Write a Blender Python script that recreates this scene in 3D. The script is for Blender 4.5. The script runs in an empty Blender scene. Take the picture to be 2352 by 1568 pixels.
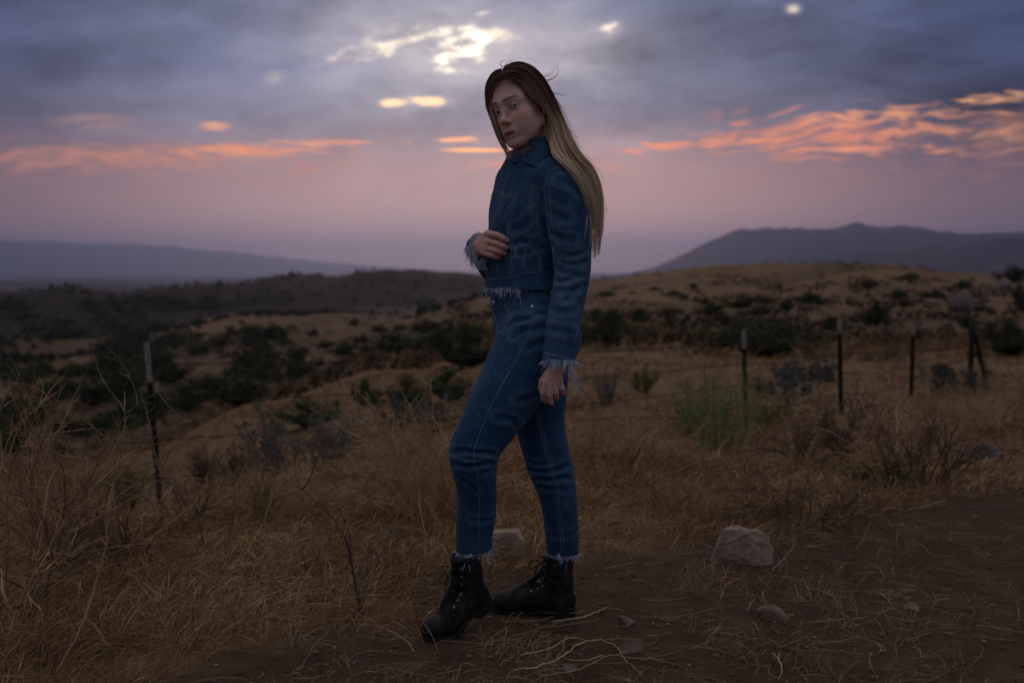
import bpy, math, random
import numpy as np
from mathutils import Vector, Matrix
from mathutils.bvhtree import BVHTree

scene = bpy.context.scene
col = scene.collection
R = math.radians
rng = np.random.default_rng(7)
random.seed(7)

# ------------------------------------------------------------------ camera
CAM_Z = 1.10
FPX, CX, CY, HORY = 2613.0, 1176.0, 784.0, 600.0      # photograph measured at 2352 x 1568
PITCH = math.atan((CY - HORY) / FPX)
cam_data = bpy.data.cameras.new('camera')
cam_data.lens, cam_data.sensor_width = 40.0, 36.0
cam_data.clip_start, cam_data.clip_end = 0.05, 200000.0
cam_data.dof.use_dof = True
cam_data.dof.focus_distance = 3.36
cam_data.dof.aperture_fstop = 2.8
cam = bpy.data.objects.new('camera', cam_data)
cam.location = (0, 0, CAM_Z)
cam.rotation_euler = (R(90) - PITCH, 0, 0)
col.objects.link(cam)
scene.camera = cam

# ------------------------------------------------------------------ renderer
scene.render.engine = 'CYCLES'
cy = scene.cycles
cy.use_denoising = True
try:
    cy.denoiser = 'OPENIMAGEDENOISE'
    cy.denoising_prefilter = 'ACCURATE'
except Exception:
    pass
cy.max_bounces = 6
cy.diffuse_bounces = 3
cy.glossy_bounces = 2
cy.transmission_bounces = 4
cy.transparent_max_bounces = 6
cy.volume_bounces = 0
cy.sample_clamp_indirect = 4.0
scene.view_settings.view_transform = 'Standard'
scene.view_settings.look = 'None'
scene.view_settings.exposure = 0.14
scene.view_settings.gamma = 1.0

# ------------------------------------------------------------------ node expressions
class NB:
    """small helper that turns arithmetic into shader nodes"""
    def __init__(self, tree):
        self.t = tree
        tree.nodes.clear()
    def new(self, typ, **kw):
        n = self.t.nodes.new(typ)
        for k, v in kw.items():
            setattr(n, k, v)
        return n
    def put(self, sock, v):
        if isinstance(v, E):
            self.t.links.new(v.s, sock)
        elif isinstance(v, bpy.types.NodeSocket):
            self.t.links.new(v, sock)
        elif v is not None:
            if isinstance(v, (tuple, list)) and len(v) == 3 and sock.type == 'RGBA':
                v = (*v, 1.0)
            sock.default_value = v
    def math(self, op, a, b=None, c=None, clamp=False):
        n = self.new('ShaderNodeMath', operation=op)
        n.use_clamp = clamp
        self.put(n.inputs[0], a)
        if b is not None: self.put(n.inputs[1], b)
        if c is not None: self.put(n.inputs[2], c)
        return E(self, n.outputs[0])
    def sstep(self, x, a, b):
        n = self.new('ShaderNodeMapRange', interpolation_type='SMOOTHSTEP')
        self.put(n.inputs['Value'], x)
        n.inputs['From Min'].default_value = a
        n.inputs['From Max'].default_value = b
        return E(self, n.outputs[0])
    def mix(self, f, a, b, blend='MIX'):
        n = self.new('ShaderNodeMix', data_type='RGBA', blend_type=blend)
        self.put(n.inputs[0], f); self.put(n.inputs[6], a); self.put(n.inputs[7], b)
        return E(self, n.outputs[2])
    def vec(self, x=0.0, y=0.0, z=0.0):
        n = self.new('ShaderNodeCombineXYZ')
        for i, v in enumerate((x, y, z)): self.put(n.inputs[i], v)
        return E(self, n.outputs[0])
    def sep(self, v):
        n = self.new('ShaderNodeSeparateXYZ'); self.put(n.inputs[0], v)
        return [E(self, o) for o in n.outputs]
    def noise(self, vec=None, scale=1.0, detail=4.0, rough=0.55, dist=0.0, color=False):
        n = self.new('ShaderNodeTexNoise')
        if vec is not None: self.put(n.inputs['Vector'], vec)
        n.inputs['Scale'].default_value = scale
        n.inputs['Detail'].default_value = detail
        n.inputs['Roughness'].default_value = rough
        n.inputs['Distortion'].default_value = dist
        return E(self, n.outputs['Color' if color else 'Fac'])
    def attr(self, name, out='Fac'):
        n = self.new('ShaderNodeAttribute', attribute_name=name)
        return E(self, n.outputs[out])
    def ramp(self, x, stops):
        n = self.new('ShaderNodeValToRGB')
        e = n.color_ramp.elements
        while len(e) < len(stops): e.new(0.5)
        for el, (p, c) in zip(e, stops):
            el.position = p
            el.color = (*c, 1.0) if len(c) == 3 else c
        self.put(n.inputs[0], x)
        return E(self, n.outputs[0])

class E:
    def __init__(self, nb, s): self.nb, self.s = nb, s
    def __add__(self, o): return self.nb.math('ADD', self, o)
    __radd__ = __add__
    def __sub__(self, o): return self.nb.math('SUBTRACT', self, o)
    def __rsub__(self, o): return self.nb.math('SUBTRACT', o, self)
    def __mul__(self, o): return self.nb.math('MULTIPLY', self, o)
    __rmul__ = __mul__
    def __truediv__(self, o): return self.nb.math('DIVIDE', self, o)
    def clamp(self): return self.nb.math('ADD', self, 0.0, clamp=True)

def material(name, color=(0.5, 0.5, 0.5), rough=0.8, build=None, spec=0.3, bump=None):
    """build(nb) -> dict with any of color, rough, height(+ strength, distance)"""
    m = bpy.data.materials.new(name)
    m.use_nodes = True
    nb = NB(m.node_tree)
    out = nb.new('ShaderNodeOutputMaterial')
    bs = nb.new('ShaderNodeBsdfPrincipled')
    nb.t.links.new(bs.outputs[0], out.inputs[0])
    bs.inputs['Base Color'].default_value = (*color, 1)
    bs.inputs['Roughness'].default_value = rough
    bs.inputs['Specular IOR Level'].default_value = spec
    if build:
        r = build(nb)
        if 'color' in r: nb.put(bs.inputs['Base Color'], r['color'])
        if 'rough' in r: nb.put(bs.inputs['Roughness'], r['rough'])
        for k in ('Metallic', 'Subsurface Weight', 'Subsurface Scale', 'Sheen Weight', 'Sheen Roughness', 'Transmission Weight', 'Coat Weight', 'Coat Roughness'):
            if k in r: nb.put(bs.inputs[k], r[k])
        if 'sss_radius' in r: bs.inputs['Subsurface Radius'].default_value = r['sss_radius']
        if 'height' in r:
            b = nb.new('ShaderNodeBump')
            b.inputs['Strength'].default_value = r.get('strength', 0.5)
            b.inputs['Distance'].default_value = r.get('distance', 0.01)
            nb.put(b.inputs['Height'], r['height'])
            nb.t.links.new(b.outputs[0], bs.inputs['Normal'])
    return m

def objcoord(nb):
    return E(nb, nb.new('ShaderNodeTexCoord').outputs['Object'])

# ------------------------------------------------------------------ sky
SUN_AZ, SUN_EL = -2.8, 9.6        # degrees, azimuth from +Y, positive to the right
def azel(x, y):
    az = math.atan((x - CX) / FPX)
    return math.degrees(az), math.degrees(math.atan((HORY - y) / FPX * math.cos(az)))

world = bpy.data.worlds.new('World')
scene.world = world
world.use_nodes = True
def build_sky():
    nb = NB(world.node_tree)
    out = nb.new('ShaderNodeOutputWorld')
    bg = nb.new('ShaderNodeBackground')
    nb.t.links.new(bg.outputs[0], out.inputs[0])
    d = E(nb, nb.new('ShaderNodeTexCoord').outputs['Generated'])
    x, y, z = nb.sep(d)
    deg = 57.29578
    az = nb.math('ARCTAN2', x, y) * deg
    el = nb.math('ARCSINE', z) * deg
    adz = nb.math('ABSOLUTE', az - SUN_AZ)
    # the clear dusk sky above the clouds
    sky = nb.new('ShaderNodeTexSky', sky_type='NISHITA')
    sky.sun_disc = False
    sky.sun_elevation = R(SUN_EL)
    sky.sun_rotation = R(SUN_AZ)
    sky.altitude = 900
    sky.dust_density = 3.0
    clear = nb.mix(1.0, E(nb, sky.outputs[0]), (0.05, 0.05, 0.05), 'MULTIPLY')
    # wind-drawn cloud texture, flatter towards the horizon
    wob = nb.noise(nb.vec(az * 0.09, el * 0.22, 1.7), 1.0, 3, 0.55)
    elw = el + (wob - 0.5) * 2.6
    n_big = nb.noise(nb.vec(az * 0.055 + wob, elw * 0.17 - az * 0.012, 3.1), 1.0, 4, 0.55)
    n_mid = nb.noise(nb.vec(az * 0.22 + wob * 1.5, elw * 0.55 - az * 0.03, 9.2), 1.0, 5, 0.60)
    n_fin = nb.noise(nb.vec(az * 0.55 + wob * 2.0, elw * 3.2 - n_mid * 1.5, 5.0), 1.0, 5, 0.64)
    pos = nb.vec(az, el, 0.0)
    def gauss(ax, ay, sx, sy, tilt=0.0):
        m = nb.new('ShaderNodeMapping', vector_type='TEXTURE')
        nb.put(m.inputs['Vector'], pos)
        m.inputs['Location'].default_value = (ax, ay, 0)
        m.inputs['Rotation'].default_value = (0, 0, math.atan(tilt))
        m.inputs['Scale'].default_value = (sx, sy, 1)
        l = nb.new('ShaderNodeVectorMath', operation='LENGTH')
        nb.put(l.inputs[0], m.outputs[0])
        return nb.sstep(E(nb, l.outputs['Value']), 2.3, 0.0)
    # base colour of the overcast by height: mauve haze low, slate blue above
    base = nb.ramp((el * (1 / 90.0)).clamp(), SKY_STOPS)
    # away from the sunset the cloud is darker and bluer near the horizon
    side = nb.sstep(adz, 3.0, 30.0)
    base = nb.mix(side, base, nb.mix(1.0, base, (0.42, 0.47, 0.58), 'MULTIPLY'))
    base = nb.mix(gauss(SUN_AZ + 3.0, 2.2, 10.0, 2.8) * 0.65, base, (0.70, 0.39, 0.33))
    # billows: lighter and darker cloud
    up = nb.sstep(el, 4.0, 7.0)
    bil = (n_big - 0.5) * 2.7 + (n_mid - 0.5) * 0.95 - 0.04
    k = nb.math('MAXIMUM', bil * up + 1.0, 0.38)
    base = nb.mix(1.0, base, nb.vec(k, k, k), 'MULTIPLY')
    # faint pink streaks in the haze
    st = nb.sstep(n_fin + gauss(0, 4.4, 60, 1.3) * 0.25, 0.62, 0.95) * nb.sstep(el, 1.8, 3.2) * (1.0 - nb.sstep(el, 5.5, 7.0))
    base = nb.mix(st * 0.35, base, (0.55, 0.22, 0.16))
    col_ = base
    # pale veil round the hidden sun
    a0, e0 = azel(1050, 135)
    veil = gauss(a0 + 0.3, e0 + 0.1, 5.5, 2.0) * 0.85 + gauss(a0, e0 - 2.5, 12, 5.5) * 0.26
    col_ = nb.mix((veil * (n_mid * 1.8 - 0.05)).clamp(), col_, (0.56, 0.51, 0.54))
    # faint rays fanning down from the breaks
    fan = nb.noise(nb.vec((az - a0) / (e0 + 1.5 - el) * 2.2, 0.0, 4.0), 1.0, 3, 0.6)
    rays = nb.sstep(fan, 0.42, 0.75) * gauss(a0, e0 - 6.5, 6.5, 3.0) * 0.22
    col_ = nb.mix(rays, col_, (0.80, 0.52, 0.46))
    # lit cloud banks low in the west
    def band(x0, y0, sx, sy, tilt, thr, soft, colour, amt, nz=n_fin, amp=1.0):
        nonlocal col_
        colour = tuple(c * k for c, k in zip(colour, (1.22, 1.10, 1.0)))
        ax, ay = azel(x0, y0)
        g0 = gauss(ax, ay, sx, sy, tilt)
        m = g0 + (nz - 0.5) * amp * nb.sstep(g0, 0.0, 0.22)
        col_ = nb.mix(nb.sstep(m, thr, thr + soft * 1.5) * amt * (0.55 + n_mid * 0.8), col_, colour)
    band(330, 364, 7.4, 0.70, 0.030, 0.38, 0.75, (0.62, 0.26, 0.15), 0.80, amp=1.6)
    band(560, 349, 4.4, 0.30, 0.030, 0.42, 0.50, (0.80, 0.30, 0.15), 0.85, amp=2.0)
    band(700, 388, 2.6, 0.22, 0.03, 0.50, 0.50, (0.55, 0.22, 0.17), 0.7, amp=1.8)
    band(230, 283, 2.8, 0.50, 0.03, 0.55, 0.60, (0.50, 0.27, 0.19), 0.60, amp=1.8)
    band(500, 293, 0.85, 0.26, 0.0, 0.50, 0.40, (0.90, 0.42, 0.22), 0.85, amp=1.0)
    band(1900, 312, 7.0, 1.10, 0.012, 0.52, 0.50, (0.74, 0.27, 0.14), 0.90, amp=2.6)
    band(1580, 336, 4.4, 0.28, 0.045, 0.52, 0.40, (0.85, 0.31, 0.16), 0.85, amp=2.2)
    band(2030, 268, 4.4, 0.42, 0.025, 0.62, 0.40, (0.80, 0.36, 0.18), 0.85, amp=2.6)
    band(2290, 305, 5.0, 1.10, 0.015, 0.48, 0.70, (0.62, 0.29, 0.15), 0.80, amp=2.0)
    band(2290, 232, 2.2, 0.30, 0.03, 0.66, 0.35, (0.85, 0.44, 0.23), 0.85, amp=2.4)
    band(1950, 345, 1.9, 0.17, 0.0, 0.40, 0.50, (0.95, 0.35, 0.20), 0.80, amp=0.8)
    band(1420, 385, 2.4, 0.40, 0.0, 0.55, 0.70, (0.65, 0.27, 0.21), 0.6, amp=1.6)
    band(1090, 348, 1.7, 0.10, 0.0, 0.40, 0.35, (1.35, 0.64, 0.22), 0.95, amp=1.0)
    band(1060, 325, 1.3, 0.15, 0.02, 0.55, 0.30, (1.3, 0.6, 0.26), 0.9, amp=2.2)
    band(760, 330, 2.8, 0.15, 0.02, 0.55, 0.30, (0.95, 0.37, 0.19), 0.85, amp=2.2)
    band(1140, 382, 2.0, 0.26, 0.0, 0.64, 0.35, (0.9, 0.32, 0.20), 0.7, amp=2.4)
    # breaks in the cloud where the bright sky shows
    n_gap = nb.noise(nb.vec(az * 0.80 + el * 0.45 + wob * 1.5, el * 1.9 - az * 0.40, 6.3), 1.0, 6, 0.55)
    def gap(x0, y0, sx, sy, tilt, thr, soft, amp, colour=(1.9, 1.6, 1.15)):
        nonlocal col_
        ax, ay = azel(x0, y0)
        g0 = gauss(ax, ay, sx, sy, tilt)
        g = g0 + (n_gap - 0.5) * amp * nb.sstep(g0, 0.0, 0.30)
        col_ = nb.mix(nb.sstep(g, thr - 0.45, thr + soft) * 0.60, col_, (0.62, 0.55, 0.55))
        col_ = nb.mix(nb.sstep(g, thr, thr + soft), col_, colour)
    gap(885, 112, 2.9, 0.70, 0.22, 0.66, 0.95, 1.9)
    gap(1070, 118, 2.2, 1.05, 0.30, 0.60, 0.90, 2.0, (2.5, 2.15, 1.6))
    gap(1150, 86, 0.70, 0.34, 0.1, 0.70, 0.70, 1.2, (1.7, 1.4, 0.95))
    gap(908, 242, 0.85, 0.20, 0.0, 0.55, 0.35, 0.9, (1.5, 0.95, 0.55))
    gap(990, 237, 1.00, 0.26, -0.03, 0.55, 0.35, 1.0, (1.5, 0.95, 0.55))
    gap(634, 186, 0.70, 0.40, 0.3, 0.80, 0.90, 1.2, (0.8, 0.65, 0.5))
    gap(1390, 76, 1.1, 0.38, 0.05, 0.82, 0.40, 1.8, (1.1, 0.95, 0.75))
    gap(1812, 34, 0.42, 0.24, 0.0, 0.66, 0.80, 1.2, (1.2, 0.95, 0.7))
    # a few thin places overhead let the clear sky through
    thin = nb.sstep(n_big, 0.60, 0.78) * nb.sstep(el, 18, 40)
    col_ = nb.mix(thin * 0.5, col_, clear)
    # below the horizon: only seen past the edge of the land
    nb.put(bg.inputs[0], col_)
    bg.inputs[1].default_value = SKY_STRENGTH
SKY_STRENGTH = 1.0
SKY_STOPS = [(0.0, (0.56, 0.305, 0.285)), (0.03, (0.48, 0.262, 0.245)), (0.052, (0.34, 0.200, 0.212)),
             (0.075, (0.168, 0.152, 0.215)), (0.105, (0.128, 0.152, 0.262)), (0.16, (0.140, 0.175, 0.300)),
             (0.34, (0.52, 0.47, 0.46)), (1.0, (1.00, 0.87, 0.76))]
build_sky()
try:
    world.cycles.sampling_method = 'MANUAL'
    world.cycles.sample_map_resolution = 1024
except Exception:
    pass

sun_data = bpy.data.lights.new('sun', 'SUN')
sun_data.energy = 0.25
sun_data.angle = R(14)
sun_data.color = (1.0, 0.62, 0.38)
sun = bpy.data.objects.new('sun', sun_data)
sdir = Vector((math.sin(R(SUN_AZ)) * math.cos(R(SUN_EL)), math.cos(R(SUN_AZ)) * math.cos(R(SUN_EL)), math.sin(R(SUN_EL))))
sun.rotation_euler = sdir.to_track_quat('Z', 'Y').to_euler()
sun.location = (0, 60, 40)
col.objects.link(sun)

# ------------------------------------------------------------------ pixels to directions
_cr = np.array(cam.rotation_euler.to_matrix())
def ray(x, y):
    v = np.array([(x - CX) / FPX, -(y - CY) / FPX, -1.0])
    return _cr @ v
def P(x, y, Y):
    """point on the ray through pixel (x, y) of the 2352-wide photograph at depth Y"""
    d = ray(x, y)
    return np.array([0, 0, CAM_Z]) + d * (Y / d[1])
SF = 2352.0 / 2500.0
def S(x, y, Y):
    return P(x * SF, y * SF, Y)

# ------------------------------------------------------------------ mesh helpers
def mesh_obj(name, verts, faces, mat=None, parent=None, smooth=True):
    me = bpy.data.meshes.new(name)
    verts = np.asarray(verts, dtype=np.float32)
    if isinstance(faces, np.ndarray):
        nf, k = faces.shape
        me.vertices.add(len(verts)); me.vertices.foreach_set('co', verts.ravel())
        me.loops.add(nf * k); me.loops.foreach_set('vertex_index', faces.astype(np.int32).ravel())
        me.polygons.add(nf)
        me.polygons.foreach_set('loop_start', np.arange(0, nf * k, k, dtype=np.int32))
        me.update(calc_edges=True)
    else:
        me.from_pydata([tuple(v) for v in verts], [], [tuple(f) for f in faces])
        me.update()
    if smooth:
        me.polygons.foreach_set('use_smooth', np.ones(len(me.polygons), dtype=bool))
    o = bpy.data.objects.new(name, me)
    if mat: me.materials.append(mat)
    col.objects.link(o)
    if parent: o.parent = parent
    return o
def fattr(o, name, vals):
    a = o.data.attributes.new(name, 'FLOAT', 'POINT')
    a.data.foreach_set('value', np.asarray(vals, dtype=np.float32))
def cattr(o, name, vals):
    a = o.data.attributes.new(name, 'FLOAT_COLOR', 'POINT')
    v = np.ones((len(vals), 4), dtype=np.float32); v[:, :3] = vals
    a.data.foreach_set('color', v.ravel())
def tag(o, label=None, cat=None, group=None, kind=None):
    for k, v in (('label', label), ('category', cat), ('group', group), ('kind', kind)):
        if v: o[k] = v
    return o
def empty(name, loc=(0, 0, 0)):
    o = bpy.data.objects.new(name, None)
    o.location = loc
    o.empty_display_size = 0.1
    col.objects.link(o)
    return o

# value noise in numpy
_perm = rng.permutation(4096).astype(np.int64)
_rv = rng.random(4096).astype(np.float32)
def vnoise(*c):
    c = [np.asarray(a, dtype=np.float64) for a in c]
    i = [np.floor(a).astype(np.int64) for a in c]
    f = [a - b for a, b in zip(c, i)]
    f = [a * a * a * (a * (a * 6 - 15) + 10) for a in f]
    out = 0.0
    for m in range(1 << len(c)):
        h = 0; w = 1.0
        for k in range(len(c)):
            b = (m >> k) & 1
            h = _perm[(h + i[k] + b) & 4095]
            w = w * (f[k] if b else 1 - f[k])
        out = out + w * _rv[h]
    return out
def fbm(*c, octaves=4, gain=0.5):
    s, a, t = 0.0, 1.0, 0.0
    for o in range(octaves):
        s = s + a * vnoise(*[x * 2.03 ** o + 17.3 * o for x in c]); t += a; a *= gain
    return s / t
def sm(x, a, b):
    t = np.clip((np.asarray(x, dtype=np.float64) - a) / (b - a), 0, 1)
    return t * t * (3 - 2 * t)
# ------------------------------------------------------------------ the land: one sheet from the camera's feet to the far plain
TX = [-1400, 0, 300, 600, 900, 1150, 1400, 1700, 2000, 2352, 3800]
flat = lambda r, z=0.0: 600 + 2613 * (1.1 - z) / r
TR = [1.0, 2.2, 3.4, 5, 7, 9, 12, 18, 26, 40, 65, 100, 160, 260, 420, 700, 1200, 2000, 3000, 5000, 9000, 14000, 22000, 40000]
TY = {  # screen height (2352-wide photograph) of the ground for each column and distance
 0: [0, 0, 1445, 1215, 1160, 1135, 1110, 1085, 1070, 1080, 1075, 1030, 965, 890, 820, 768, 735, 700, 668, 660, 650, 645, 635, 626],
 300: [0, 0, 1445, 1200, 1190, 1172, 1115, 1060, 1020, 1022, 1030, 985, 915, 852, 800, 762, 730, 700, 672, 662, 652, 645, 635, 626],
 600: [0, 0, 1445, 1185, 1100, 1060, 1010, 955, 925, 905, 922, 900, 850, 795, 745, 716, 730, 700, 668, 660, 648, 642, 635, 626],
 900: [0, 0, 1445, 1178, 1055, 1010, 945, 890, 855, 830, 812, 806, 785, 755, 735, 718, 708, 690, 650, 660, 646, 640, 634, 626],
 1150: [0, 0, 1445, 1178, 1045, 990, 920, 855, 815, 785, 757, 740, 718, 700, 690, 688, 690, 682, 655, 655, 645, 640, 634, 626],
 1400: [0, 0, 1445, 1178, 1055, 995, 925, 850, 808, 772, 735, 708, 690, 668, 645, 655, 668, 668, 662, 652, 645, 640, 634, 626],
 1700: [0, 0, 1445, 1178, 1065, 1010, 940, 858, 812, 772, 738, 705, 688, 660, 632, 645, 660, 660, 655, 650, 642, 638, 633, 626],
 2000: [0, 0, 1445, 1178, 1062, 1000, 930, 852, 810, 772, 722, 676, 655, 640, 622, 640, 655, 655, 652, 648, 640, 636, 632, 626],
 2352: [0, 0, 1445, 1172, 1035, 955, 890, 832, 795, 762, 695, 648, 660, 665, 650, 645, 655, 652, 650, 645, 638, 634, 631, 626],
}
cols = []
for xx in TX:
    key = min(max(xx, 0), 2352)
    c = list(TY[key])
    c[0], c[1] = flat(1.0), flat(2.2)
    cols.append(c)
TAZ = np.array([math.degrees(math.atan((xx - CX) / FPX)) for xx in TX])
TZ = np.array([[CAM_Z + r * (600 - yy) / FPX for r, yy in zip(TR, c)] for c in cols])   # heights
LTR = np.log(TR)

def _cubic(t):   # Catmull-Rom weights
    return (-0.5*t + t*t - 0.5*t**3, 1 - 2.5*t*t + 1.5*t**3, 0.5*t + 2*t*t - 1.5*t**3, -0.5*t*t + 0.5*t**3)
def table_height(az, r):
    lr = np.clip(np.log(np.maximum(r, 1e-3)), LTR[0], LTR[-1] - 1e-6)
    j = np.clip(np.searchsorted(LTR, lr, side='right') - 1, 0, len(TR) - 2)
    t = (lr - LTR[j]) / (LTR[j + 1] - LTR[j])
    a = np.clip(az, TAZ[0], TAZ[-1] - 1e-6)
    i = np.clip(np.searchsorted(TAZ, a, side='right') - 1, 0, len(TAZ) - 2)
    s = (a - TAZ[i]) / (TAZ[i + 1] - TAZ[i])
    s = s * s * (3 - 2 * s)
    n = len(TR) - 1
    # heights divided by distance interpolate smoothly
    Q = TZ / np.array(TR)[None, :]
    w = (1 - t, t)
    tt = t
    out = 0
    for k, wk in ((0, 1 - tt), (1, tt)):
        out = out + wk * ((1 - s) * Q[i, np.clip(j + k, 0, n)] + s * Q[i + 1, np.clip(j + k, 0, n)])
    return out * r

# far ridges, silhouettes read from the photograph
RM = [(1250, 641), (1400, 634), (1500, 612), (1560, 585), (1620, 560), (1660, 545), (1720, 529), (1790, 526), (1850, 534), (1920, 530),
      (1960, 519), (2000, 528), (2060, 531), (2150, 543), (2280, 545), (2352, 546), (2600, 560), (2900, 600), (3200, 640)]
RM2 = [(1500, 650), (1650, 625), (1800, 596), (1950, 585), (2100, 572), (2220, 566), (2352, 560), (2600, 556), (3000, 600), (3300, 640)]
LM = [(-1500, 641), (-700, 590), (-200, 570), (0, 568), (150, 570), (185, 574), (300, 574), (420, 582), (520, 592), (600, 600), (680, 608), (780, 617), (900, 627), (1050, 637), (1200, 641)]
BUT = [(250, 712), (400, 695), (560, 655), (600, 637), (635, 626), (680, 624), (735, 627), (760, 632), (820, 627), (880, 625), (940, 630), (1000, 638), (1080, 648), (1180, 668), (1320, 712)]
LR2 = [(-1200, 728), (-700, 670), (0, 658), (120, 652), (180, 655), (260, 668), (420, 662), (560, 676), (700, 700), (850, 728)]
def ridge(az, r, sil, r0, w, base=640.0):
    sa = np.array([math.degrees(math.atan((x - CX) / FPX)) for x, _ in sil])
    sy = np.array([y for _, y in sil], dtype=float)
    yy = np.interp(az, sa, sy)
    h = (base - yy) / FPX * r0
    h = np.where((az < sa[0]) | (az > sa[-1]), 0, h)
    q = (np.log(r) - math.log(r0)) / w
    x = r * np.sin(np.radians(az)); y = r * np.cos(np.radians(az))
    e = np.exp(-q * q)
    rug = 1 + 0.16 * (fbm(az * 0.9 + r0, az * 0 + 1.5, octaves=6, gain=0.6) - 0.5) + 0.9 * (1 - e) * (fbm(az * 1.3, np.log(r) * 16 + r0, octaves=5) - 0.5)
    return np.maximum(h, 0) * e * rug

def ground_z(x, y):
    x, y = np.broadcast_arrays(np.asarray(x, dtype=np.float64), np.asarray(y, dtype=np.float64))
    shp = x.shape
    x, y = x.ravel(), y.ravel()
    r = np.sqrt(x * x + y * y)
    az = np.degrees(np.arctan2(x, y))
    z = table_height(az, r)
    m = np.abs(az) > 50                     # behind the camera: level ground then low rolling hills
    if m.any():
        k = sm(np.abs(az[m]), 50, 100)
        zb = -0.02 * np.maximum(r[m] - 8, 0) * np.exp(-r[m] / 3000) + (fbm(x[m] / 160 + 3, y[m] / 160) - 0.5) * np.minimum(r[m], 900) * 0.08
        z[m] = z[m] * (1 - k) + zb * k
    def add(mask, fn):
        if mask.any(): z[mask] += fn(x[mask], y[mask], r[mask], az[mask])
    def ridges(x, y, r, az):
        f = 1 - sm(np.abs(az), 45, 75)
        return f * (ridge(az, r, RM, 15000, 0.10) + ridge(az, r, RM2, 10500, 0.085) + ridge(az, r, LM, 38000, 0.12) + ridge(az, r, BUT, 1500, 0.16, 712.0) + ridge(az, r, LR2, 1250, 0.12, 728.0))
    add((r > 700) & (np.abs(az) < 75), ridges)
    add(r > 3.9, lambda x, y, r, a: (fbm(x / 2.3, y / 2.3, octaves=4) - 0.5) * 0.10 * sm(r, 3.9, 7.0))
    add((r > 1.2) & (r < 90), lambda x, y, r, a: (fbm(x / 0.55, y / 0.55, octaves=3) - 0.5) * 0.035 * sm(r, 1.2, 2.0) * (1 - sm(r, 40, 90)))
    add(r > 22, lambda x, y, r, a: (fbm(x / 28 + 5, y / 28, octaves=5) - 0.5) * 3.2 * sm(r, 22, 160))
    add((r > 90) & (r < 1600), lambda x, y, r, a: (fbm(x / 95 + 4, y / 95 + 2, octaves=4) - 0.5) * 12.0 * sm(r, 90, 260) * (1 - sm(r, 900, 1600)))
    add(r > 350, lambda x, y, r, a: (fbm(x / 260 + 9, y / 260, octaves=5) - 0.5) * 30 * sm(r, 350, 1600))
    add(r > 2500, lambda x, y, r, a: (fbm(x / 1500 + 2, y / 1500, octaves=6) - 0.5) * 130 * sm(r, 2500, 9000) * (1 - 0.6 * sm(r, 16000, 30000)))
    return z.reshape(shp)

def G_many(xs, ys):
    """points on the ground seen at pixels (xs, ys) of the 2352-wide photograph"""
    D = np.array([ray(x, y) for x, y in zip(xs, ys)]); o = np.array([0, 0, CAM_Z])
    ts = np.exp(np.linspace(math.log(1.5), math.log(30000), 420))
    out = []
    for c in range(0, len(D), 400):
        d = D[c:c + 400]
        p = o + d[:, None] * ts[None, :, None]
        below = p[..., 2] < ground_z(p[..., 0], p[..., 1])
        k = np.where(below.any(1), np.argmax(below, 1), len(ts) - 1); k = np.maximum(k, 1)
        a_, b_ = ts[k - 1], ts[k]
        for _ in range(16):
            m = 0.5 * (a_ + b_); q = o + d * m[:, None]
            u = q[:, 2] < ground_z(q[:, 0], q[:, 1])
            b_ = np.where(u, m, b_); a_ = np.where(u, a_, m)
        q = o + d * b_[:, None]; q[:, 2] = ground_z(q[:, 0], q[:, 1])
        out.append(q)
    return np.vstack(out)
def G(x, y):
    return G_many([x], [y])[0]
def ground_at(x, Y):
    """ground point in image column x at depth Y"""
    X = (x - CX) / FPX * Y
    return np.array([X, Y, float(ground_z(X, Y))])

def straw_mask(x, y):
    """1 where dry grass grows, 0 on bare dirt (nearby ground only)"""
    r = np.sqrt(x * x + y * y)
    n = fbm(x / 0.9 + 4, y / 0.9, octaves=4) - 0.5
    # the bare track runs along the right and under the walker
    edge = np.interp(x, [-2.5, -1.5, -1.0, -0.62, -0.3, 0.05, 0.3, 0.7, 1.5, 3.0], [1.5, 2.0, 2.9, 3.4, 3.65, 3.85, 4.15, 4.55, 5.1, 6.2])
    n2 = fbm(x / 0.28 + 9, y / 0.28, octaves=3) - 0.5
    return sm(y - edge + n * 1.9 + n2 * 0.7, -0.35, 0.45)

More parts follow.
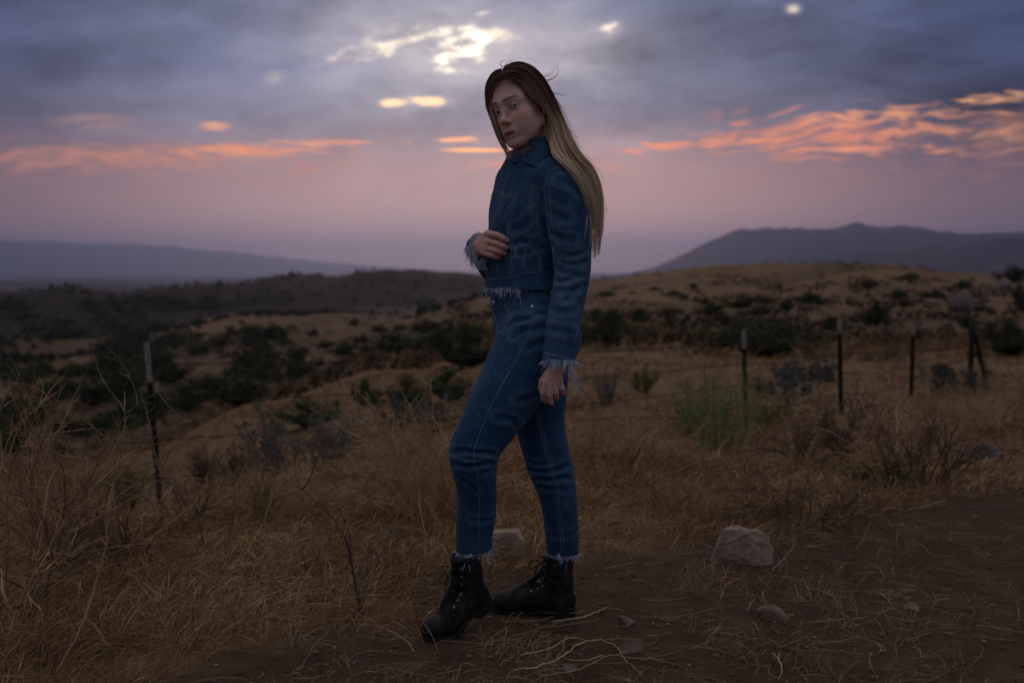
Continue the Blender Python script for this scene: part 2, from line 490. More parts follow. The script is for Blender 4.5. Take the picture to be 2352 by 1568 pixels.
def build_land():
    fr = np.linspace(-31, 31, 380)
    az = np.concatenate([np.linspace(-180, -31, 70)[:-1], fr, np.linspace(31, 180, 70)[1:]])[:-1]
    lr = np.concatenate([np.linspace(math.log(0.4), math.log(2.0), 20)[:-1], np.linspace(math.log(2.0), math.log(9), 135)[:-1],
                         np.linspace(math.log(9), math.log(1500), 145)[:-1], np.linspace(math.log(1500), math.log(45000), 130)])
    r = np.exp(lr)
    A, Rr = np.meshgrid(np.radians(az), r, indexing='ij')
    X, Y = Rr * np.sin(A), Rr * np.cos(A)
    Z = ground_z(X, Y)
    na, nr = X.shape
    V = np.stack([X, Y, Z], -1).reshape(-1, 3)
    I = np.arange(na * nr).reshape(na, nr)
    I2 = np.roll(I, -1, axis=0)
    F = np.stack([I[:, :-1], I[:, 1:], I2[:, 1:], I2[:, :-1]], -1).reshape(-1, 4)[:, ::-1]
    # close the middle
    V = np.vstack([V, [[0, 0, float(ground_z(0.001, 0.001))]]])
    c = len(V) - 1
    o = mesh_obj('ground', V, F, None)
    straw = straw_mask(X.ravel(), Y.ravel())
    fattr(o, 'straw', np.append(straw, 0))
    # where chaparral thickens: valley floor on the left, and most of the land past a kilometre
    rr = Rr.ravel(); azd = np.degrees(A).ravel()
    n1 = fbm(X.ravel() / 60 + 8, Y.ravel() / 60, octaves=5)
    n2 = fbm(X.ravel() / 420 + 1, Y.ravel() / 420, octaves=5)
    gold = 1 - sm(rr, 300, 1000) * 0.95
    gold = gold * (1 - sm(n1, 0.50, 0.60) * sm(rr, 60, 130) * 0.75)
    left = sm(-azd, -6, 4) * sm(rr, 35, 70)
    gold = gold * (1 - left * (0.70 + 0.28 * sm(n1, 0.42, 0.55)))
    hill = np.exp(-((azd + 15.5) / 3.2) ** 2 - ((np.log(rr) - math.log(640)) / 0.42) ** 2)
    hill2 = np.exp(-((azd + 5.0) / 3.0) ** 2 - ((np.log(rr) - math.log(700)) / 0.35) ** 2)
    hill3 = np.exp(-((azd + 23) / 2.6) ** 2 - ((np.log(rr) - math.log(360)) / 0.14) ** 2)
    gold = np.clip(gold + np.maximum(np.maximum(hill, hill2 * 0.9), hill3) * (0.55 + 0.6 * n1), 0, 1)
    rocky = sm(azd, 3, 8) * sm(rr, 40, 52) * (1 - sm(rr, 105, 170)) * (0.45 + 0.55 * sm(fbm(X.ravel() / 9, Y.ravel() / 9), 0.4, 0.55))
    gold = gold * (1 - rocky * 0.85)
    mesa = np.maximum(sm(n2, 0.52, 0.62) * sm(rr, 900, 1500), rocky * 0.7)
    dark = sm(-azd, -5, 0) * sm(rr, 850, 1100) * (1 - sm(rr, 1900, 2600))
    mesa = mesa * (1 - 0.75 * dark); gold = gold * (1 - dark)
    fattr(o, 'gold', np.append(gold, 0)); fattr(o, 'mesa', np.append(mesa, 0))
    def mk(nb):
        p = objcoord(nb)
        straw, gold, mesa = nb.attr('straw'), nb.attr('gold'), nb.attr('mesa')
        n_d = nb.noise(p, 7.0, 6, 0.65); n_f = nb.noise(p, 55.0, 4, 0.7); n_c = nb.noise(p, 0.9, 4, 0.6)
        n_l = nb.noise(p, 0.035, 5, 0.6); n_s = nb.noise(p, 0.35, 5, 0.65)
        dirt = nb.ramp(n_d * 0.6 + n_f * 0.4, [(0.30, (0.034, 0.020, 0.011)), (0.50, (0.068, 0.042, 0.024)), (0.66, (0.112, 0.074, 0.045)), (0.80, (0.18, 0.13, 0.09))])
        strawc = nb.ramp(n_d * 0.5 + n_f * 0.5, [(0.30, (0.085, 0.050, 0.024)), (0.52, (0.18, 0.108, 0.052)), (0.72, (0.27, 0.175, 0.09))])
        goldc = nb.ramp(n_l * 0.5 + n_s * 0.5, [(0.30, (0.095, 0.058, 0.028)), (0.50, (0.165, 0.100, 0.048)), (0.70, (0.23, 0.145, 0.072))])
        scrub = nb.ramp(n_l * 0.6 + n_s * 0.4, [(0.35, (0.013, 0.012, 0.008)), (0.52, (0.027, 0.020, 0.014)), (0.68, (0.055, 0.036, 0.025))])
        mesac = nb.ramp(n_l, [(0.35, (0.034, 0.021, 0.015)), (0.65, (0.078, 0.045, 0.030))])
        earth = nb.ramp(n_l * 0.4 + n_s * 0.6, [(0.32, (0.050, 0.030, 0.018)), (0.52, (0.100, 0.060, 0.034)), (0.70, (0.15, 0.092, 0.052))])
        pos = E(nb, nb.new('ShaderNodeNewGeometry').outputs['Position'])
        dist = nb.math('MULTIPLY', 1.0, E(nb, (lambda n: (nb.put(n.inputs[0], pos), n.outputs['Value'])[1])(nb.new('ShaderNodeVectorMath', operation='LENGTH'))))
        far = nb.mix(nb.sstep(dist, 450, 1100), earth, nb.mix(mesa, scrub, mesac))
        land = nb.mix(gold, far, goldc)
        near = nb.mix(straw, dirt, strawc)
        c = nb.mix(nb.sstep(dist, 9, 22), near, land)
        return dict(color=c, rough=0.95, height=n_f * 0.6 + n_d, strength=0.6, distance=0.02)
    o.data.materials.append(material('ground_soil', build=mk, spec=0.1))
    tag(o, kind='structure')
    return o
ground = build_land()

# ------------------------------------------------------------------ haze in the valley air
def build_haze():
    a, b = -47000.0, 47000.0
    z0, z1 = -460.0, 760.0
    V = [(x, y, z) for z in (z0, z1) for (x, y) in ((a, a), (b, a), (b, b), (a, b))]
    F = [(3, 2, 1, 0), (4, 5, 6, 7), (0, 1, 5, 4), (1, 2, 6, 5), (2, 3, 7, 6), (3, 0, 4, 7)]
    m = bpy.data.materials.new('valley_haze')
    m.use_nodes = True
    nb = NB(m.node_tree)
    out = nb.new('ShaderNodeOutputMaterial')
    v = nb.new('ShaderNodeVolumePrincipled')
    v.inputs['Color'].default_value = (0.46, 0.59, 1.0, 1)
    v.inputs['Density'].default_value = HAZE
    v.inputs['Anisotropy'].default_value = 0.72
    nb.t.links.new(v.outputs[0], out.inputs['Volume'])
    o = mesh_obj('haze', V, F, m, smooth=False)
    tag(o, 'thin blue haze lying over the valley and far mountains', 'haze', kind='stuff')
HAZE = 4.7e-5
build_haze()
# ------------------------------------------------------------------ implicit-surface sculpting kit
class Field:
    def __init__(s, lo, hi, h):
        s.lo = np.array(lo, dtype=np.float64); s.h = h
        n = np.ceil((np.array(hi) - s.lo) / h).astype(int) + 1
        s.ax = [(s.lo[i] + h * np.arange(n[i])).astype(np.float32) for i in range(3)]
        s.D = np.full(n, 0.2, dtype=np.float32)
    def sl(s, lo, hi):
        out = []
        for i in range(3):
            a = int(np.clip(np.floor((lo[i] - s.lo[i]) / s.h), 0, s.D.shape[i]))
            b = int(np.clip(np.ceil((hi[i] - s.lo[i]) / s.h) + 1, 0, s.D.shape[i]))
            out.append(slice(a, b))
        return tuple(out)
    def apply(s, fn, lo, hi, k=0.0, op='u', pad=None):
        pad = (k + 4 * s.h) if pad is None else pad
        q = s.sl(np.array(lo) - pad, np.array(hi) + pad)
        X = s.ax[0][q[0]][:, None, None]; Y = s.ax[1][q[1]][None, :, None]; Z = s.ax[2][q[2]][None, None, :]
        if 0 in (X.size, Y.size, Z.size): return
        d = fn(X, Y, Z)
        o = s.D[q]
        if op == 'u':
            if k > 0:
                m = np.maximum(k - np.abs(o - d), 0) / k
                s.D[q] = np.minimum(o, d) - m * m * (k * 0.25)
            else: s.D[q] = np.minimum(o, d)
        elif op == 's':
            d = -d
            if k > 0:
                m = np.maximum(k - np.abs(o - d), 0) / k
                s.D[q] = np.maximum(o, d) + m * m * (k * 0.25)
            else: s.D[q] = np.maximum(o, d)
        elif op == 'add':
            s.D[q] = o + d
    def cone(s, a, b, ra, rb, k=0.0, op='u'):
        a = np.array(a, dtype=np.float64); b = np.array(b, dtype=np.float64)
        ba = b - a; L = max(float(ba @ ba), 1e-12)
        def fn(X, Y, Z):
            px, py, pz = X - a[0], Y - a[1], Z - a[2]
            t = np.clip((px * ba[0] + py * ba[1] + pz * ba[2]) / L, 0, 1)
            return np.sqrt((px - t * ba[0]) ** 2 + (py - t * ba[1]) ** 2 + (pz - t * ba[2]) ** 2) - (ra + (rb - ra) * t)
        r = max(ra, rb)
        s.apply(fn, np.minimum(a, b) - r, np.maximum(a, b) + r, k, op)
    def ball(s, c, r, k=0.0, op='u', rot=None):
        c = np.array(c, dtype=np.float64); r = np.array(r if np.ndim(r) else [r] * 3, dtype=np.float64)
        Rm = np.eye(3) if rot is None else np.array(rot)
        def fn(X, Y, Z):
            px, py, pz = X - c[0], Y - c[1], Z - c[2]
            q = [Rm[0, i] * px + Rm[1, i] * py + Rm[2, i] * pz for i in range(3)]
            k0 = np.sqrt(sum((q[i] / r[i]) ** 2 for i in range(3)))
            k1 = np.sqrt(sum((q[i] / r[i] ** 2) ** 2 for i in range(3)))
            return k0 * (k0 - 1) / np.maximum(k1, 1e-6)
        m = r.max() if rot is not None else r
        s.apply(fn, c - m, c + m, k, op, pad=2.2 * k + 6 * s.h)
    def chain(s, pts, k=0.006, sub=5):
        pts = [(np.array(p, dtype=float), r) for p, r in pts]
        A = np.array([np.append(p, r) for p, r in pts])
        B = crom(A, sub)
        for i in range(len(B) - 1):
            s.cone(B[i, :3], B[i + 1, :3], B[i, 3], B[i + 1, 3], k)
    def cut(s, p, n):
        """keep the side that n points away from"""
        p = np.array(p); n = np.array(n, dtype=float); n /= np.linalg.norm(n)
        X = s.ax[0][:, None, None]; Y = s.ax[1][None, :, None]; Z = s.ax[2][None, None, :]
        d = ((X - p[0]) * n[0] + (Y - p[1]) * n[1] + (Z - p[2]) * n[2]).astype(np.float32)
        s.D = np.maximum(s.D, d)
    def union(s, o, k=0.0):
        a, b = s.D, o.D
        if k > 0:
            m = np.maximum(k - np.abs(a - b), 0) / k
            s.D = np.minimum(a, b) - m * m * (k * 0.25)
        else: s.D = np.minimum(a, b)
    def mesh(s, iso=0.0):
        F = s.D - iso
        v, q = surface_nets(F)
        return s.lo + v * s.h, q

def crom(A, sub):
    """Catmull-Rom through the rows of A"""
    A = np.asarray(A, dtype=float)
    n = len(A)
    out = []
    for i in range(n - 1):
        p0, p1, p2, p3 = A[max(i - 1, 0)], A[i], A[i + 1], A[min(i + 2, n - 1)]
        for j in range(sub):
            t = j / sub
            out.append(0.5 * (2 * p1 + (p2 - p0) * t + (2 * p0 - 5 * p1 + 4 * p2 - p3) * t * t + (3 * p1 - p0 - 3 * p2 + p3) * t ** 3))
    out.append(A[-1])
    return np.array(out)

def surface_nets(F):
    neg = F < 0
    nx, ny, nz = F.shape
    cnt = np.zeros((nx - 1, ny - 1, nz - 1), dtype=np.int8)
    for dx in (0, 1):
        for dy in (0, 1):
            for dz in (0, 1):
                cnt += neg[dx:nx - 1 + dx, dy:ny - 1 + dy, dz:nz - 1 + dz]
    I, J, K = np.nonzero((cnt > 0) & (cnt < 8))
    M = len(I)
    idx = np.full(cnt.shape, -1, dtype=np.int64)
    idx[I, J, K] = np.arange(M)
    corners = [(a, b, c) for a in (0, 1) for b in (0, 1) for c in (0, 1)]
    val = {c: F[I + c[0], J + c[1], K + c[2]].astype(np.float64) for c in corners}
    acc = np.zeros((M, 3)); num = np.zeros(M)
    for c in corners:
        for axis in range(3):
            if c[axis]: continue
            d = list(c); d[axis] = 1; d = tuple(d)
            fa, fb = val[c], val[d]
            m = (fa < 0) != (fb < 0)
            t = np.where(m, fa / np.where(m, fa - fb, 1), 0)
            p = np.array(c, dtype=float)[None].repeat(M, 0)
            p[:, axis] += t
            acc += p * m[:, None]; num += m
    V = acc / num[:, None] + np.stack([I, J, K], 1)
    Q = []
    for axis in range(3):
        a = [slice(None)] * 3; b = [slice(None)] * 3
        a[axis] = slice(0, -1); b[axis] = slice(1, None)
        A, B = neg[tuple(a)], neg[tuple(b)]
        u, v = (axis + 1) % 3, (axis + 2) % 3
        for flip, cond in ((False, A & ~B), (True, ~A & B)):
            P_ = np.array(np.nonzero(cond))
            ok = (P_[u] > 0) & (P_[v] > 0) & (P_[u] < F.shape[u] - 1) & (P_[v] < F.shape[v] - 1)
            P_ = P_[:, ok]
            def cell(du, dv):
                q = P_.copy(); q[u] += du; q[v] += dv
                return idx[q[0], q[1], q[2]]
            f = np.stack([cell(-1, -1), cell(0, -1), cell(0, 0), cell(-1, 0)], 1)
            Q.append(f[:, ::-1] if flip else f)
    Q = np.vstack(Q)
    Q = Q[(Q >= 0).all(1)]
    return V, Q

def vnormals(V, Q):
    n = np.zeros_like(V)
    a, b, c, d = (V[Q[:, i]] for i in range(4))
    fn = np.cross(c - a, d - b)
    for i in range(4): np.add.at(n, Q[:, i], fn)
    return n / np.maximum(np.linalg.norm(n, axis=1), 1e-12)[:, None]

def bvh(V, Q):
    return BVHTree.FromPolygons([tuple(v) for v in V], [tuple(int(i) for i in q) for q in Q])
def cast(tree, x, y):
    """where the ray through source pixel (x, y) meets the surface"""
    d = ray(x * SF, y * SF)
    hit = tree.ray_cast(Vector((0, 0, CAM_Z)), Vector(d).normalized())
    return (None, None) if hit[0] is None else (np.array(hit[0]), np.array(hit[1]))
def trace(tree, pts, step=4.0, smooth=True):
    """polyline drawn in source pixels, laid on the surface; returns points and normals"""
    pts = np.array(pts, dtype=float)
    if smooth and len(pts) > 2: pts = crom(pts, 6)
    out, nor = [], []
    for i in range(len(pts) - 1):
        n = max(1, int(np.ceil(np.linalg.norm(pts[i + 1] - pts[i]) / step)))
        for j in range(n + (i == len(pts) - 2)):
            p, m = cast(tree, *(pts[i] + (pts[i + 1] - pts[i]) * j / n))
            if p is not None:
                out.append(p); nor.append(m)
    return np.array(out), np.array(nor)

def seg_dist(V, pts):
    """distance of every vertex to a 3-D polyline"""
    best = np.full(len(V), 9.0)
    for a, b in zip(pts[:-1], pts[1:]):
        ba = b - a; L = max(ba @ ba, 1e-12)
        t = np.clip(((V - a) @ ba) / L, 0, 1)
        best = np.minimum(best, np.linalg.norm(V - a - t[:, None] * ba, axis=1))
    return best

def tubes(paths, radii, sides=5, caps=True):
    """one mesh of swept tubes; radii per path: number or per-point array"""
    VV, FF, base = [], [], 0
    for pts, r in zip(paths, radii):
        pts = np.asarray(pts, dtype=float)
        n = len(pts)
        if n < 2: continue
        r = np.broadcast_to(np.asarray(r, dtype=float), (n,))
        t = np.gradient(pts, axis=0); t /= np.maximum(np.linalg.norm(t, axis=1), 1e-9)[:, None]
        ref = np.array([0.3, 0.2, 0.93]) if abs(t[0] @ np.array([0.3, 0.2, 0.93])) < 0.9 else np.array([1.0, 0.1, 0])
        u = np.cross(t, ref); u /= np.maximum(np.linalg.norm(u, axis=1), 1e-9)[:, None]
        w = np.cross(t, u)
        an = np.arange(sides) * 2 * math.pi / sides
        ring = pts[:, None] + r[:, None, None] * (np.cos(an)[None, :, None] * u[:, None] + np.sin(an)[None, :, None] * w[:, None])
        VV.append(ring.reshape(-1, 3))
        i = np.arange(n - 1)[:, None] * sides + np.arange(sides)[None]
        j = np.arange(n - 1)[:, None] * sides + (np.arange(sides)[None] + 1) % sides
        FF.append(np.stack([i, j, j + sides, i + sides], -1).reshape(-1, 4) + base)
        base += n * sides
    return np.vstack(VV), np.vstack(FF)

def ribbons(paths, widths, normals=None):
    """flat strips along (m, n, 3) paths; widths (m, n) in metres"""
    paths = np.asarray(paths, dtype=np.float64)
    m, n, _ = paths.shape
    t = np.gradient(paths, axis=1)
    t /= np.maximum(np.linalg.norm(t, axis=2, keepdims=True), 1e-9)
    if normals is None:
        normals = rng.normal(size=(m, 1, 3))
    s = np.cross(t, normals)
    s /= np.maximum(np.linalg.norm(s, axis=2, keepdims=True), 1e-9)
    w = np.asarray(widths)[..., None] * 0.5
    V = np.stack([paths - s * w, paths + s * w], 2).reshape(-1, 3)
    k = (np.arange(m)[:, None] * n + np.arange(n - 1)[None]) * 2
    F = np.stack([k, k + 1, k + 3, k + 2], -1).reshape(-1, 4)
    return V, F
# ------------------------------------------------------------------ the walker in denim
def Z1(x, y): return (1100 + x / 5.2275, 130 + y / 5.2275)      # crops of the photograph used for tracing
def Z2(x, y): return (1100 + x / 2.6125, 380 + y / 2.6125)
def Z3(x, y): return (1000 + x / 2.24, 900 + y / 2.24)
def zz(Z, pts): return [Z(*p) for p in pts]
def jitter_noise(V, sx, sy, sz, o=0.0, octaves=3):
    return fbm(V[:, 0] * sx + o, V[:, 1] * sy + o, V[:, 2] * sz - o, octaves=octaves) - 0.5

person = empty('person', tuple(S(1250, 1520, 3.42) * np.array([1, 1, 0])))
tag(person, 'long haired person in blue denim jacket, jeans and black boots stepping through dry grass', 'person')
def part(name, V, Q, mat, parent=None, smooth=True):
    parent = parent or person
    root = parent
    off = np.zeros(3)
    while root is not None:
        off += np.array(root.location); root = root.parent
    o = mesh_obj(name, np.asarray(V) - off, Q, mat, parent, smooth)
    if name in ('stitching', 'seam', 'frayed_edge', 'loose_threads', 'eyelashes', 'laces'): o['kind'] = 'stuff'
    return o

# ---- loft: stacked ellipses along z
def loft(field, st, k=0.0, power=2.3, sub=8):
    A = crom(np.array(st, dtype=float), sub)              # z, cx, cy, a, b, yaw
    A = A[np.argsort(A[:, 0])]
    def fn(X, Y, Z):
        z = Z.ravel()
        cx, cyy, a, b, yw = (np.interp(z, A[:, 0], A[:, i])[None, None, :].astype(np.float32) for i in range(1, 6))
        c, s_ = np.cos(yw), np.sin(yw)
        px, py = X - cx, Y - cyy
        u = (px * c - py * s_) / a            # towards her left
        v = (-px * s_ - py * c) / b           # forward
        q = (np.abs(u) ** power + np.abs(v) ** power) ** (1 / power)
        d = (q - 1) * np.minimum(a, b) * 0.9
        ez = np.maximum(Z - A[-1, 0], A[0, 0] - Z)
        return np.where(ez > 0, np.sqrt(np.maximum(d, 0) ** 2 + ez ** 2) + np.minimum(d, 0) * 0, d).astype(np.float32)
    r = A[:, 3:5].max() * 1.3
    lo = [A[:, 1].min() - r, A[:, 2].min() - r, A[0, 0]]; hi = [A[:, 1].max() + r, A[:, 2].max() + r, A[-1, 0]]
    field.apply(fn, lo, hi, k)
def stat(x, y, Y, a, b, yaw):
    p = S(x, y, Y); return (p[2], p[0], p[1], a, b, R(yaw))

BY = 3.42     # depth of the spine
FWD = np.array([-0.84, -0.54, 0])          # where she walks
LEFT = np.array([0.54, -0.84, 0])

# ================= materials
def denim(name, dark, mid, light, scale=1.0):
    def mk(nb):
        p = objcoord(nb)
        fine = nb.noise(p, 900.0, 2, 0.6); med = nb.noise(p, 60.0, 4, 0.65); big = nb.noise(p, 7.0, 3, 0.5)
        wear_shade = nb.attr('wear_shade')
        t = fine * 0.35 + med * 0.45 + big * 0.40 + wear_shade * 0.55 - 0.08
        c = nb.ramp(t, [(0.28, dark), (0.52, mid), (0.95, light)])
        return dict(color=c, rough=0.88, height=fine * 0.6 + med * 0.8, strength=0.35, distance=0.002, **{'Sheen Weight': 0.08})
    return material(name, build=mk, spec=0.15)
M_JACKET = denim('jacket_denim', (0.013, 0.040, 0.086), (0.028, 0.078, 0.148), (0.15, 0.24, 0.34))
M_JEANS = denim('jeans_denim', (0.010, 0.037, 0.080), (0.023, 0.072, 0.138), (0.12, 0.21, 0.31))
M_THREAD = material('pale_stitching', (0.32, 0.41, 0.50), 0.9)
M_SEAM = material('dark_seam', (0.012, 0.034, 0.080), 0.95)
M_FRAY = material('frayed_cotton', (0.58, 0.66, 0.74), 0.95)
M_FRAYB = material('frayed_blue', (0.24, 0.38, 0.54), 0.95)
M_COPPER = material('worn_button', (0.20, 0.115, 0.075), 0.5, build=lambda nb: {'Metallic': 0.7})
M_SILVER = material('silver', (0.75, 0.74, 0.72), 0.25, build=lambda nb: {'Metallic': 1.0})
M_GOLD = material('thin_gold', (0.72, 0.48, 0.30), 0.3, build=lambda nb: {'Metallic': 1.0})
def leather(nb):
    p = objcoord(nb)
    a = nb.noise(p, 180.0, 3, 0.6); b = nb.noise(p, 22.0, 4, 0.6)
    c = nb.ramp(b, [(0.35, (0.007, 0.007, 0.008)), (0.55, (0.017, 0.016, 0.016)), (0.70, (0.055, 0.045, 0.036))])
    return dict(color=c, rough=0.55 + 0.0 * b if False else nb.math('ADD', b * 0.35, 0.50), height=a + b, strength=0.3, distance=0.002)
M_LEATHER = material('black_leather', build=leather, spec=0.2)
M_RUBBER = material('sole_rubber', (0.014, 0.013, 0.012), 0.8)
M_LACE = material('black_lace', (0.012, 0.012, 0.012), 0.9)
def skinmat(nb):
    p = objcoord(nb)
    c = nb.attr('pigment', 'Color')
    n = nb.noise(p, 120.0, 3, 0.6)
    m = nb.noise(p, 25.0, 3, 0.6)
    c2 = nb.mix(nb.sstep(m, 0.35, 0.7) * 0.25, c, nb.mix(1.0, c, (1.05, 0.88, 0.84), 'MULTIPLY'))
    return dict(color=c2, rough=0.60, height=n, strength=0.08, distance=0.001,
                **{'Subsurface Weight': 0.12, 'Subsurface Scale': 0.01}, sss_radius=(1.0, 0.35, 0.2))
M_SKIN = material('skin', build=skinmat, spec=0.35)

# ================= jeans
def leg_field(lo, hi, pts, hem, axis):
    f = Field(lo, hi, 0.0045)
    f.chain(pts, 0.02, 5)
    f.cut(hem, axis)
    return f
jlo, jhi = np.array([-0.24, 3.12, 0.10]), np.array([0.30, 3.68, 1.14])
LLEG = [(S(1318, 800, 3.36), 0.086), (S(1288, 868, 3.345), 0.097), (S(1255, 930, 3.325), 0.091), (S(1222, 985, 3.305), 0.0815), (S(1193, 1036, 3.29), 0.0705),
        (S(1166, 1078, 3.28), 0.0625), (S(1156, 1108, 3.28), 0.0598), (S(1157, 1140, 3.285), 0.0545), (S(1163, 1190, 3.30), 0.0490), (S(1164, 1244, 3.315), 0.0475), (S(1159, 1300, 3.33), 0.0455), (S(1155, 1380, 3.345), 0.0460)]
RLEG = [(S(1308, 815, 3.48), 0.088), (S(1312, 890, 3.475), 0.086), (S(1315, 960, 3.465), 0.077), (S(1318, 1030, 3.455), 0.0665), (S(1330, 1085, 3.445), 0.0610), (S(1341, 1130, 3.445), 0.0595),
        (S(1352, 1168, 3.45), 0.0530), (S(1363, 1215, 3.46), 0.0475), (S(1370, 1275, 3.475), 0.0440), (S(1373, 1320, 3.485), 0.0420), (S(1374, 1385, 3.495), 0.0425)]
hemL, hemR = S(1156, 1341, 3.34), S(1374, 1348, 3.49)
fj = Field(jlo, jhi, 0.0045)
loft(fj, [stat(1282, 668, BY, 0.128, 0.088, 60), stat(1286, 700, BY, 0.138, 0.092, 60), stat(1296, 748, BY, 0.155, 0.103, 62), stat(1309, 800, BY, 0.168, 0.112, 62),
          stat(1313, 845, BY, 0.165, 0.105, 62), stat(1308, 880, BY, 0.14, 0.085, 62)], 0.0, 2.2)
fl = leg_field(jlo, jhi, LLEG, hemL, (0.06, 0.0, -1))
fr_ = leg_field(jlo, jhi, RLEG, hemR, (-0.03, 0.0, -1))
fl.union(fr_, 0.014)
fj.union(fl, 0.045)
fj.cut(S(1285, 690, BY), (0, 0, 1))
jV, jQ = fj.mesh()
jT = bvh(jV, jQ)
# folds traced from the photograph
JCREASE = [  # points, depth, width
 (Z3, [(232, 452), (300, 448), (360, 456), (462, 462)], 0.0045, 0.008), (Z3, [(236, 515), (300, 532), (360, 528), (430, 512), (466, 535)], 0.0050, 0.008),
 (Z3, [(258, 585), (310, 620), (372, 668)], 0.0040, 0.008), (Z3, [(470, 560), (430, 556), (390, 575)], 0.0035, 0.007), (Z3, [(300, 480), (360, 492), (420, 486)], 0.0025, 0.006),
 (Z3, [(655, 548), (720, 565), (790, 552), (870, 520)], 0.0050, 0.008), (Z3, [(690, 592), (760, 606), (850, 590), (890, 600)], 0.0045, 0.008), (Z3, [(640, 500), (700, 520), (760, 512)], 0.0035, 0.007),
 (Z3, [(700, 640), (760, 650), (860, 660)], 0.0025, 0.008), (Z3, [(340, 820), (400, 830), (450, 815)], 0.002, 0.008), (Z3, [(760, 900), (820, 915), (900, 900)], 0.002, 0.008),
 (Z2, [(525, 1040), (450, 1042), (390, 1065), (345, 1110)], 0.0050, 0.009), (Z2, [(620, 1085), (540, 1095), (470, 1110), (400, 1150)], 0.0040, 0.010), (Z2, [(300, 1130), (330, 1100), (370, 1040)], 0.004, 0.008),
 (Z2, [(640, 1180), (560, 1190), (480, 1220)], 0.003, 0.010), (Z2, [(640, 1010), (580, 1000), (540, 1010)], 0.003, 0.008), (Z3, [(590, 300), (540, 270), (480, 265)], 0.003, 0.010), (Z3, [(700, 130), (640, 160), (590, 170)], 0.003, 0.010),
]
def fold(V, Q, tree, creases, noise_amp, seed):
    n = vnormals(V, Q)
    disp = np.zeros(len(V)); wear_shade = np.zeros(len(V))
    for Z, pts, amp, w in creases:
        pl, _ = trace(tree, zz(Z, pts), 8)
        if len(pl) < 2: continue
        d = seg_dist(V, pl)
        ends = np.minimum(np.linalg.norm(V - pl[0], axis=1), np.linalg.norm(V - pl[-1], axis=1))
        amp = amp * (0.25 + 0.75 * sm(ends, 0.0, 0.028))
        w = w * 0.85
        disp += -amp * np.exp(-(d / w) ** 2) + amp * 0.6 * np.exp(-((d - 2.0 * w) / (1.1 * w)) ** 2)
        wear_shade += 0.5 * np.exp(-((d - 2.0 * w) / (1.0 * w)) ** 2) - 0.25 * np.exp(-(d / w) ** 2)  # faded ridges with painted highlight; grooves painted darker as crease shade
    big = jitter_noise(V, 13, 13, 11, seed, 4)
    disp += big * noise_amp + jitter_noise(V, 38, 38, 60, seed + 4, 2) * noise_amp * 0.30
    V2 = V + n * disp[:, None]
    return V2, np.clip(wear_shade * 0.5 + big * 0.10, -0.4, 0.6)
jV0 = jV.copy()
jV, jwear_shade = fold(jV, jQ, jT, JCREASE, 0.0055, 2.0)
jeans = part('jeans', jV, jQ, M_JEANS)
fattr(jeans, 'wear_shade', jwear_shade)
jT = bvh(jV, jQ)

# ================= jacket
clo, chi = np.array([-0.22, 3.02, 0.76]), np.array([0.28, 3.92, 1.48])
fc = Field(clo, chi, 0.0045)
loft(fc, [stat(1290, 350, BY - 0.0, 0.050, 0.056, 50), stat(1291, 385, BY, 0.064, 0.066, 52), stat(1298, 405, BY, 0.105, 0.076, 54), stat(1305, 425, BY, 0.150, 0.086, 55),
          stat(1308, 460, BY, 0.160, 0.100, 55), stat(1302, 515, BY, 0.150, 0.116, 55), stat(1298, 550, BY, 0.144, 0.116, 55),
          stat(1289, 600, BY, 0.136, 0.108, 56), stat(1286, 650, BY, 0.139, 0.108, 57), stat(1284, 730, BY, 0.150, 0.112, 58)], 0.0, 2.25)
fc.cut(S(1285, 706, BY), (-0.02, 0, -1))
fc.cut(S(1290, 372, BY), np.array([-0.15, -0.10, 1.0]))
LSLV = [(S(1352, 428, 3.30), 0.052), (S(1374, 448, 3.27), 0.0565), (S(1383, 475, 3.255), 0.0575), (S(1391, 533, 3.25), 0.0575), (S(1395, 594, 3.25), 0.0535), (S(1397, 640, 3.255), 0.0500),
        (S(1395, 686, 3.255), 0.0475), (S(1384, 747, 3.24), 0.0450), (S(1374, 812, 3.225), 0.0455), (S(1366, 874, 3.215), 0.0425), (S(1363, 915, 3.21), 0.042)]
RSLV = [(S(1268, 430, 3.54), 0.050), (S(1258, 460, 3.56), 0.056), (S(1250, 530, 3.60), 0.054), (S(1243, 610, 3.66), 0.050), (S(1236, 672, 3.69), 0.050),
        (S(1210, 655, 3.60), 0.046), (S(1190, 628, 3.50), 0.0425), (S(1174, 608, 3.425), 0.0405), (S(1166, 600, 3.395), 0.041)]
fs = Field(clo, chi, 0.0045); fs.chain(LSLV, 0.01, 5); fs.cut(S(1365, 881, 3.21), (0.03, 0, -1)); fc.union(fs, 0.016)
fs2 = Field(clo, chi, 0.0045); fs2.chain(RSLV, 0.01, 5)
rw = S(1172, 605, 3.415); rwd = S(1166, 600, 3.38) - S(1190, 628, 3.50); rwd /= np.linalg.norm(rwd)
fs2.cut(rw, rwd); fc.union(fs2, 0.014)
cV, cQ = fc.mesh()
cT = bvh(cV, cQ)
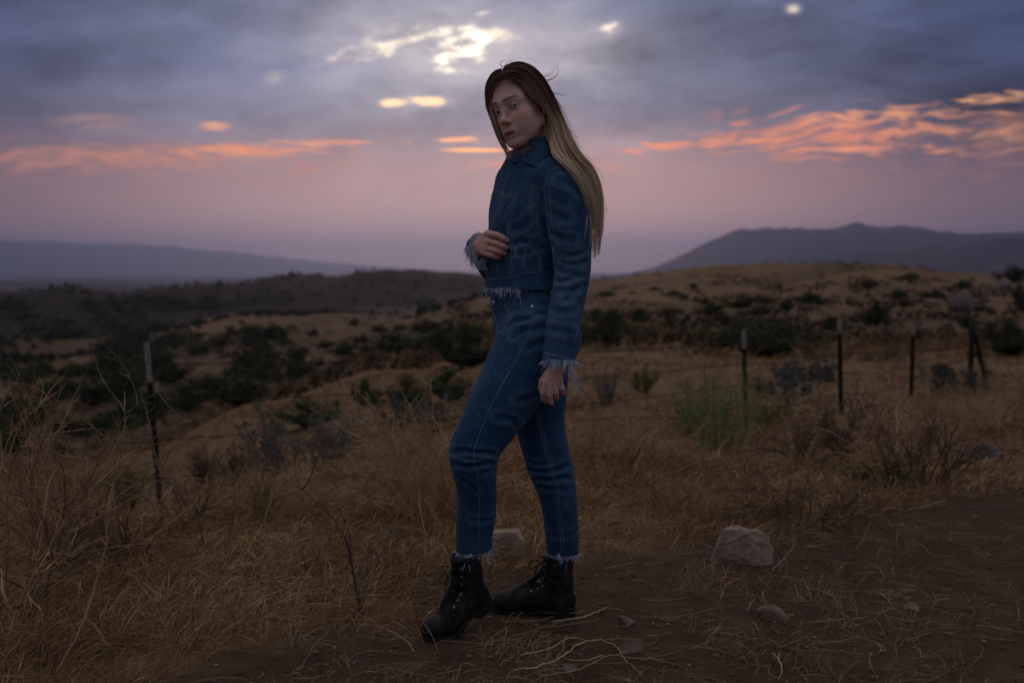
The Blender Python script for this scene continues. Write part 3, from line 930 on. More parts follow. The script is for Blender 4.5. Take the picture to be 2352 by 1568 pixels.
CCREASE = [
 (Z2, [(655, 560), (690, 620), (760, 640), (850, 610)], 0.0026, 0.008), (Z2, [(672, 640), (720, 680), (800, 690), (870, 660)], 0.0028, 0.009), (Z2, [(675, 700), (740, 740), (820, 730)], 0.0028, 0.009),
 (Z2, [(672, 790), (720, 800), (790, 770), (860, 760)], 0.0026, 0.008), (Z2, [(670, 850), (730, 860), (800, 840)], 0.003, 0.009), (Z2, [(860, 820), (800, 850), (740, 910)], 0.003, 0.010),
 (Z2, [(640, 480), (700, 520), (780, 530)], 0.003, 0.010), (Z2, [(620, 330), (680, 380), (740, 390)], 0.003, 0.012), (Z2, [(640, 960), (700, 990), (790, 980)], 0.0025, 0.010), (Z2, [(620, 1100), (690, 1110), (790, 1130)], 0.0025, 0.010),
 (Z2, [(612, 215), (625, 330), (640, 470), (655, 570)], 0.004, 0.007),
 (Z2, [(400, 560), (450, 540), (520, 560), (600, 520)], 0.003, 0.010), (Z2, [(410, 470), (470, 440), (520, 380)], 0.003, 0.012), (Z2, [(300, 560), (330, 600), (390, 620)], 0.003, 0.009), (Z2, [(440, 620), (520, 600), (640, 560)], 0.003, 0.010),
 (Z2, [(330, 380), (350, 330), (380, 290)], 0.003, 0.009), (Z2, [(560, 350), (590, 420), (620, 520)], 0.003, 0.010), (Z2, [(700, 150), (760, 170), (830, 230)], 0.0025, 0.012),
]
cV, cwear_shade = fold(cV, cQ, cT, CCREASE, 0.0055, 5.0)
jacket = part('jacket', cV, cQ, M_JACKET)
cwear_shade = cwear_shade + 0.45 * (np.exp(-(np.linalg.norm(cV - S(1366, 884, 3.21), axis=1) / 0.05) ** 4) + np.exp(-(np.linalg.norm(cV - rw, axis=1) / 0.047) ** 4)) * 0.8
fattr(jacket, 'wear_shade', cwear_shade)
cT = bvh(cV, cQ)
# ================= head and neck
HC = S(1272, 264, 3.40)
HYAW, HROLL, HPITCH = -37.0, -15.0, 2.0
HM = (Matrix.Rotation(R(HROLL), 3, 'Y') @ Matrix.Rotation(R(HYAW), 3, 'Z') @ Matrix.Rotation(R(HPITCH), 3, 'X'))
HMn = np.array(HM)
def hw(p): return np.asarray(p) @ HMn.T + HC          # head space to world
def hl(p): return (np.asarray(p) - HC) @ HMn          # world to head space

fh = Field([-0.098, -0.135, -0.20], [0.098, 0.125, 0.135], 0.0018)
fh.ball((0, 0.014, 0.036), (0.0715, 0.092, 0.080))                                   # cranium
fh.ball((0, -0.034, 0.040), (0.058, 0.050, 0.050), 0.02)                            # forehead
fh.ball((0, -0.026, -0.026), (0.0570, 0.058, 0.074), 0.02)                          # face mass
for s_ in (-1, 1):
    fh.cone((s_ * 0.050, 0.012, -0.050), (s_ * 0.019, -0.066, -0.094), 0.0150, 0.0130, 0.022)   # jaw
    fh.ball((s_ * 0.0365, -0.058, -0.026), (0.0235, 0.021, 0.023), 0.028)           # cheek
    fh.ball((s_ * 0.026, -0.060, -0.058), (0.022, 0.0205, 0.026), 0.030)
    fh.cone((s_ * 0.010, -0.0835, 0.0215), (s_ * 0.046, -0.062, 0.0200), 0.0070, 0.0065, 0.030)   # brow
fh.ball((0, -0.077, -0.0985), (0.0195, 0.0140, 0.0135), 0.016)                       # chin
fh.ball((0, -0.083, -0.066), (0.0235, 0.0125, 0.0165), 0.014)                        # muzzle under the lips
for s_ in (-1, 1):
    fh.ball((s_ * 0.0325, -0.0955, 0.0030), (0.0180, 0.0095, 0.0095), 0.022, 's')    # eye sockets
# nose
fh.cone((0, -0.0800, 0.020), (0, -0.0885, 0.000), 0.0095, 0.0078, 0.014)
fh.cone((0, -0.0885, 0.000), (0, -0.1010, -0.0275), 0.0068, 0.0074, 0.011)
fh.ball((0, -0.1030, -0.0295), (0.0080, 0.0086, 0.0074), 0.010)
for s_ in (-1, 1):
    fh.ball((s_ * 0.0100, -0.0940, -0.0340), (0.0056, 0.0080, 0.0056), 0.009)
    fh.ball((s_ * 0.0052, -0.0975, -0.0400), (0.0034, 0.0050, 0.0030), 0.003, 's')
fh.cone((0, -0.094, -0.042), (0, -0.0935, -0.055), 0.0030, 0.0030, 0.005, 's')       # philtrum
# lids: a shell over each eyeball with an almond opening
EYE = {s_: np.array((s_ * 0.0315, -0.0715, 0.0020)) for s_ in (-1, 1)}
for s_ in (-1, 1):
    c = EYE[s_]
    fh.ball(c, 0.0138, 0.0045)
    def almond(X, Y, Z, c=c, s_=s_):
        u = (X - c[0]) * s_                        # outward
        tilt = 0.10 * u
        up = 0.0041 * (1 - (np.clip((u - 0.0005) / 0.0128, -1, 1)) ** 2) + tilt
        dn = -0.0040 * (1 - (np.clip((u + 0.0002) / 0.0128, -1, 1)) ** 2) + tilt
        z = Z - c[2]
        d = np.maximum(np.maximum(z - up, dn - z), np.abs(u) - 0.0128)
        d = np.maximum(d, Y - (c[1] + 0.004))
        return d.astype(np.float32)
    fh.apply(almond, c - 0.016, c + np.array([0.016, 0.006, 0.016]), 0.0012, 's', pad=0.006)
    fh.cone(c + np.array((-s_ * 0.011, -0.0085, 0.0072)), c + np.array((s_ * 0.011, -0.0065, 0.0082)), 0.0008, 0.0008, 0.003, 's')   # lid crease
# mouth
fh.cone((-0.0235, -0.0800, -0.0655), (0.0, -0.0968, -0.0655), 0.0020, 0.0016, 0.004, 's')
fh.cone((0.0235, -0.0800, -0.0655), (0.0, -0.0968, -0.0655), 0.0020, 0.0016, 0.004, 's')
for s_ in (-1, 1):
    fh.cone((s_ * 0.0055, -0.0938, -0.0615), (s_ * 0.0215, -0.0830, -0.0648), 0.0032, 0.0016, 0.003)
    fh.cone((0, -0.0915, -0.0702), (s_ * 0.0185, -0.0840, -0.0675), 0.0040, 0.0020, 0.0035)
fh.ball((0, -0.0955, -0.0622), (0.0035, 0.0032, 0.0030), 0.003)
# ears
for s_ in (-1, 1):
    er = np.array(Matrix.Rotation(R(18 * s_), 3, 'Z') @ Matrix.Rotation(R(-12), 3, 'X'))
    fh.ball((s_ * 0.0745, 0.016, -0.004), (0.0085, 0.0170, 0.0300), 0.006, rot=er)
    fh.ball((s_ * 0.0795, 0.012, -0.002), (0.0060, 0.0095, 0.0180), 0.004, 's', rot=er)
    fh.ball((s_ * 0.0735, 0.0085, -0.0325), (0.0055, 0.0080, 0.0085), 0.005)
# neck
nb0 = hl(S(1292, 420, 3.43))
fh.cone((0, 0.026, -0.030), nb0, 0.0460, 0.0520, 0.020)
fh.ball((0, -0.015, -0.082), (0.034, 0.034, 0.018), 0.02)
hV, hQ = fh.mesh()
L = hV
def blob(c, r, soft=1.0):
    d = np.linalg.norm((L - np.array(c)) / np.array(r), axis=1)
    return np.exp(-(d ** 2) * soft)
SK = np.array((0.86, 0.54, 0.41))
pig = np.tile(SK, (len(L), 1))
def tint(mask, colr, amt=1.0):
    global pig
    m = (np.clip(mask, 0, 1) * amt)[:, None]
    pig = pig * (1 - m) + np.array(colr) * m
for s_ in (-1, 1):
    tint(blob((s_ * 0.042, -0.068, -0.028), (0.022, 0.03, 0.016)), (0.84, 0.38, 0.30), 0.75)     # blush
    tint(blob((s_ * 0.032, -0.085, 0.004), (0.019, 0.02, 0.0095)), (0.62, 0.37, 0.29), 0.35)     # eye shadow
    d = (L[:, 0] * s_ - 0.0315)
    lash = np.exp(-((L[:, 2] - (EYE[s_][2] + 0.0045 * (1 - np.clip((d - 0.0005) / 0.0135, -1, 1) ** 2) + 0.10 * d)) / 0.0011) ** 2)
    tint(lash * (np.abs(d) < 0.0150) * (L[:, 1] < -0.070), (0.035, 0.022, 0.020), 0.95)           # upper lash line
    lash = np.exp(-((L[:, 2] - (EYE[s_][2] - 0.0047 * (1 - np.clip(d / 0.0135, -1, 1) ** 2) + 0.10 * d)) / 0.0009) ** 2)
    tint(lash * (np.abs(d) < 0.0135) * (L[:, 1] < -0.070), (0.13, 0.065, 0.055), 0.7)
tint(blob((0, -0.108, -0.034), (0.012, 0.012, 0.010)), (0.72, 0.42, 0.34), 0.5)
lx = np.clip(np.abs(L[:, 0]) / 0.0238, 0, 1)
ztop = -0.0592 - 0.0070 * lx ** 1.6 - 0.0016 * np.exp(-(L[:, 0] / 0.0028) ** 2)
zbot = -0.0742 + 0.0085 * lx ** 1.9
lip = sm(ztop - L[:, 2], -0.0006, 0.0008) * sm(L[:, 2] - zbot, -0.0006, 0.0008) * (np.abs(L[:, 0]) < 0.0236) * (L[:, 1] < -0.078)
tint(lip, (0.33, 0.085, 0.08), 0.92)
for s_ in (-1, 1):   # brows: fine dark hair laid on the skin
    u = (L[:, 0] * s_ - 0.0100) / 0.0420
    zc = 0.0235 + 0.0055 * np.sin(np.clip(u, 0, 1) * 2.3) - 0.0020 * np.clip(u, 0, 1) ** 3
    wd = 0.0050 - 0.0026 * np.clip(u, 0, 1)
    m = np.exp(-((L[:, 2] - zc) / wd) ** 2 * 1.2) * sm(u, -0.05, 0.08) * (1 - sm(u, 0.92, 1.05)) * (L[:, 1] < -0.03)
    tint(m, (0.075, 0.045, 0.034), 0.90)
head_pig = pig
headW = hw(hV)
# ================= hands
def hand_mesh(palm, wrist, fingers, extra, h=0.0019):
    pts = [p for f in fingers for p, _ in f] + [wrist[0][0], wrist[1][0]] + [c for c, *_ in palm]
    pts = np.array(pts)
    f = Field(pts.min(0) - 0.035, pts.max(0) + 0.035, h)
    f.cone(wrist[0][0], wrist[1][0], wrist[0][1], wrist[1][1])
    for a, b, ra, rb in extra: f.cone(a, b, ra, rb, 0.012)
    for fi in fingers:
        g = Field(f.lo, [ax[-1] for ax in f.ax], h)
        for (a, ra), (b, rb) in zip(fi[:-1], fi[1:]):
            g.cone(a, b, ra, rb, 0.0015)
        n = min(g.D.shape[0], f.D.shape[0])
        f.D = (lambda A, B, k: np.minimum(A, B) - np.maximum(k - np.abs(A - B), 0) ** 2 / (4 * k))(f.D, g.D[:f.D.shape[0], :f.D.shape[1], :f.D.shape[2]], 0.0035)
    return f.mesh()
# her left hand, hanging, back of the hand to the camera
HY = 3.205
lw = S(1360, 868, 3.215)
def LH(x, y, dy=0.0): return S(x, y, HY + dy)
lf = [  # knuckle, middle joint, end joint, tip
 [(LH(1331, 936, 0.000), .0092), (LH(1327, 958, 0.004), .0086), (LH(1327, 972, 0.016), .0078), (LH(1331, 979, 0.028), .0068)],
 [(LH(1342, 941, -0.004), .0094), (LH(1342, 964, -0.002), .0088), (LH(1344, 980, 0.010), .0080), (LH(1347, 984, 0.024), .0069)],
 [(LH(1355, 939, -0.003), .0092), (LH(1357, 958, -0.003), .0086), (LH(1359, 969, 0.011), .0078), (LH(1359, 972, 0.026), .0067)],
 [(LH(1367, 933, 0.002), .0084), (LH(1373, 948, 0.000), .0078), (LH(1376, 957, 0.009), .0071), (LH(1374, 960, 0.021), .0061)],
 [(LH(1338, 912, 0.012), .0105), (LH(1324, 930, 0.022), .0098), (LH(1321, 948, 0.028), .0086), (LH(1325, 962, 0.034), .0072)],
]
lex = [(LH(1358, 892), LH(1333, 930), .0125, .0110), (LH(1358, 892), LH(1343, 934), .0135, .0115), (LH(1360, 892), LH(1355, 933), .0135, .0112), (LH(1362, 892), LH(1366, 927), .0125, .0102), (LH(1350, 900, .012), LH(1338, 912, .014), .013, .0115)]
lhV, lhQ = hand_mesh([], [(lw, 0.0245), (LH(1359, 895), 0.0225)], lf, lex)
# her right hand, drawing the jacket shut
def RHs(x, y, off):
    p, n = cast(cT, x, y)
    if p is None: p = S(x, y, 3.345)
    d = ray(x * SF, y * SF); d = d / np.linalg.norm(d)
    return p - d * off
tipY = {}
def RH(x, y, Y): return S(x, y, Y)
def fing(k, m, t, r):
    tip = RHs(*t, 0.0075)
    mid = S(*m, 0.5 * (tip[1] + 3.325) - 0.008)
    kn = S(*k, 3.330)
    e = 0.45 * mid + 0.55 * tip; e[1] -= 0.004
    return [(kn, r * 1.06), (mid, r), (e, r * 0.93), (tip, r * 0.80)]
rf = [fing((1191, 570), (1214, 574), (1238, 587), .0093), fing((1191, 590), (1214, 595), (1236, 605), .0095),
      fing((1188, 606), (1209, 611), (1231, 618), .0092), fing((1186, 619), (1203, 624), (1219, 629), .0082),
      [(RH(1176, 586, 3.375), .0115), (RH(1192, 578, 3.395), .0100), (RH(1208, 580, 3.395), .0085), (RH(1218, 585, 3.395), .007)]]
rwr = S(1170, 604, 3.43)
rex = [(S(1174, 590, 3.375), S(1190, 571, 3.332), .0150, .0108), (S(1174, 597, 3.372), S(1190, 590, 3.328), .0155, .0112), (S(1174, 603, 3.372), S(1187, 606, 3.330), .0150, .0108), (S(1174, 608, 3.375), S(1185, 618, 3.335), .0140, .0100)]
rhV, rhQ = hand_mesh([], [(rwr, 0.0235), (S(1173, 600, 3.385), 0.0215)], rf, rex)

# ================= one skin: body under the clothes, head, hands, ankles
def cat(meshes):
    V, Q, b = [], [], 0
    for v, q in meshes:
        V.append(v); Q.append(q + b); b += len(v)
    return np.vstack(V), np.vstack(Q)
fb = Field(jlo, jhi, 0.008)
for pts in (LLEG, RLEG): fb.chain([(p, max(r - 0.014, 0.03)) for p, r in pts[:-1]], 0.02, 3)
loft(fb, [stat(1282, 640, BY, 0.112, 0.08, 60), stat(1296, 748, BY, 0.140, 0.09, 62), stat(1309, 800, BY, 0.152, 0.098, 62), stat(1313, 845, BY, 0.150, 0.09, 62), stat(1308, 880, BY, 0.125, 0.07, 62)], 0.03, 2.2, 5)
ankL = [(S(1153, 1325, 3.345), 0.035), (S(1141, 1370, 3.355), 0.032), (S(1140, 1405, 3.365), 0.030)]
ankR = [(S(1372, 1325, 3.495), 0.034), (S(1369, 1375, 3.505), 0.030), (S(1366, 1410, 3.51), 0.028)]
for pts in (ankL, ankR): fb.chain(pts, 0.012, 4)
lowV, lowQ = fb.mesh()
fu = Field(clo, chi, 0.008)
loft(fu, [stat(1291, 385, BY, 0.05, 0.052, 52), stat(1305, 430, BY, 0.135, 0.072, 55), stat(1308, 460, BY, 0.143, 0.086, 55), stat(1302, 515, BY, 0.135, 0.100, 55), stat(1289, 600, BY, 0.118, 0.090, 56), stat(1284, 690, BY, 0.126, 0.09, 58)], 0.0, 2.2, 5)
fu.chain([(p, r - 0.014) for p, r in LSLV[:-1]], 0.02, 3)
fu.chain([(p, r - 0.014) for p, r in RSLV[:-1]], 0.02, 3)
upV, upQ = fu.mesh()
skV, skQ = cat([(headW, hQ), (lhV, lhQ), (rhV, rhQ), (lowV, lowQ), (upV, upQ)])
body = part('body', skV, skQ, M_SKIN)
hp = np.tile(SK * np.array((0.97, 0.90, 0.88)), (len(skV), 1)); hp[:len(head_pig)] = head_pig
# redder knuckles, pale nails
def near(c, r): return np.exp(-(np.linalg.norm(skV - c, axis=1) / r) ** 2)[:, None]
for f in lf[:4] + rf[:4]:
    for j, am in ((0, .45), (1, .45)):
        m = near(f[j][0], 0.010) * am
        hp = hp * (1 - m) + np.array((0.62, 0.33, 0.26)) * m
for f in rf[:4]:
    t = f[3][0] + np.array((0.001, -0.007, 0.0015))
    m = np.clip(near(t, 0.0058) * 1.6, 0, 1) * 0.8
    hp = hp * (1 - m) + np.array((0.72, 0.42, 0.38)) * m
cattr(body, 'pigment', hp)

# eyes
def uv_ball(c, r, n=20):
    th = np.linspace(0, math.pi, n); ph = np.linspace(0, 2 * math.pi, 2 * n, endpoint=False)
    T, PH = np.meshgrid(th, ph, indexing='ij')
    V = np.stack([np.sin(T) * np.cos(PH), -np.cos(T), np.sin(T) * np.sin(PH)], -1).reshape(-1, 3) * r
    I = np.arange(n * 2 * n).reshape(n, 2 * n)
    F = np.stack([I[:-1], I[1:], np.roll(I, -1, 1)[1:], np.roll(I, -1, 1)[:-1]], -1).reshape(-1, 4)
    return V, F
def eyemat(nb):
    p = objcoord(nb)
    c = nb.attr('pigment', 'Color')
    return dict(color=c, rough=0.12)
M_EYE = material('eye', build=eyemat, spec=0.5)
gaze_local = hl(S(1080, 262, 0.9)); 
for s_ in (-1, 1):
    v, f = uv_ball(None, 0.0121)
    g = gaze_local - EYE[s_]; g = g / np.linalg.norm(g)
    z = np.array([0, 0, 1.0]); xx_ = np.cross(-g, z); xx_ /= np.linalg.norm(xx_); zz_ = np.cross(xx_, -g)
    B = np.stack([xx_, -g, zz_], 1)          # local y axis is away from gaze
    ang = np.degrees(np.arccos(np.clip(-v[:, 1] / 0.0121, -1, 1)))
    pc = np.tile(np.array((0.66, 0.60, 0.58)), (len(v), 1))
    iris = (1 - sm(ang, 26, 31))[:, None]; pc = pc * (1 - iris) + np.array((0.13, 0.17, 0.15)) * iris
    pu = (1 - sm(ang, 9, 13))[:, None]; pc = pc * (1 - pu) + np.array((0.006, 0.006, 0.006)) * pu
    e = part('eye', hw(v @ B.T + EYE[s_]), f, M_EYE)
    cattr(e, 'pigment', pc)
# lashes
lash_paths, lash_w = [], []
for s_ in (-1, 1):
    c = EYE[s_]
    for u in np.linspace(-0.010, 0.0135, 26):
        z0 = c[2] + 0.0044 * (1 - ((u - .0005) / 0.0128) ** 2) * (abs(u) < .0128) + 0.10 * u
        y0 = c[1] - math.sqrt(max(0.0137 ** 2 - u * u - (z0 - c[2]) ** 2, 1e-8))
        a = np.array((c[0] + s_ * u, y0, z0))
        lash_paths.append(hw(np.array([a, a + np.array((s_ * u * 0.20, -0.0030, 0.0002)), a + np.array((s_ * u * 0.42, -0.0042, 0.0018))])))
        lash_w.append([0.0007, 0.0005, 0.0002])
v, f = ribbons(lash_paths, lash_w, np.tile(HMn @ np.array([0, -0.3, 1.0]), (len(lash_paths), 1, 1)))
part('eyelashes', v, f, material('dark_lash', (0.02, 0.013, 0.012), 0.8))
# ================= striped roll neck
def stripes(nb):
    x, y, z = nb.sep(objcoord(nb))
    w = nb.math('FRACT', z * 170.0 + x * 26.0)
    c = nb.mix(nb.sstep(w, 0.45, 0.60), (0.03, 0.028, 0.03), (0.55, 0.52, 0.50))
    return dict(color=c, rough=0.9)
M_STRIPE = material('striped_knit', build=stripes)
nt_, nbm = S(1282, 362, 3.405), S(1292, 415, 3.425)
ft = Field(np.minimum(nt_, nbm) - 0.08, np.maximum(nt_, nbm) + 0.08, 0.003)
ft.cone(nt_, nbm, 0.0545, 0.060)
ft.cut(nt_ + np.array([0, 0, 0.004]), np.array([-0.30, -0.20, 1.0]))
v, q = ft.mesh()
part('roll_neck', v, q, M_STRIPE)

# ================= collar flaps
def patch(rows, thick, mat, name, parent, bulge=0.0, sub=5):
    A = np.array([[S(*p) for p in r] for r in rows])              # rows x cols x 3
    A = np.array([crom(r, sub) for r in A])
    A = np.stack([crom(A[:, j], sub) for j in range(A.shape[1])], 1)
    nr, nc, _ = A.shape
    du = np.gradient(A, axis=0); dv = np.gradient(A, axis=1)
    n = np.cross(du, dv); n /= np.maximum(np.linalg.norm(n, axis=2, keepdims=True), 1e-9)
    if (n[:, :, 1] > 0).mean() > 0.5: n = -n
    wob = (fbm(A[..., 0] * 60, A[..., 1] * 60, A[..., 2] * 60) - 0.5)[..., None] * 0.003
    top = A + n * (thick * 0.5 + wob); bot = A - n * (thick * 0.5 - wob)
    V = np.vstack([top.reshape(-1, 3), bot.reshape(-1, 3)])
    I = np.arange(nr * nc).reshape(nr, nc); o = nr * nc
    F = [np.stack([I[:-1, :-1], I[1:, :-1], I[1:, 1:], I[:-1, 1:]], -1).reshape(-1, 4)]
    F.append(F[0][:, ::-1] + o)
    b = np.concatenate([I[0, :], I[1:, -1], I[-1, ::-1][1:], I[::-1, 0][1:]])
    F.append(np.stack([b[:-1], b[1:], b[1:] + o, b[:-1] + o], -1))
    F = np.vstack(F)
    ob = part(name, V, F, mat, parent)
    fattr(ob, 'wear_shade', np.zeros(len(V)))
    return ob, V, F
col1 = [[(1273, 380, 3.366), (1286, 369, 3.360), (1302, 356, 3.356), (1320, 343, 3.37), (1338, 331, 3.42)],
        [(1279, 389, 3.342), (1295, 383, 3.328), (1312, 376, 3.322), (1332, 363, 3.335), (1352, 350, 3.40)],
        [(1287, 396, 3.322), (1303, 405, 3.305), (1318, 409, 3.298), (1338, 393, 3.305), (1358, 374, 3.37)]]
cf, cfV, cfF = patch(col1, 0.0035, M_JACKET, 'collar', jacket)
col2 = [[(1270, 385, 3.372), (1262, 381, 3.378), (1253, 375, 3.40), (1248, 369, 3.43)],
        [(1264, 392, 3.352), (1254, 388, 3.360), (1246, 382, 3.39), (1243, 376, 3.425)],
        [(1258, 398, 3.340), (1249, 394, 3.350), (1242, 388, 3.385), (1240, 382, 3.42)]]
patch(col2, 0.0035, M_JACKET, 'collar', jacket)
# stand of the collar round the nape
ang = np.linspace(R(62), R(262), 40)
cc = S(1291, 368, 3.425)
Fd, Ld = np.array([-0.82, -0.57, 0]), np.array([0.57, -0.82, 0])
rings = []
for r_, dz in ((0.066, -0.025), (0.0645, 0.0), (0.063, 0.018), (0.068, 0.020), (0.078, 0.002), (0.088, -0.025)):
    rings.append([cc + r_ * (Fd * math.cos(a) + Ld * math.sin(a)) + np.array([0, 0, dz + 0.022 * (1 - math.cos(a)) * 0.7]) for a in ang])
A = np.array(rings); I = np.arange(A.shape[0] * A.shape[1]).reshape(A.shape[:2])
F = np.stack([I[:-1, :-1], I[1:, :-1], I[1:, 1:], I[:-1, 1:]], -1).reshape(-1, 4)
nk = part('collar_stand', A.reshape(-1, 3), F, M_JACKET, jacket); fattr(nk, 'wear_shade', np.zeros(len(nk.data.vertices)))

# ================= stitched seams, traced from the photograph
def dashes(pl, nor, lift=0.0006, on=0.0055, off=0.0022):
    if len(pl) < 2: return []
    pl = pl + nor * lift
    seg = np.linalg.norm(np.diff(pl, axis=0), axis=1)
    # split at jumps
    out, cur = [], 0.0
    s = np.concatenate([[0], np.cumsum(seg)])
    k = 0.0
    while k + on < s[-1]:
        a, b = k, k + on
        i, j = np.searchsorted(s, a), np.searchsorted(s, b)
        if seg[max(i - 1, 0):max(j, 1)].max(initial=0) < 0.02:
            out.append(np.array([[np.interp(t, s, pl[:, c]) for c in range(3)] for t in (a, 0.5 * (a + b), b)]))
        k += on + off
    return out
def offset_px(pts, d):
    p = np.array(pts, dtype=float); t = np.gradient(p, axis=0); t /= np.maximum(np.linalg.norm(t, axis=1), 1e-6)[:, None]
    return p + np.stack([-t[:, 1], t[:, 0]], 1) * d
def seams(lines, tree, parent, name):
    D, G_ = [], []
    for Z, pts, offs in lines:
        px = zz(Z, pts)
        for o_ in offs:
            D += dashes(*trace(tree, offset_px(px, o_), 3))
        pl, nn = trace(tree, offset_px(px, offs[0] + 1.6), 3)
        if len(pl) > 2 and np.linalg.norm(np.diff(pl, axis=0), axis=1).max() < 0.03: G_.append(pl + nn * 0.0001)
    v, f = tubes(D, [0.00085] * len(D), 4)
    part(name, v, f, M_THREAD, parent)
    if G_:
        v, f = tubes(G_, [0.0008] * len(G_), 4)
        part('seam', v, f, M_SEAM, parent)
seams([(Z2, [(385, 95), (352, 185), (318, 300), (285, 400), (268, 470)], (0, 2.6)), (Z2, [(262, 690), (245, 770), (236, 860)], (0,)), (Z2, [(420, 90), (385, 220), (350, 330)], (0,)),
       (Z2, [(292, 222), (335, 236), (395, 245), (445, 238), (470, 228), (500, 198), (545, 200), (600, 212)], (0, 4.5)),
       (Z2, [(440, 250), (400, 360), (378, 430), (384, 520), (402, 590), (403, 690), (386, 775)], (0, 5.5)),
       (Z2, [(530, 228), (524, 330), (518, 430), (517, 540), (480, 620), (470, 735)], (0, 4.5)), (Z2, [(560, 230), (552, 330), (545, 430), (536, 540)], (0,)),
       (Z2, [(392, 472), (430, 490), (470, 490), (512, 478)], (0,)), (Z2, [(562, 632), (605, 632), (600, 733), (568, 733), (562, 632)], (0,)), (Z2, [(575, 640), (594, 640), (590, 725)], (0,)),
       (Z2, [(224, 790), (300, 785), (390, 775), (470, 750), (570, 742), (664, 742)], (0,)), (Z2, [(300, 690), (292, 775)], (0,)),
       (Z2, [(607, 165), (617, 120), (648, 88), (700, 70), (752, 70)], (0, 3.0)), (Z2, [(602, 1252), (650, 1266), (710, 1280), (782, 1298)], (0, 3)),
       (Z2, [(835, 990), (812, 1080), (798, 1160), (790, 1230)], (0,))], cT, jacket, 'stitching')
cTree = bvh(cfV, cfF)
seams([(Z1, [(915, 1310), (960, 1370), (1010, 1420), (1070, 1440), (1130, 1438), (1190, 1390), (1262, 1305)], (0,))], cTree, cf, 'stitching')
seams([(Z2, [(345, 925), (350, 965), (385, 998), (450, 985), (525, 958)], (0, 3)), (Z2, [(515, 855), (532, 920), (528, 1040), (492, 1160), (430, 1280), (345, 1425), (285, 1555)], (0,)),
       (Z2, [(275, 985), (300, 1070), (302, 1135)], (0, 3)), (Z2, [(342, 918), (420, 872), (510, 855), (640, 872)], (0,)), (Z2, [(268, 985), (330, 945)], (0,)),
       (Z3, [(545, 20), (460, 170), (402, 310), (362, 410), (350, 470), (365, 560), (380, 680), (377, 850), (372, 995)], (0,)),
       (Z3, [(680, 200), (702, 290), (737, 430), (757, 520), (776, 580), (797, 640), (803, 750), (822, 880), (829, 1000)], (0, -6.5))], jT, jeans, 'stitching')
# buttons, rivet, loops
def disc(tree, x, y, r, thick, mat, name, parent, sides=14):
    p, n = cast(tree, x, y)
    if p is None: return
    u = np.cross(n, [0.1, 0.2, 1]); u /= np.linalg.norm(u); w = np.cross(n, u)
    prof = [(0, thick), (r * 0.55, thick), (r * 0.62, thick * 0.6), (r * 0.85, thick), (r, thick * 0.5), (r, -thick)]
    V = []; F = []
    for rr, h in prof:
        for a in np.linspace(0, 2 * math.pi, sides, endpoint=False): V.append(p + n * h + (u * math.cos(a) + w * math.sin(a)) * max(rr, 1e-4))
    for i in range(len(prof) - 1):
        for j in range(sides): F.append((i * sides + j, (i + 1) * sides + j, (i + 1) * sides + (j + 1) % sides, i * sides + (j + 1) % sides))
    return part(name, V, np.array(F), mat, parent)
for x, y in ((343, 271), (276, 466), (250, 838)):
    disc(cT, *Z2(x, y), 0.0062, 0.0018, M_COPPER, 'button', jacket)
disc(jT, *Z2(520, 960), 0.0042, 0.002, M_SILVER, 'rivet', jeans)
disc(jT, *Z2(274, 938), 0.008, 0.003, M_SILVER, 'button', jeans)
def strap(tree, Z, pts, w, parent, name, mat):
    pl, nn = trace(tree, zz(Z, pts), 4)
    if len(pl) < 2: return
    t = np.gradient(pl, axis=0); t /= np.linalg.norm(t, axis=1)[:, None]
    s_ = np.cross(t, nn)
    V = np.vstack([np.stack([p - a * w / 2, p - a * w / 2 + n * 0.003, p + a * w / 2 + n * 0.003, p + a * w / 2]) for p, a, n in zip(pl, s_, nn)])
    F = [(i * 4 + j, (i + 1) * 4 + j, (i + 1) * 4 + j + 1, i * 4 + j + 1) for i in range(len(pl) - 1) for j in range(3)]
    o = part(name, V, np.array(F), mat, parent, smooth=False); fattr(o, 'wear_shade', np.full(len(V), 0.1))
strap(jT, Z2, [(322, 880), (330, 925), (342, 975)], 0.011, jeans, 'belt_loop', M_JEANS)
strap(jT, Z2, [(600, 830), (604, 880)], 0.011, jeans, 'belt_loop', M_JEANS)
strap(cT, Z2, [(582, 625), (584, 740)], 0.017, jacket, 'welt_pocket', M_JACKET)

# ================= frayed edges
def fringe(ring, out, down, lo, hi, n, w, spread=0.35, curl=0.35, gap=0.0):
    ring = np.asarray(ring); m = len(ring)
    i = rng.random(n) * (m - 1); a = i.astype(int); f = (i - a)[:, None]
    p = ring[a] * (1 - f) + ring[np.minimum(a + 1, m - 1)] * f
    o = out[a] * (1 - f) + out[np.minimum(a + 1, m - 1)] * f
    ln = lo + (hi - lo) * rng.random(n) ** 1.6
    cl = fbm(i * 0.9, i * 0 + 3.0) ** 2 * 2.2
    ln = ln * (0.45 + cl)
    d = down[None] + o * (spread * rng.normal(0.4, 0.35, n))[:, None] + rng.normal(0, 0.13, (n, 3)) + np.stack([fbm(i * 0.7 + 9 * k, i * 0 + k) - 0.5 for k in range(3)], 1) * 1.1
    d /= np.linalg.norm(d, axis=1)[:, None]
    bend = rng.normal(0, curl, (n, 3))
    t = np.linspace(0, 1, 6)
    path = p[:, None] + ln[:, None, None] * (d[:, None] * t[None, :, None] + bend[:, None] * (t ** 2)[None, :, None])
    path -= (d * 0.004)[:, None]
    return ribbons(path, np.broadcast_to(w * (1.0 - 0.6 * t), (n, 6)))
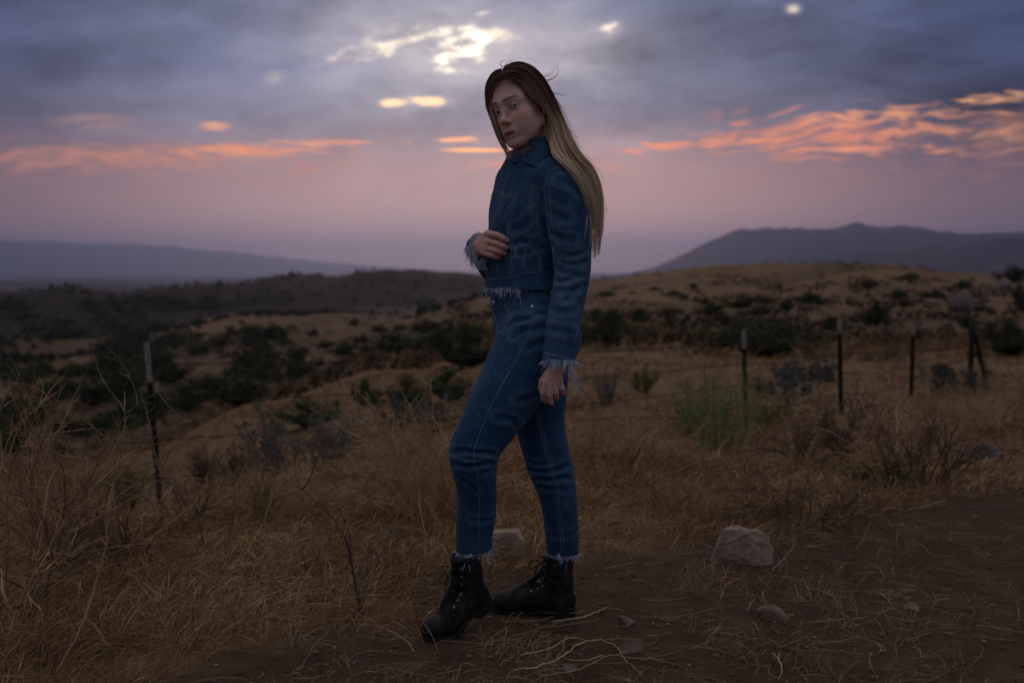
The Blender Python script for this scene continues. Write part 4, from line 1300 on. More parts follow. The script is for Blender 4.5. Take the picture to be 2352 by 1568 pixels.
def ringof(c, axis, ra, rb=None, n=60, a0=0, a1=2 * math.pi):
    axis = axis / np.linalg.norm(axis); rb = rb or ra
    u = np.cross(axis, [0, 1, 0.01]); u /= np.linalg.norm(u); w = np.cross(axis, u)
    an = np.linspace(a0, a1, n)
    o = np.cos(an)[:, None] * u + np.sin(an)[:, None] * w
    return c + np.cos(an)[:, None] * u * ra + np.sin(an)[:, None] * w * rb, o
def frayed(c, axis, r, lo, hi, n, parent, dn=None, spread=0.35, rb=None, w=0.0021):
    ring, out = ringof(c, axis, r, rb)
    dn = axis / np.linalg.norm(axis) if dn is None else dn
    v, f = fringe(ring, out, dn, lo, hi, n, w, spread)
    part('frayed_edge', v, f, M_FRAY, parent)
    v, f = fringe(ring, out, dn, lo * 0.5, hi * 0.5, n, w, spread)
    part('frayed_edge', v, f, M_FRAYB, parent)
DOWN = np.array([0, 0, -1.0])
frayed(S(1366, 878, 3.21), np.array([-0.03, 0, -1.0]), 0.0445, 0.012, 0.030, 260, jacket)
frayed(rw, rwd, 0.042, 0.012, 0.024, 150, jacket, dn=np.array([-0.12, -0.15, -0.95]), spread=0.12, w=0.0030)
frayed(hemL + np.array([0, 0, 0.002]), np.array([0.0, 0, -1.0]), 0.0485, 0.012, 0.028, 420, jeans)
frayed(hemR + np.array([0, 0, 0.002]), np.array([0.0, 0, -1.0]), 0.0450, 0.012, 0.028, 420, jeans)
# jacket hem follows the torso outline
hz = S(1285, 704, BY)[2]
sel = np.abs(cV[:, 2] - hz) < 0.006
hp_ = cV[sel & (cV[:, 1] > 3.29) & (cV[:, 0] < 0.132) & (cV[:, 1] < 3.60)]
ctr = hp_.mean(0); an = np.arctan2(hp_[:, 1] - ctr[1], hp_[:, 0] - ctr[0])
ring, out = [], []
for a in np.linspace(-math.pi, math.pi, 90):
    d = np.abs(np.angle(np.exp(1j * (an - a)))) < 0.10
    if d.sum() < 2: continue
    q = hp_[d]; rr_ = np.linalg.norm(q[:, :2] - ctr[:2], axis=1)
    q = q[rr_ > rr_.max() - 0.006].mean(0)
    ring.append(q); out.append([math.cos(a), math.sin(a), 0])
ring, out = np.array(ring), np.array(out)
v, f = fringe(ring, out, DOWN, 0.010, 0.032, 620, 0.0017, 0.25); part('frayed_edge', v, f, M_FRAY, jacket)
v, f = fringe(ring, out, DOWN, 0.006, 0.016, 520, 0.0018, 0.25); part('frayed_edge', v, f, M_FRAYB, jacket)
def tassel(pts, n, spread, w, parent):
    A = crom(np.array([S(*p) for p in pts]), 5)
    t = np.linspace(0, 1, len(A))
    path = A[None] + rng.normal(0, spread, (n, 1, 3)) * (0.5 + t)[None, :, None] + np.cumsum(rng.normal(0, 0.0007, (n, len(A), 3)), 1)
    keep = 0.6 + 0.4 * rng.random((n, 1, 1))
    path = A[0][None, None] + (path - A[0]) * keep
    v, f = ribbons(path, np.broadcast_to(w * (1.1 - 0.7 * t), (n, len(A))))
    part('loose_threads', v, f, M_FRAY, parent)
tassel([(1388, 882, 3.185), (1394, 905, 3.18), (1401, 930, 3.18), (1410, 952, 3.185), (1416, 968, 3.19)], 26, 0.0032, 0.0016, jacket)
tassel([(1340, 700, 3.31), (1347, 712, 3.30), (1350, 724, 3.30)], 14, 0.003, 0.0015, jacket)
tassel([(1210, 710, 3.345), (1216, 718, 3.34), (1226, 722, 3.34)], 16, 0.003, 0.0015, jacket)
tassel([(1232, 704, 3.33), (1240, 712, 3.325), (1252, 715, 3.325)], 12, 0.003, 0.0015, jacket)
tassel([(1148, 1345, 3.29), (1152, 1362, 3.285), (1156, 1378, 3.285), (1158, 1390, 3.285)], 24, 0.0032, 0.0016, jeans)
tassel([(1363, 1352, 3.44), (1366, 1364, 3.435), (1367, 1375, 3.435)], 22, 0.0035, 0.0016, jeans)
for tp in ([(1158, 585, 3.385), (1149, 600, 3.375), (1144, 618, 3.37), (1147, 634, 3.37)], [(1155, 605, 3.38), (1150, 626, 3.37), (1154, 646, 3.37), (1162, 660, 3.37)], [(1163, 622, 3.375), (1162, 642, 3.37), (1168, 656, 3.37), (1174, 664, 3.375)], [(1172, 574, 3.39), (1162, 572, 3.385), (1154, 580, 3.38), (1149, 592, 3.38)], [(1180, 632, 3.385), (1180, 648, 3.38), (1184, 658, 3.38)]):
    tassel(tp, 30, 0.0048, 0.0022, jacket)

# ================= jewellery
def band(c, axis, r, tube, mat, name, parent=person):
    pts, _ = ringof(np.array(c), np.array(axis, dtype=float), r, n=25)
    v, f = tubes([pts], [tube], 5)
    return part(name, v, f, mat, parent)
m0 = 0.62 * rf[1][0][0] + 0.38 * rf[1][1][0]
band(m0 + np.array([0, 0, 0]), rf[1][1][0] - rf[1][0][0], 0.0104, 0.0010, M_GOLD, 'ring')
m1 = 0.35 * lf[2][0][0] + 0.65 * lf[2][1][0]
rg = band(m1, lf[2][1][0] - lf[2][0][0], 0.0098, 0.0010, M_SILVER, 'ring')
v, f = uv_ball(None, 0.0030, 8); part('stone', v + m1 + np.array([0.004, -0.0108, 0]), f, material('pale_stone', (0.55, 0.66, 0.62), 0.2), rg)
def earring(a, b):
    v, f = tubes([np.array([a + (b - a) * t for t in np.linspace(0, 1, 7)])], [np.array([.0010, .0011, .0016, .0021, .0021, .0016, .0006])], 6)
    e = part('earring', v, f, M_SILVER)
    hk, _ = ringof(a + np.array([0, 0, 0.004]), np.array([1.0, -0.3, 0]), 0.0045, n=14)
    v, f = tubes([hk], [0.0007], 4); part('hook', v, f, M_SILVER, e)
ep, _ = cast(BVHTree.FromPolygons([tuple(v) for v in headW], [tuple(int(i) for i in q) for q in hQ]), 1326, 280)
ey = (ep[1] if ep is not None else 3.345) - 0.010
earring(S(1327, 283, ey), S(1329, 313, ey))
lobeR = S(1232, 340, 3.43); earring(lobeR, S(1235, 383, 3.43))
# ================= lace-up boots
def boot_local():
    f = Field([-0.03, -0.07, -0.01], [0.30, 0.07, 0.21], 0.0028)
    f.chain([((0.060, 0, 0.055), 0.040), ((0.052, 0, 0.095), 0.0385), ((0.054, 0, 0.135), 0.0415), ((0.052, 0, 0.195), 0.0445)], 0.012, 4)
    f.ball((0.046, 0, 0.050), (0.048, 0.034, 0.042), 0.015)
    f.chain([((0.070, 0, 0.064), 0.040), ((0.115, 0, 0.056), 0.037), ((0.160, 0.002, 0.046), 0.0345), ((0.200, 0.002, 0.039), 0.0310), ((0.225, 0, 0.035), 0.0255)], 0.012, 4)
    f.ball((0.218, 0, 0.034), (0.046, 0.0335, 0.0240), 0.012)
    f.cone((0.105, 0, 0.135), (0.175, 0, 0.075), 0.006, 0.010, 0.02)
    f.cut((0, 0, 0.183), (-0.12, 0, 1))
    f.cone((0.053, 0, 0.150), (0.052, 0, 0.22), 0.0365, 0.040, 0.002, 's')
    X = f.ax[0][:, None, None]; Z = f.ax[2][None, None, :]
    base = 0.012 + 0.016 * (1 - sm(X, 0.06, 0.15))
    f.D = np.maximum(f.D, (base - Z).astype(np.float32))
    up = f.mesh()
    g = Field([-0.03, -0.07, -0.012], [0.30, 0.07, 0.06], 0.0025)
    pts = [((0.038, 0), 0.038), ((0.10, 0), 0.034), ((0.17, 0.002), 0.0395), ((0.205, 0.002), 0.0370), ((0.238, 0.0), 0.0270)]
    def foot(X, Y, Z):
        d = np.full(np.broadcast_shapes(X.shape, Y.shape), 1.0)
        A = crom(np.array([[p[0], p[1], r] for p, r in pts]), 4)
        for a, b in zip(A[:-1], A[1:]):
            bx, by = b[0] - a[0], b[1] - a[1]
            t = np.clip(((X - a[0]) * bx + (Y - a[1]) * by) / (bx * bx + by * by), 0, 1)
            d = np.minimum(d, np.sqrt((X - a[0] - t * bx) ** 2 + (Y - a[1] - t * by) ** 2) - (a[2] + (b[2] - a[2]) * t))
        top = 0.016 + 0.016 * (1 - sm(X, 0.06, 0.15))
        bot = np.where(X < 0.078, 0.0, 0.0 + 0.016 * (1 - sm(X, 0.085, 0.15)))
        return np.maximum(d, np.maximum(Z - top, bot - Z)).astype(np.float32)
    g.apply(foot, [-0.03, -0.07, -0.012], [0.30, 0.07, 0.06])
    return up, g.mesh()
(bV, bQ), (sV, sQ) = boot_local()
bn = vnormals(bV, bQ)
w_ = jitter_noise(bV, 30, 30, 45, 1.0, 3) * 0.008 * sm(bV[:, 2], 0.05, 0.09)
for xc, zc in ((0.130, 0.075), (0.150, 0.062), (0.115, 0.09)):
    dd = np.hypot(bV[:, 0] - xc - 0.3 * np.abs(bV[:, 1]), (bV[:, 2] - zc) * 0.4)
    w_ -= 0.003 * np.exp(-(dd / 0.006) ** 2)
for zc in (0.10, 0.122, 0.148):
    w_ -= 0.0013 * np.exp(-((bV[:, 2] - zc - 0.25 * (bV[:, 0] - 0.05) - 0.01 * np.sin(bV[:, 1] * 60)) / 0.006) ** 2)
bV = bV + bn * w_[:, None]
# toe-cap ridge and back stay
def boot(name, ball, fwd, pitch, lean=0.0):
    fwd = np.array([fwd[0], fwd[1], 0.0]); fwd /= np.linalg.norm(fwd)
    lat = np.cross([0, 0, 1], fwd)
    B = np.stack([fwd, lat, [0, 0, 1]], 1)
    def place(v):
        v = np.array(v, dtype=float)
        v[:, 0] -= lean * sm(v[:, 2], 0.06, 0.20)
        a = R(pitch) * (1 - sm(v[:, 0], 0.135, 0.225))
        x = v[:, 0] - 0.185; z = v[:, 2]
        # heel lifts about the ball of the foot
        xr = x * np.cos(a) + z * np.sin(a); zr = -x * np.sin(a) + z * np.cos(a)
        return np.stack([xr, v[:, 1], zr], 1) @ B.T + ball
    e = part(name, place(bV), bQ, M_LEATHER)
    part('sole', place(sV), sQ, M_RUBBER, e)
    W = place(bV); tree = bvh(W, bQ)
    # raised edge of the toe cap and top binding
    an = np.linspace(-1.25, 1.25, 22)
    loc = BVHTree.FromPolygons([tuple(v) for v in bV], [tuple(int(i) for i in q) for q in bQ])
    def onboot(pts):
        out = []
        for p in pts:
            h = loc.find_nearest(Vector(p)); out.append(np.array(h[0]) + np.array(h[1]) * 0.0008)
        return place(np.array(out))
    cap = onboot([(0.196 - 0.012 * math.cos(2 * t), 0.045 * math.sin(t), 0.030 + 0.045 * math.cos(t)) for t in an])
    v, f = tubes([cap, cap + np.array([0.004, 0, 0])], [0.0011, 0.0008], 5); part('toe_cap_seam', v, f, M_LEATHER, e)
    rim = onboot([(0.052 + 0.048 * math.cos(t), 0.048 * math.sin(t), 0.183 + 0.12 * 0.048 * math.cos(t)) for t in np.linspace(0, 2 * math.pi, 40)])
    v, f = tubes([rim], [0.0024], 6); part('top_binding', v, f, M_LEATHER, e)
    ey, paths = [], []
    prev = None
    for k, (x, z) in enumerate([(0.096, 0.168), (0.0975, 0.145), (0.101, 0.124), (0.108, 0.104), (0.120, 0.088), (0.136, 0.077)]):
        pr = []
        for sgn in (-1, 1):
            h = loc.find_nearest(Vector((x - 0.006, sgn * 0.024, z)))
            p = np.array(h[0]); n = np.array(h[1])
            ring, _ = ringof(p + n * 0.0005, n, 0.0034, n=12)
            v, f = tubes([place(ring)], [0.0010], 4)
            part('eyelet', v, f, M_SILVER, e)
            pr.append(p + n * 0.002)
        if prev is not None:
            for a, b in ((prev[0], pr[1]), (prev[1], pr[0])):
                m = 0.5 * (a + b) + np.array([0.010, 0, 0.004])
                paths.append(place(crom(np.array([a, m, b]), 4)))
        m = 0.5 * (pr[0] + pr[1]) + np.array([0.011, 0, 0.002])
        paths.append(place(crom(np.array([pr[0], m, pr[1]]), 4)))
        prev = pr
    # bow and loose ends
    k0 = np.array([0.106, 0.0, 0.166])
    for sg in (-1, 1):
        paths.append(place(crom(np.array([k0, k0 + [0.022, sg * 0.010, 0.006], k0 + [0.040, sg * 0.016, -0.006], k0 + [0.034, sg * 0.010, -0.022], k0 + [0.014, sg * 0.004, -0.010], k0]), 4)))
        paths.append(place(crom(np.array([k0, k0 + [0.016, sg * 0.012, -0.020], k0 + [0.022, sg * 0.018, -0.050], k0 + [0.030, sg * 0.020, -0.076]]), 4)))
    v, f = tubes(paths, [0.0014] * len(paths), 5)
    part('laces', v, f, M_LACE, e)
    return e
def on_ground(x, y, dz=0.0):
    g = G(x * SF, y * SF); g[2] += dz; return g
gl = on_ground(1085, 1560)
boot('boot', gl + np.array([0, 0.028, -0.004]), (-0.82, -0.57), 25, 0.034)
gh, gt = on_ground(1388, 1508), on_ground(1226, 1499)
d_ = (gt - gh)[:2]; d_ /= np.linalg.norm(d_)
boot('boot', np.array([*(gh[:2] + d_ * 0.163 + np.array([0, 0.03])), gh[2] - 0.003]), d_, 0, 0.0)
# socks above the boots
M_SOCK = material('grey_sock', (0.05, 0.048, 0.05), 0.95)
fk = Field(ankL[1][0] - 0.07, ankL[1][0] + 0.07, 0.003); fk.chain([(p, r + 0.003) for p, r in ankL], 0.01, 4); fk.cut(S(1150, 1352, 3.35), (0, 0, 1))
v, q = fk.mesh(); part('sock', v, q, M_SOCK)
# ================= hair
def hairmat(nb):
    p = objcoord(nb)
    c = nb.attr('tone', 'Color')
    return dict(color=c, rough=0.55)
M_HAIR = material('hair', build=hairmat, spec=0.35)
capF = Field([-0.11, -0.11, -0.16], [0.11, 0.15, 0.15], 0.003)
capF.ball((0, 0.018, 0.044), (0.0770, 0.0960, 0.0840))
nf = np.array([0, -0.72, -0.69])
capF.cut(nf * 0.0035, nf)
capF.ball((0, 0.066, -0.030), (0.066, 0.042, 0.085), 0.03)
capF.ball((0.058, 0.042, -0.005), (0.020, 0.024, 0.045), 0.02)
capF.ball((-0.060, 0.030, -0.005), (0.022, 0.030, 0.060), 0.02)
kV, kQ = capF.mesh()
kV = hw(kV)
# the fall behind the shoulder
ff = Field([0.05, 3.20, 1.08], [0.32, 3.56, 1.60], 0.004)
ff.chain([(S(1318, 225, 3.44), 0.035), (S(1332, 280, 3.43), 0.036), (S(1352, 330, 3.41), 0.036), (S(1380, 372, 3.375), 0.033), (S(1412, 412, 3.335), 0.022), (S(1438, 462, 3.32), 0.013), (S(1447, 505, 3.32), 0.006)], 0.015, 4)
mV, mQ = ff.mesh()
hairT = [bvh(kV, kQ), bvh(mV, mQ)]
capT = BVHTree.FromPolygons([tuple(v) for v in hw(hV)], [tuple(int(i) for i in q) for q in hQ])
def first_hit(x, y):
    """nearest of scalp and jacket along the line of sight"""
    best = None
    for tr in (capT, cT, *hairT):
        p, _ = cast(tr, x, y)
        if p is not None and (best is None or p[1] < best): best = p[1]
    return best
def guide(pts, lift):
    A = crom(np.array(pts, dtype=float), 3)
    Y = A[:, 2].copy()
    for k, (x, y, _) in enumerate(A):
        h = first_hit(x, y)
        if h is not None: Y[k] = min(Y[k], h - lift)
    # keep clear of what lies beneath, then ease the depth along the lock
    n = len(Y); lo = np.array([Y[max(i - 2, 0):i + 3].min() for i in range(n)])
    for _ in range(3):
        lo = np.convolve(np.pad(lo, 1, mode='edge'), [0.25, 0.5, 0.25], mode='valid')
    Y = np.minimum(lo, Y)
    return np.array([S(x, y, yy) for (x, y, _), yy in zip(A, Y)])
NEAR = [
 [(1224, 191, 3.31), (1246, 194, 3.31), (1271, 209, 3.32), (1291, 231, 3.34), (1311, 250, 3.35), (1331, 266, 3.36), (1341, 300, 3.36), (1342, 342, 3.36), (1348, 377, 3.34), (1374, 402, 3.29), (1402, 432, 3.26), (1430, 482, 3.27), (1438, 542, 3.28), (1441, 600, 3.29)],
 [(1223, 186, 3.31), (1250, 184, 3.32), (1280, 200, 3.33), (1304, 225, 3.35), (1324, 252, 3.36), (1339, 280, 3.37), (1348, 312, 3.37), (1352, 348, 3.36), (1370, 384, 3.33), (1398, 412, 3.29), (1424, 446, 3.28), (1440, 494, 3.29), (1446, 548, 3.29), (1447, 612, 3.30)],
 [(1225, 178, 3.31), (1255, 172, 3.33), (1288, 187, 3.35), (1314, 214, 3.37), (1332, 246, 3.39), (1346, 280, 3.39), (1359, 314, 3.39), (1373, 352, 3.37), (1394, 388, 3.34), (1418, 418, 3.31), (1440, 456, 3.30), (1451, 506, 3.30), (1455, 556, 3.30), (1452, 630, 3.31)],
 [(1229, 170, 3.32), (1258, 160, 3.36), (1294, 173, 3.38), (1322, 202, 3.40), (1341, 238, 3.41), (1356, 273, 3.41), (1371, 308, 3.41), (1386, 346, 3.39), (1406, 380, 3.36), (1432, 410, 3.32), (1452, 452, 3.31), (1461, 506, 3.31), (1463, 560, 3.31), (1457, 622, 3.31)],
 [(1233, 163, 3.34), (1262, 152, 3.40), (1299, 163, 3.42), (1329, 193, 3.43), (1350, 232, 3.43), (1366, 268, 3.43), (1382, 305, 3.42), (1398, 344, 3.40), (1418, 378, 3.37), (1444, 408, 3.34), (1462, 452, 3.33), (1470, 510, 3.33), (1471, 560, 3.33), (1462, 612, 3.33)],
]
FAR = [
 [(1224, 186, 3.32), (1212, 196, 3.33), (1201, 214, 3.36), (1198, 244, 3.38), (1201, 270, 3.41), (1209, 296, 3.44), (1219, 326, 3.455), (1233, 356, 3.465), (1252, 388, 3.47)],
 [(1222, 178, 3.33), (1206, 185, 3.36), (1193, 208, 3.39), (1190, 238, 3.42), (1195, 267, 3.45), (1205, 294, 3.47), (1216, 326, 3.48), (1230, 358, 3.49), (1248, 390, 3.49)],
 [(1224, 168, 3.35), (1203, 178, 3.39), (1188, 204, 3.42), (1185, 236, 3.45), (1190, 266, 3.48), (1201, 292, 3.50), (1213, 324, 3.50), (1227, 358, 3.51), (1246, 392, 3.51)],
]
def sheet(guides, n, lift, thick, seed, jit=0.0016, tlen=1.0):
    G_ = np.array([guide(g, lift) for g in guides])            # k x T x 3
    k, T, _ = G_.shape
    r = np.random.default_rng(seed)
    # strands gather in locks
    locks = np.sort(r.random(30)) * (k - 1)
    u = r.random(n) * (k - 1)
    li = np.argmin(np.abs(u[:, None] - locks[None]), 1)
    path = np.zeros((n, T, 3))
    t = np.linspace(0, 1, T)
    g = sm(t, 0.15, 0.85) * 0.80
    uu = u[:, None] * (1 - g)[None] + locks[li][:, None] * g[None] + (fbm(u[:, None] * 3 + 0 * t[None], 5 * t[None] + 0 * u[:, None]) - 0.5) * 0.5 * t[None]
    uu = np.clip(uu, 0, k - 1 - 1e-6)
    a = uu.astype(int); f = uu - a
    ti = np.arange(T)[None].repeat(n, 0)
    gm = lambda i: G_[np.clip(i, 0, k - 1), ti]
    p0, p1, p2, p3 = gm(a - 1), gm(a), gm(a + 1), gm(a + 2)
    F_ = f[..., None]
    path = 0.5 * (2 * p1 + (p2 - p0) * F_ + (2 * p0 - 5 * p1 + 4 * p2 - p3) * F_ ** 2 + (3 * p1 - p0 - 3 * p2 + p3) * F_ ** 3)
    dep = r.random(n) ** 1.5 * thick
    path[:, :, 1] += dep[:, None] * sm(t, 0.45, 0.75)[None]
    # locks wave a little together, strands a little alone
    ph = r.random(30) * 6.28; ldep = r.normal(0, 0.006, 30); lend = r.uniform(0.70, 1.0, 30); lfr = r.uniform(5, 11, 30); lamp = r.uniform(0.002, 0.007, 30)
    wave = np.sin(t[None] * lfr[li][:, None] + ph[li][:, None]) * lamp[li][:, None] * sm(t, 0.35, 0.9)[None]
    path[:, :, 1] += (ldep[li][:, None] - 0.004) * sm(t, 0.3, 0.7)[None]
    path[:, :, 0] += wave + np.cumsum(r.normal(0, jit * 0.22, (n, T)), 1) * t[None]
    path[:, :, 2] += np.cumsum(r.normal(0, jit * 0.15, (n, T)), 1) * t[None]
    path += r.normal(0, jit, (n, 1, 3)) * 0.6
    # uneven ends
    end = np.minimum(lend[li] * (0.86 + 0.20 * r.random(n)), 1.0)
    for c in range(3):
        for_i = np.clip(t[None] * end[:, None], 0, 1) * (T - 1)
        i0 = np.minimum(for_i.astype(int), T - 2); fr = for_i - i0
        row = np.arange(n)[:, None]
        path[:, :, c] = path[row, i0, c] * (1 - fr) + path[row, i0 + 1, c] * fr
    return path, t, li
def tone_of(V, rnd):
    """dark brown roots growing out into blond lengths"""
    ypx = HORY / SF - (V[:, 2] - CAM_Z) / 3.36 * FPX / SF        # roughly the height in the photograph
    t = np.clip((ypx - 130) / (430 - 130), 0, 1) + rnd * 0.12
    xs = [0, 0.22, 0.42, 0.62, 0.85, 1.1]
    cs = np.array([(0.13, 0.064, 0.040), (0.18, 0.090, 0.054), (0.30, 0.175, 0.095), (0.56, 0.39, 0.225), (0.78, 0.60, 0.38), (0.84, 0.69, 0.47)])
    return np.stack([np.interp(t, xs, cs[:, i]) for i in range(3)], 1)
allV, allF, allT, base_ = [kV, mV], [kQ, mQ + len(kV)], [], len(kV) + len(mV)
allT.append(tone_of(np.vstack([kV, mV]), -0.10 + 0 * np.vstack([kV, mV])[:, 0]))
for guides, n, lift, thick, seed, wd in ((NEAR, 2500, 0.006, 0.035, 1, 0.0017), (NEAR, 900, 0.010, 0.004, 2, 0.0013), (FAR, 650, 0.005, 0.015, 3, 0.0015)):
    path, t, li = sheet(guides, n, lift, thick, seed)
    v, f = ribbons(path, np.broadcast_to(wd * (1.05 - 0.75 * t ** 2), path.shape[:2]))
    rr9 = np.random.default_rng(seed + 9)
    rnd = np.repeat(rr9.normal(0, 0.8, n) + rr9.normal(0, 1.3, 30)[li], path.shape[1] * 2)
    allV.append(v); allF.append(f + base_); base_ += len(v)
    allT.append(tone_of(v, rnd))
# flyaways
fly = [[(1322, 190, 3.41), (1340, 184, 3.41), (1354, 170, 3.41), (1362, 158, 3.41)], [(1330, 196, 3.41), (1350, 192, 3.4), (1361, 180, 3.4), (1362, 166, 3.4)], [(1345, 226, 3.41), (1358, 228, 3.41), (1370, 232, 3.41), (1378, 230, 3.41)],
       [(1335, 200, 3.40), (1345, 193, 3.4), (1352, 186, 3.4)], [(1228, 165, 3.34), (1222, 158, 3.34), (1228, 152, 3.35), (1240, 151, 3.36)], [(1222, 172, 3.33), (1212, 170, 3.33), (1206, 176, 3.34), (1208, 184, 3.34)], [(1232, 160, 3.34), (1240, 149, 3.36), (1252, 146, 3.37)],
       [(1410, 375, 3.34), (1440, 395, 3.33), (1462, 420, 3.33), (1478, 452, 3.33)], [(1450, 420, 3.32), (1465, 450, 3.32), (1472, 490, 3.32), (1482, 520, 3.32)], [(1438, 500, 3.24), (1432, 540, 3.2), (1430, 565, 3.2), (1422, 590, 3.2)], [(1360, 255, 3.41), (1372, 262, 3.41), (1386, 262, 3.41)],
       [(1445, 560, 3.30), (1440, 600, 3.30), (1442, 640, 3.30), (1440, 668, 3.30)], [(1390, 350, 3.38), (1420, 375, 3.36), (1450, 392, 3.35)], [(1188, 240, 3.4), (1185, 265, 3.4), (1189, 272, 3.4)]]
for i, g in enumerate(fly):
    A = crom(np.array([S(*p) for p in g]), 5)
    n = 3
    path = A[None] + rng.normal(0, 0.002, (n, 1, 3)) * np.linspace(0.2, 1.6, len(A))[None, :, None]
    v, f = ribbons(path, np.broadcast_to(0.0009 * np.linspace(1, 0.4, len(A)), path.shape[:2]), np.tile([0, -1.0, 0.1], (n, 1, 1)))
    allV.append(v); allF.append(f + base_); base_ += len(v); allT.append(tone_of(v, np.zeros(len(v))))
rf_ = np.random.default_rng(5)
for i in range(46):       # fine strays along the outer edge of the fall
    g = NEAR[4] if i % 3 else NEAR[3]
    j = rf_.integers(3, 10); p0, p1 = np.array(g[j]), np.array(g[min(j + rf_.integers(2, 4), 13)])
    m = 0.5 * (p0 + p1) + np.array([rf_.uniform(2, 11), rf_.uniform(-6, 6), 0])
    e = p1 + np.array([rf_.uniform(-4, 14), rf_.uniform(-8, 22), 0])
    A = crom(np.array([S(*p0), S(*m), S(*e)]), 6)
    v, f = ribbons(A[None], np.full((1, len(A)), 0.0007) * np.linspace(1, 0.4, len(A)), np.tile([0, -1.0, 0.1], (1, 1, 1)))
    allV.append(v); allF.append(f + base_); base_ += len(v); allT.append(tone_of(v, np.zeros(len(v))))
HV = np.vstack(allV)
hair = part('hair', HV, np.vstack(allF), M_HAIR)
cattr(hair, 'tone', np.vstack(allT))
# ------------------------------------------------------------------ stock fence
def matvar(name, stops, scale=20.0, rough=0.85, bump=0.4, dist=0.01, detail=5):
    def mk(nb):
        p = objcoord(nb)
        n = nb.noise(p, scale, detail, 0.62); n2 = nb.noise(p, scale * 6, 3, 0.6)
        return dict(color=nb.ramp(n * 0.7 + n2 * 0.3, stops), rough=rough, height=n + n2 * 0.5, strength=bump, distance=dist)
    return material(name, build=mk, spec=0.2)
M_POST = matvar('dark_post_paint', [(0.3, (0.008, 0.010, 0.008)), (0.55, (0.018, 0.022, 0.016)), (0.75, (0.06, 0.035, 0.02))], 30)
M_TIPW = matvar('white_post_paint', [(0.3, (0.13, 0.085, 0.06)), (0.5, (0.30, 0.26, 0.23)), (0.75, (0.42, 0.39, 0.36))], 40)
M_WIRE = material('rusty_wire', (0.035, 0.026, 0.022), 0.8)
M_WOOD = matvar('old_post_wood', [(0.3, (0.012, 0.009, 0.007)), (0.6, (0.035, 0.026, 0.02)), (0.8, (0.07, 0.055, 0.045))], 25)
def bar(a, b, prof, twist=0.0):
    """extrude a profile (list of x,y) from a to b"""
    a, b = np.array(a), np.array(b); t = (b - a) / np.linalg.norm(b - a)
    u = np.cross(t, [math.sin(twist), math.cos(twist), 0]); u /= np.linalg.norm(u); w = np.cross(t, u)
    n = len(prof)
    V = [p + u * x + w * y for p in (a, b) for x, y in prof]
    F = [(i, (i + 1) % n, n + (i + 1) % n, n + i) for i in range(n)]
    F += [tuple(range(n))[::-1], tuple(range(n, 2 * n))]
    return V, F
TP = [(-0.022, 0.004), (-0.022, -0.001), (-0.003, -0.001), (-0.003, -0.030), (0.003, -0.030), (0.003, -0.001), (0.022, -0.001), (0.022, 0.004)]
def t_post(base, top, tip_len, label, group='steel posts of the wire fence'):
    base, top = np.array(base), np.array(top)
    d = (top - base) / np.linalg.norm(top - base)
    o = empty('fence_post', tuple(base))
    bot = base - d * 0.25; mid = top - d * tip_len
    def add(name, a, b, m, prof=TP):
        V, F = bar(a, b, prof, 0.5)
        return mesh_obj(name, np.array(V) - base, [tuple(f) for f in F], m, o, smooth=False)
    add('shaft', bot, mid, M_POST); add('painted_tip', mid, top, M_TIPW, [(x * 1.04, y * 1.04) for x, y in TP])
    V, F, b0 = [], [], 0
    for s_ in np.arange(0.12, np.linalg.norm(mid - base), 0.055):       # studs that hold the wire
        c = base + d * s_
        v, f = bar(c, c + d * 0.012, [(-0.006, 0.003), (0.006, 0.003), (0.006, 0.011), (-0.006, 0.011)], 0.5)
        V += v; F += [tuple(i + b0 for i in q) for q in f]; b0 += len(v)
    mesh_obj('studs', np.array(V) - base, F, M_POST, o, smooth=False)['kind'] = 'stuff'
    return tag(o, label, 'fence post', group)
PB = []    # (base, top) for the wires
def post_px(xb, yb, xt, yt, Y, tip, label, kind='t'):
    base = P(xb, yb, Y); top = P(xt, yt, Y)
    gz = float(ground_z(base[0], base[1]))
    d = (top - base) / np.linalg.norm(top - base)
    base = base + d * ((gz - base[2]) / d[2])
    PB.append((base, top))
    if kind == 't': t_post(base, top, tip, label)
    return base, top
post_px(371, 1195, 335, 787, 8.4, 0.295, 'leaning steel fence post with worn white tip, by itself at left')
post_px(1712, 912, 1708, 758, 10.2, 0.165, 'steel fence post with white tip in front of the wide dark bush')
post_px(1931, 906, 1928, 731, 11.0, 0.150, 'tallest white-tipped steel post, second of those right of the person')
post_px(2094, 882, 2097, 744, 12.6, 0.130, 'thin white-tipped steel post beside the small dark bush, third on the right')
wb, wt = post_px(2229, 855, 2234, 740, 13.6, 0, '', kind='w')
# corner post with its leaning brace
wo = empty('corner_post', tuple(wb))
def rough_pole(a, b, r, name, parent, off):
    t = np.linspace(0, 1, 9)
    pts = a + (b - a) * t[:, None] + rng.normal(0, 0.004, (9, 3))
    v, f = tubes([pts], [r * (1 + 0.08 * rng.normal(size=9))], 8)
    n = len(v)
    f = [tuple(q) for q in f] + [tuple(range(n - 8, n)), tuple(range(8))[::-1]]
    return mesh_obj(name, v - off, f, M_WOOD, parent)
rough_pole(wb - np.array([0, 0, 0.3]), wt, 0.036, 'post', wo, wb)
b2 = ground_at(2275, 13.9); rough_pole(wt - np.array([-0.02, 0, 0.10]), b2 - np.array([0, 0, 0.1]), 0.030, 'brace', wo, wb)
tag(wo, 'dark wooden corner post with a slanting brace at the right end of the fence', 'fence post')
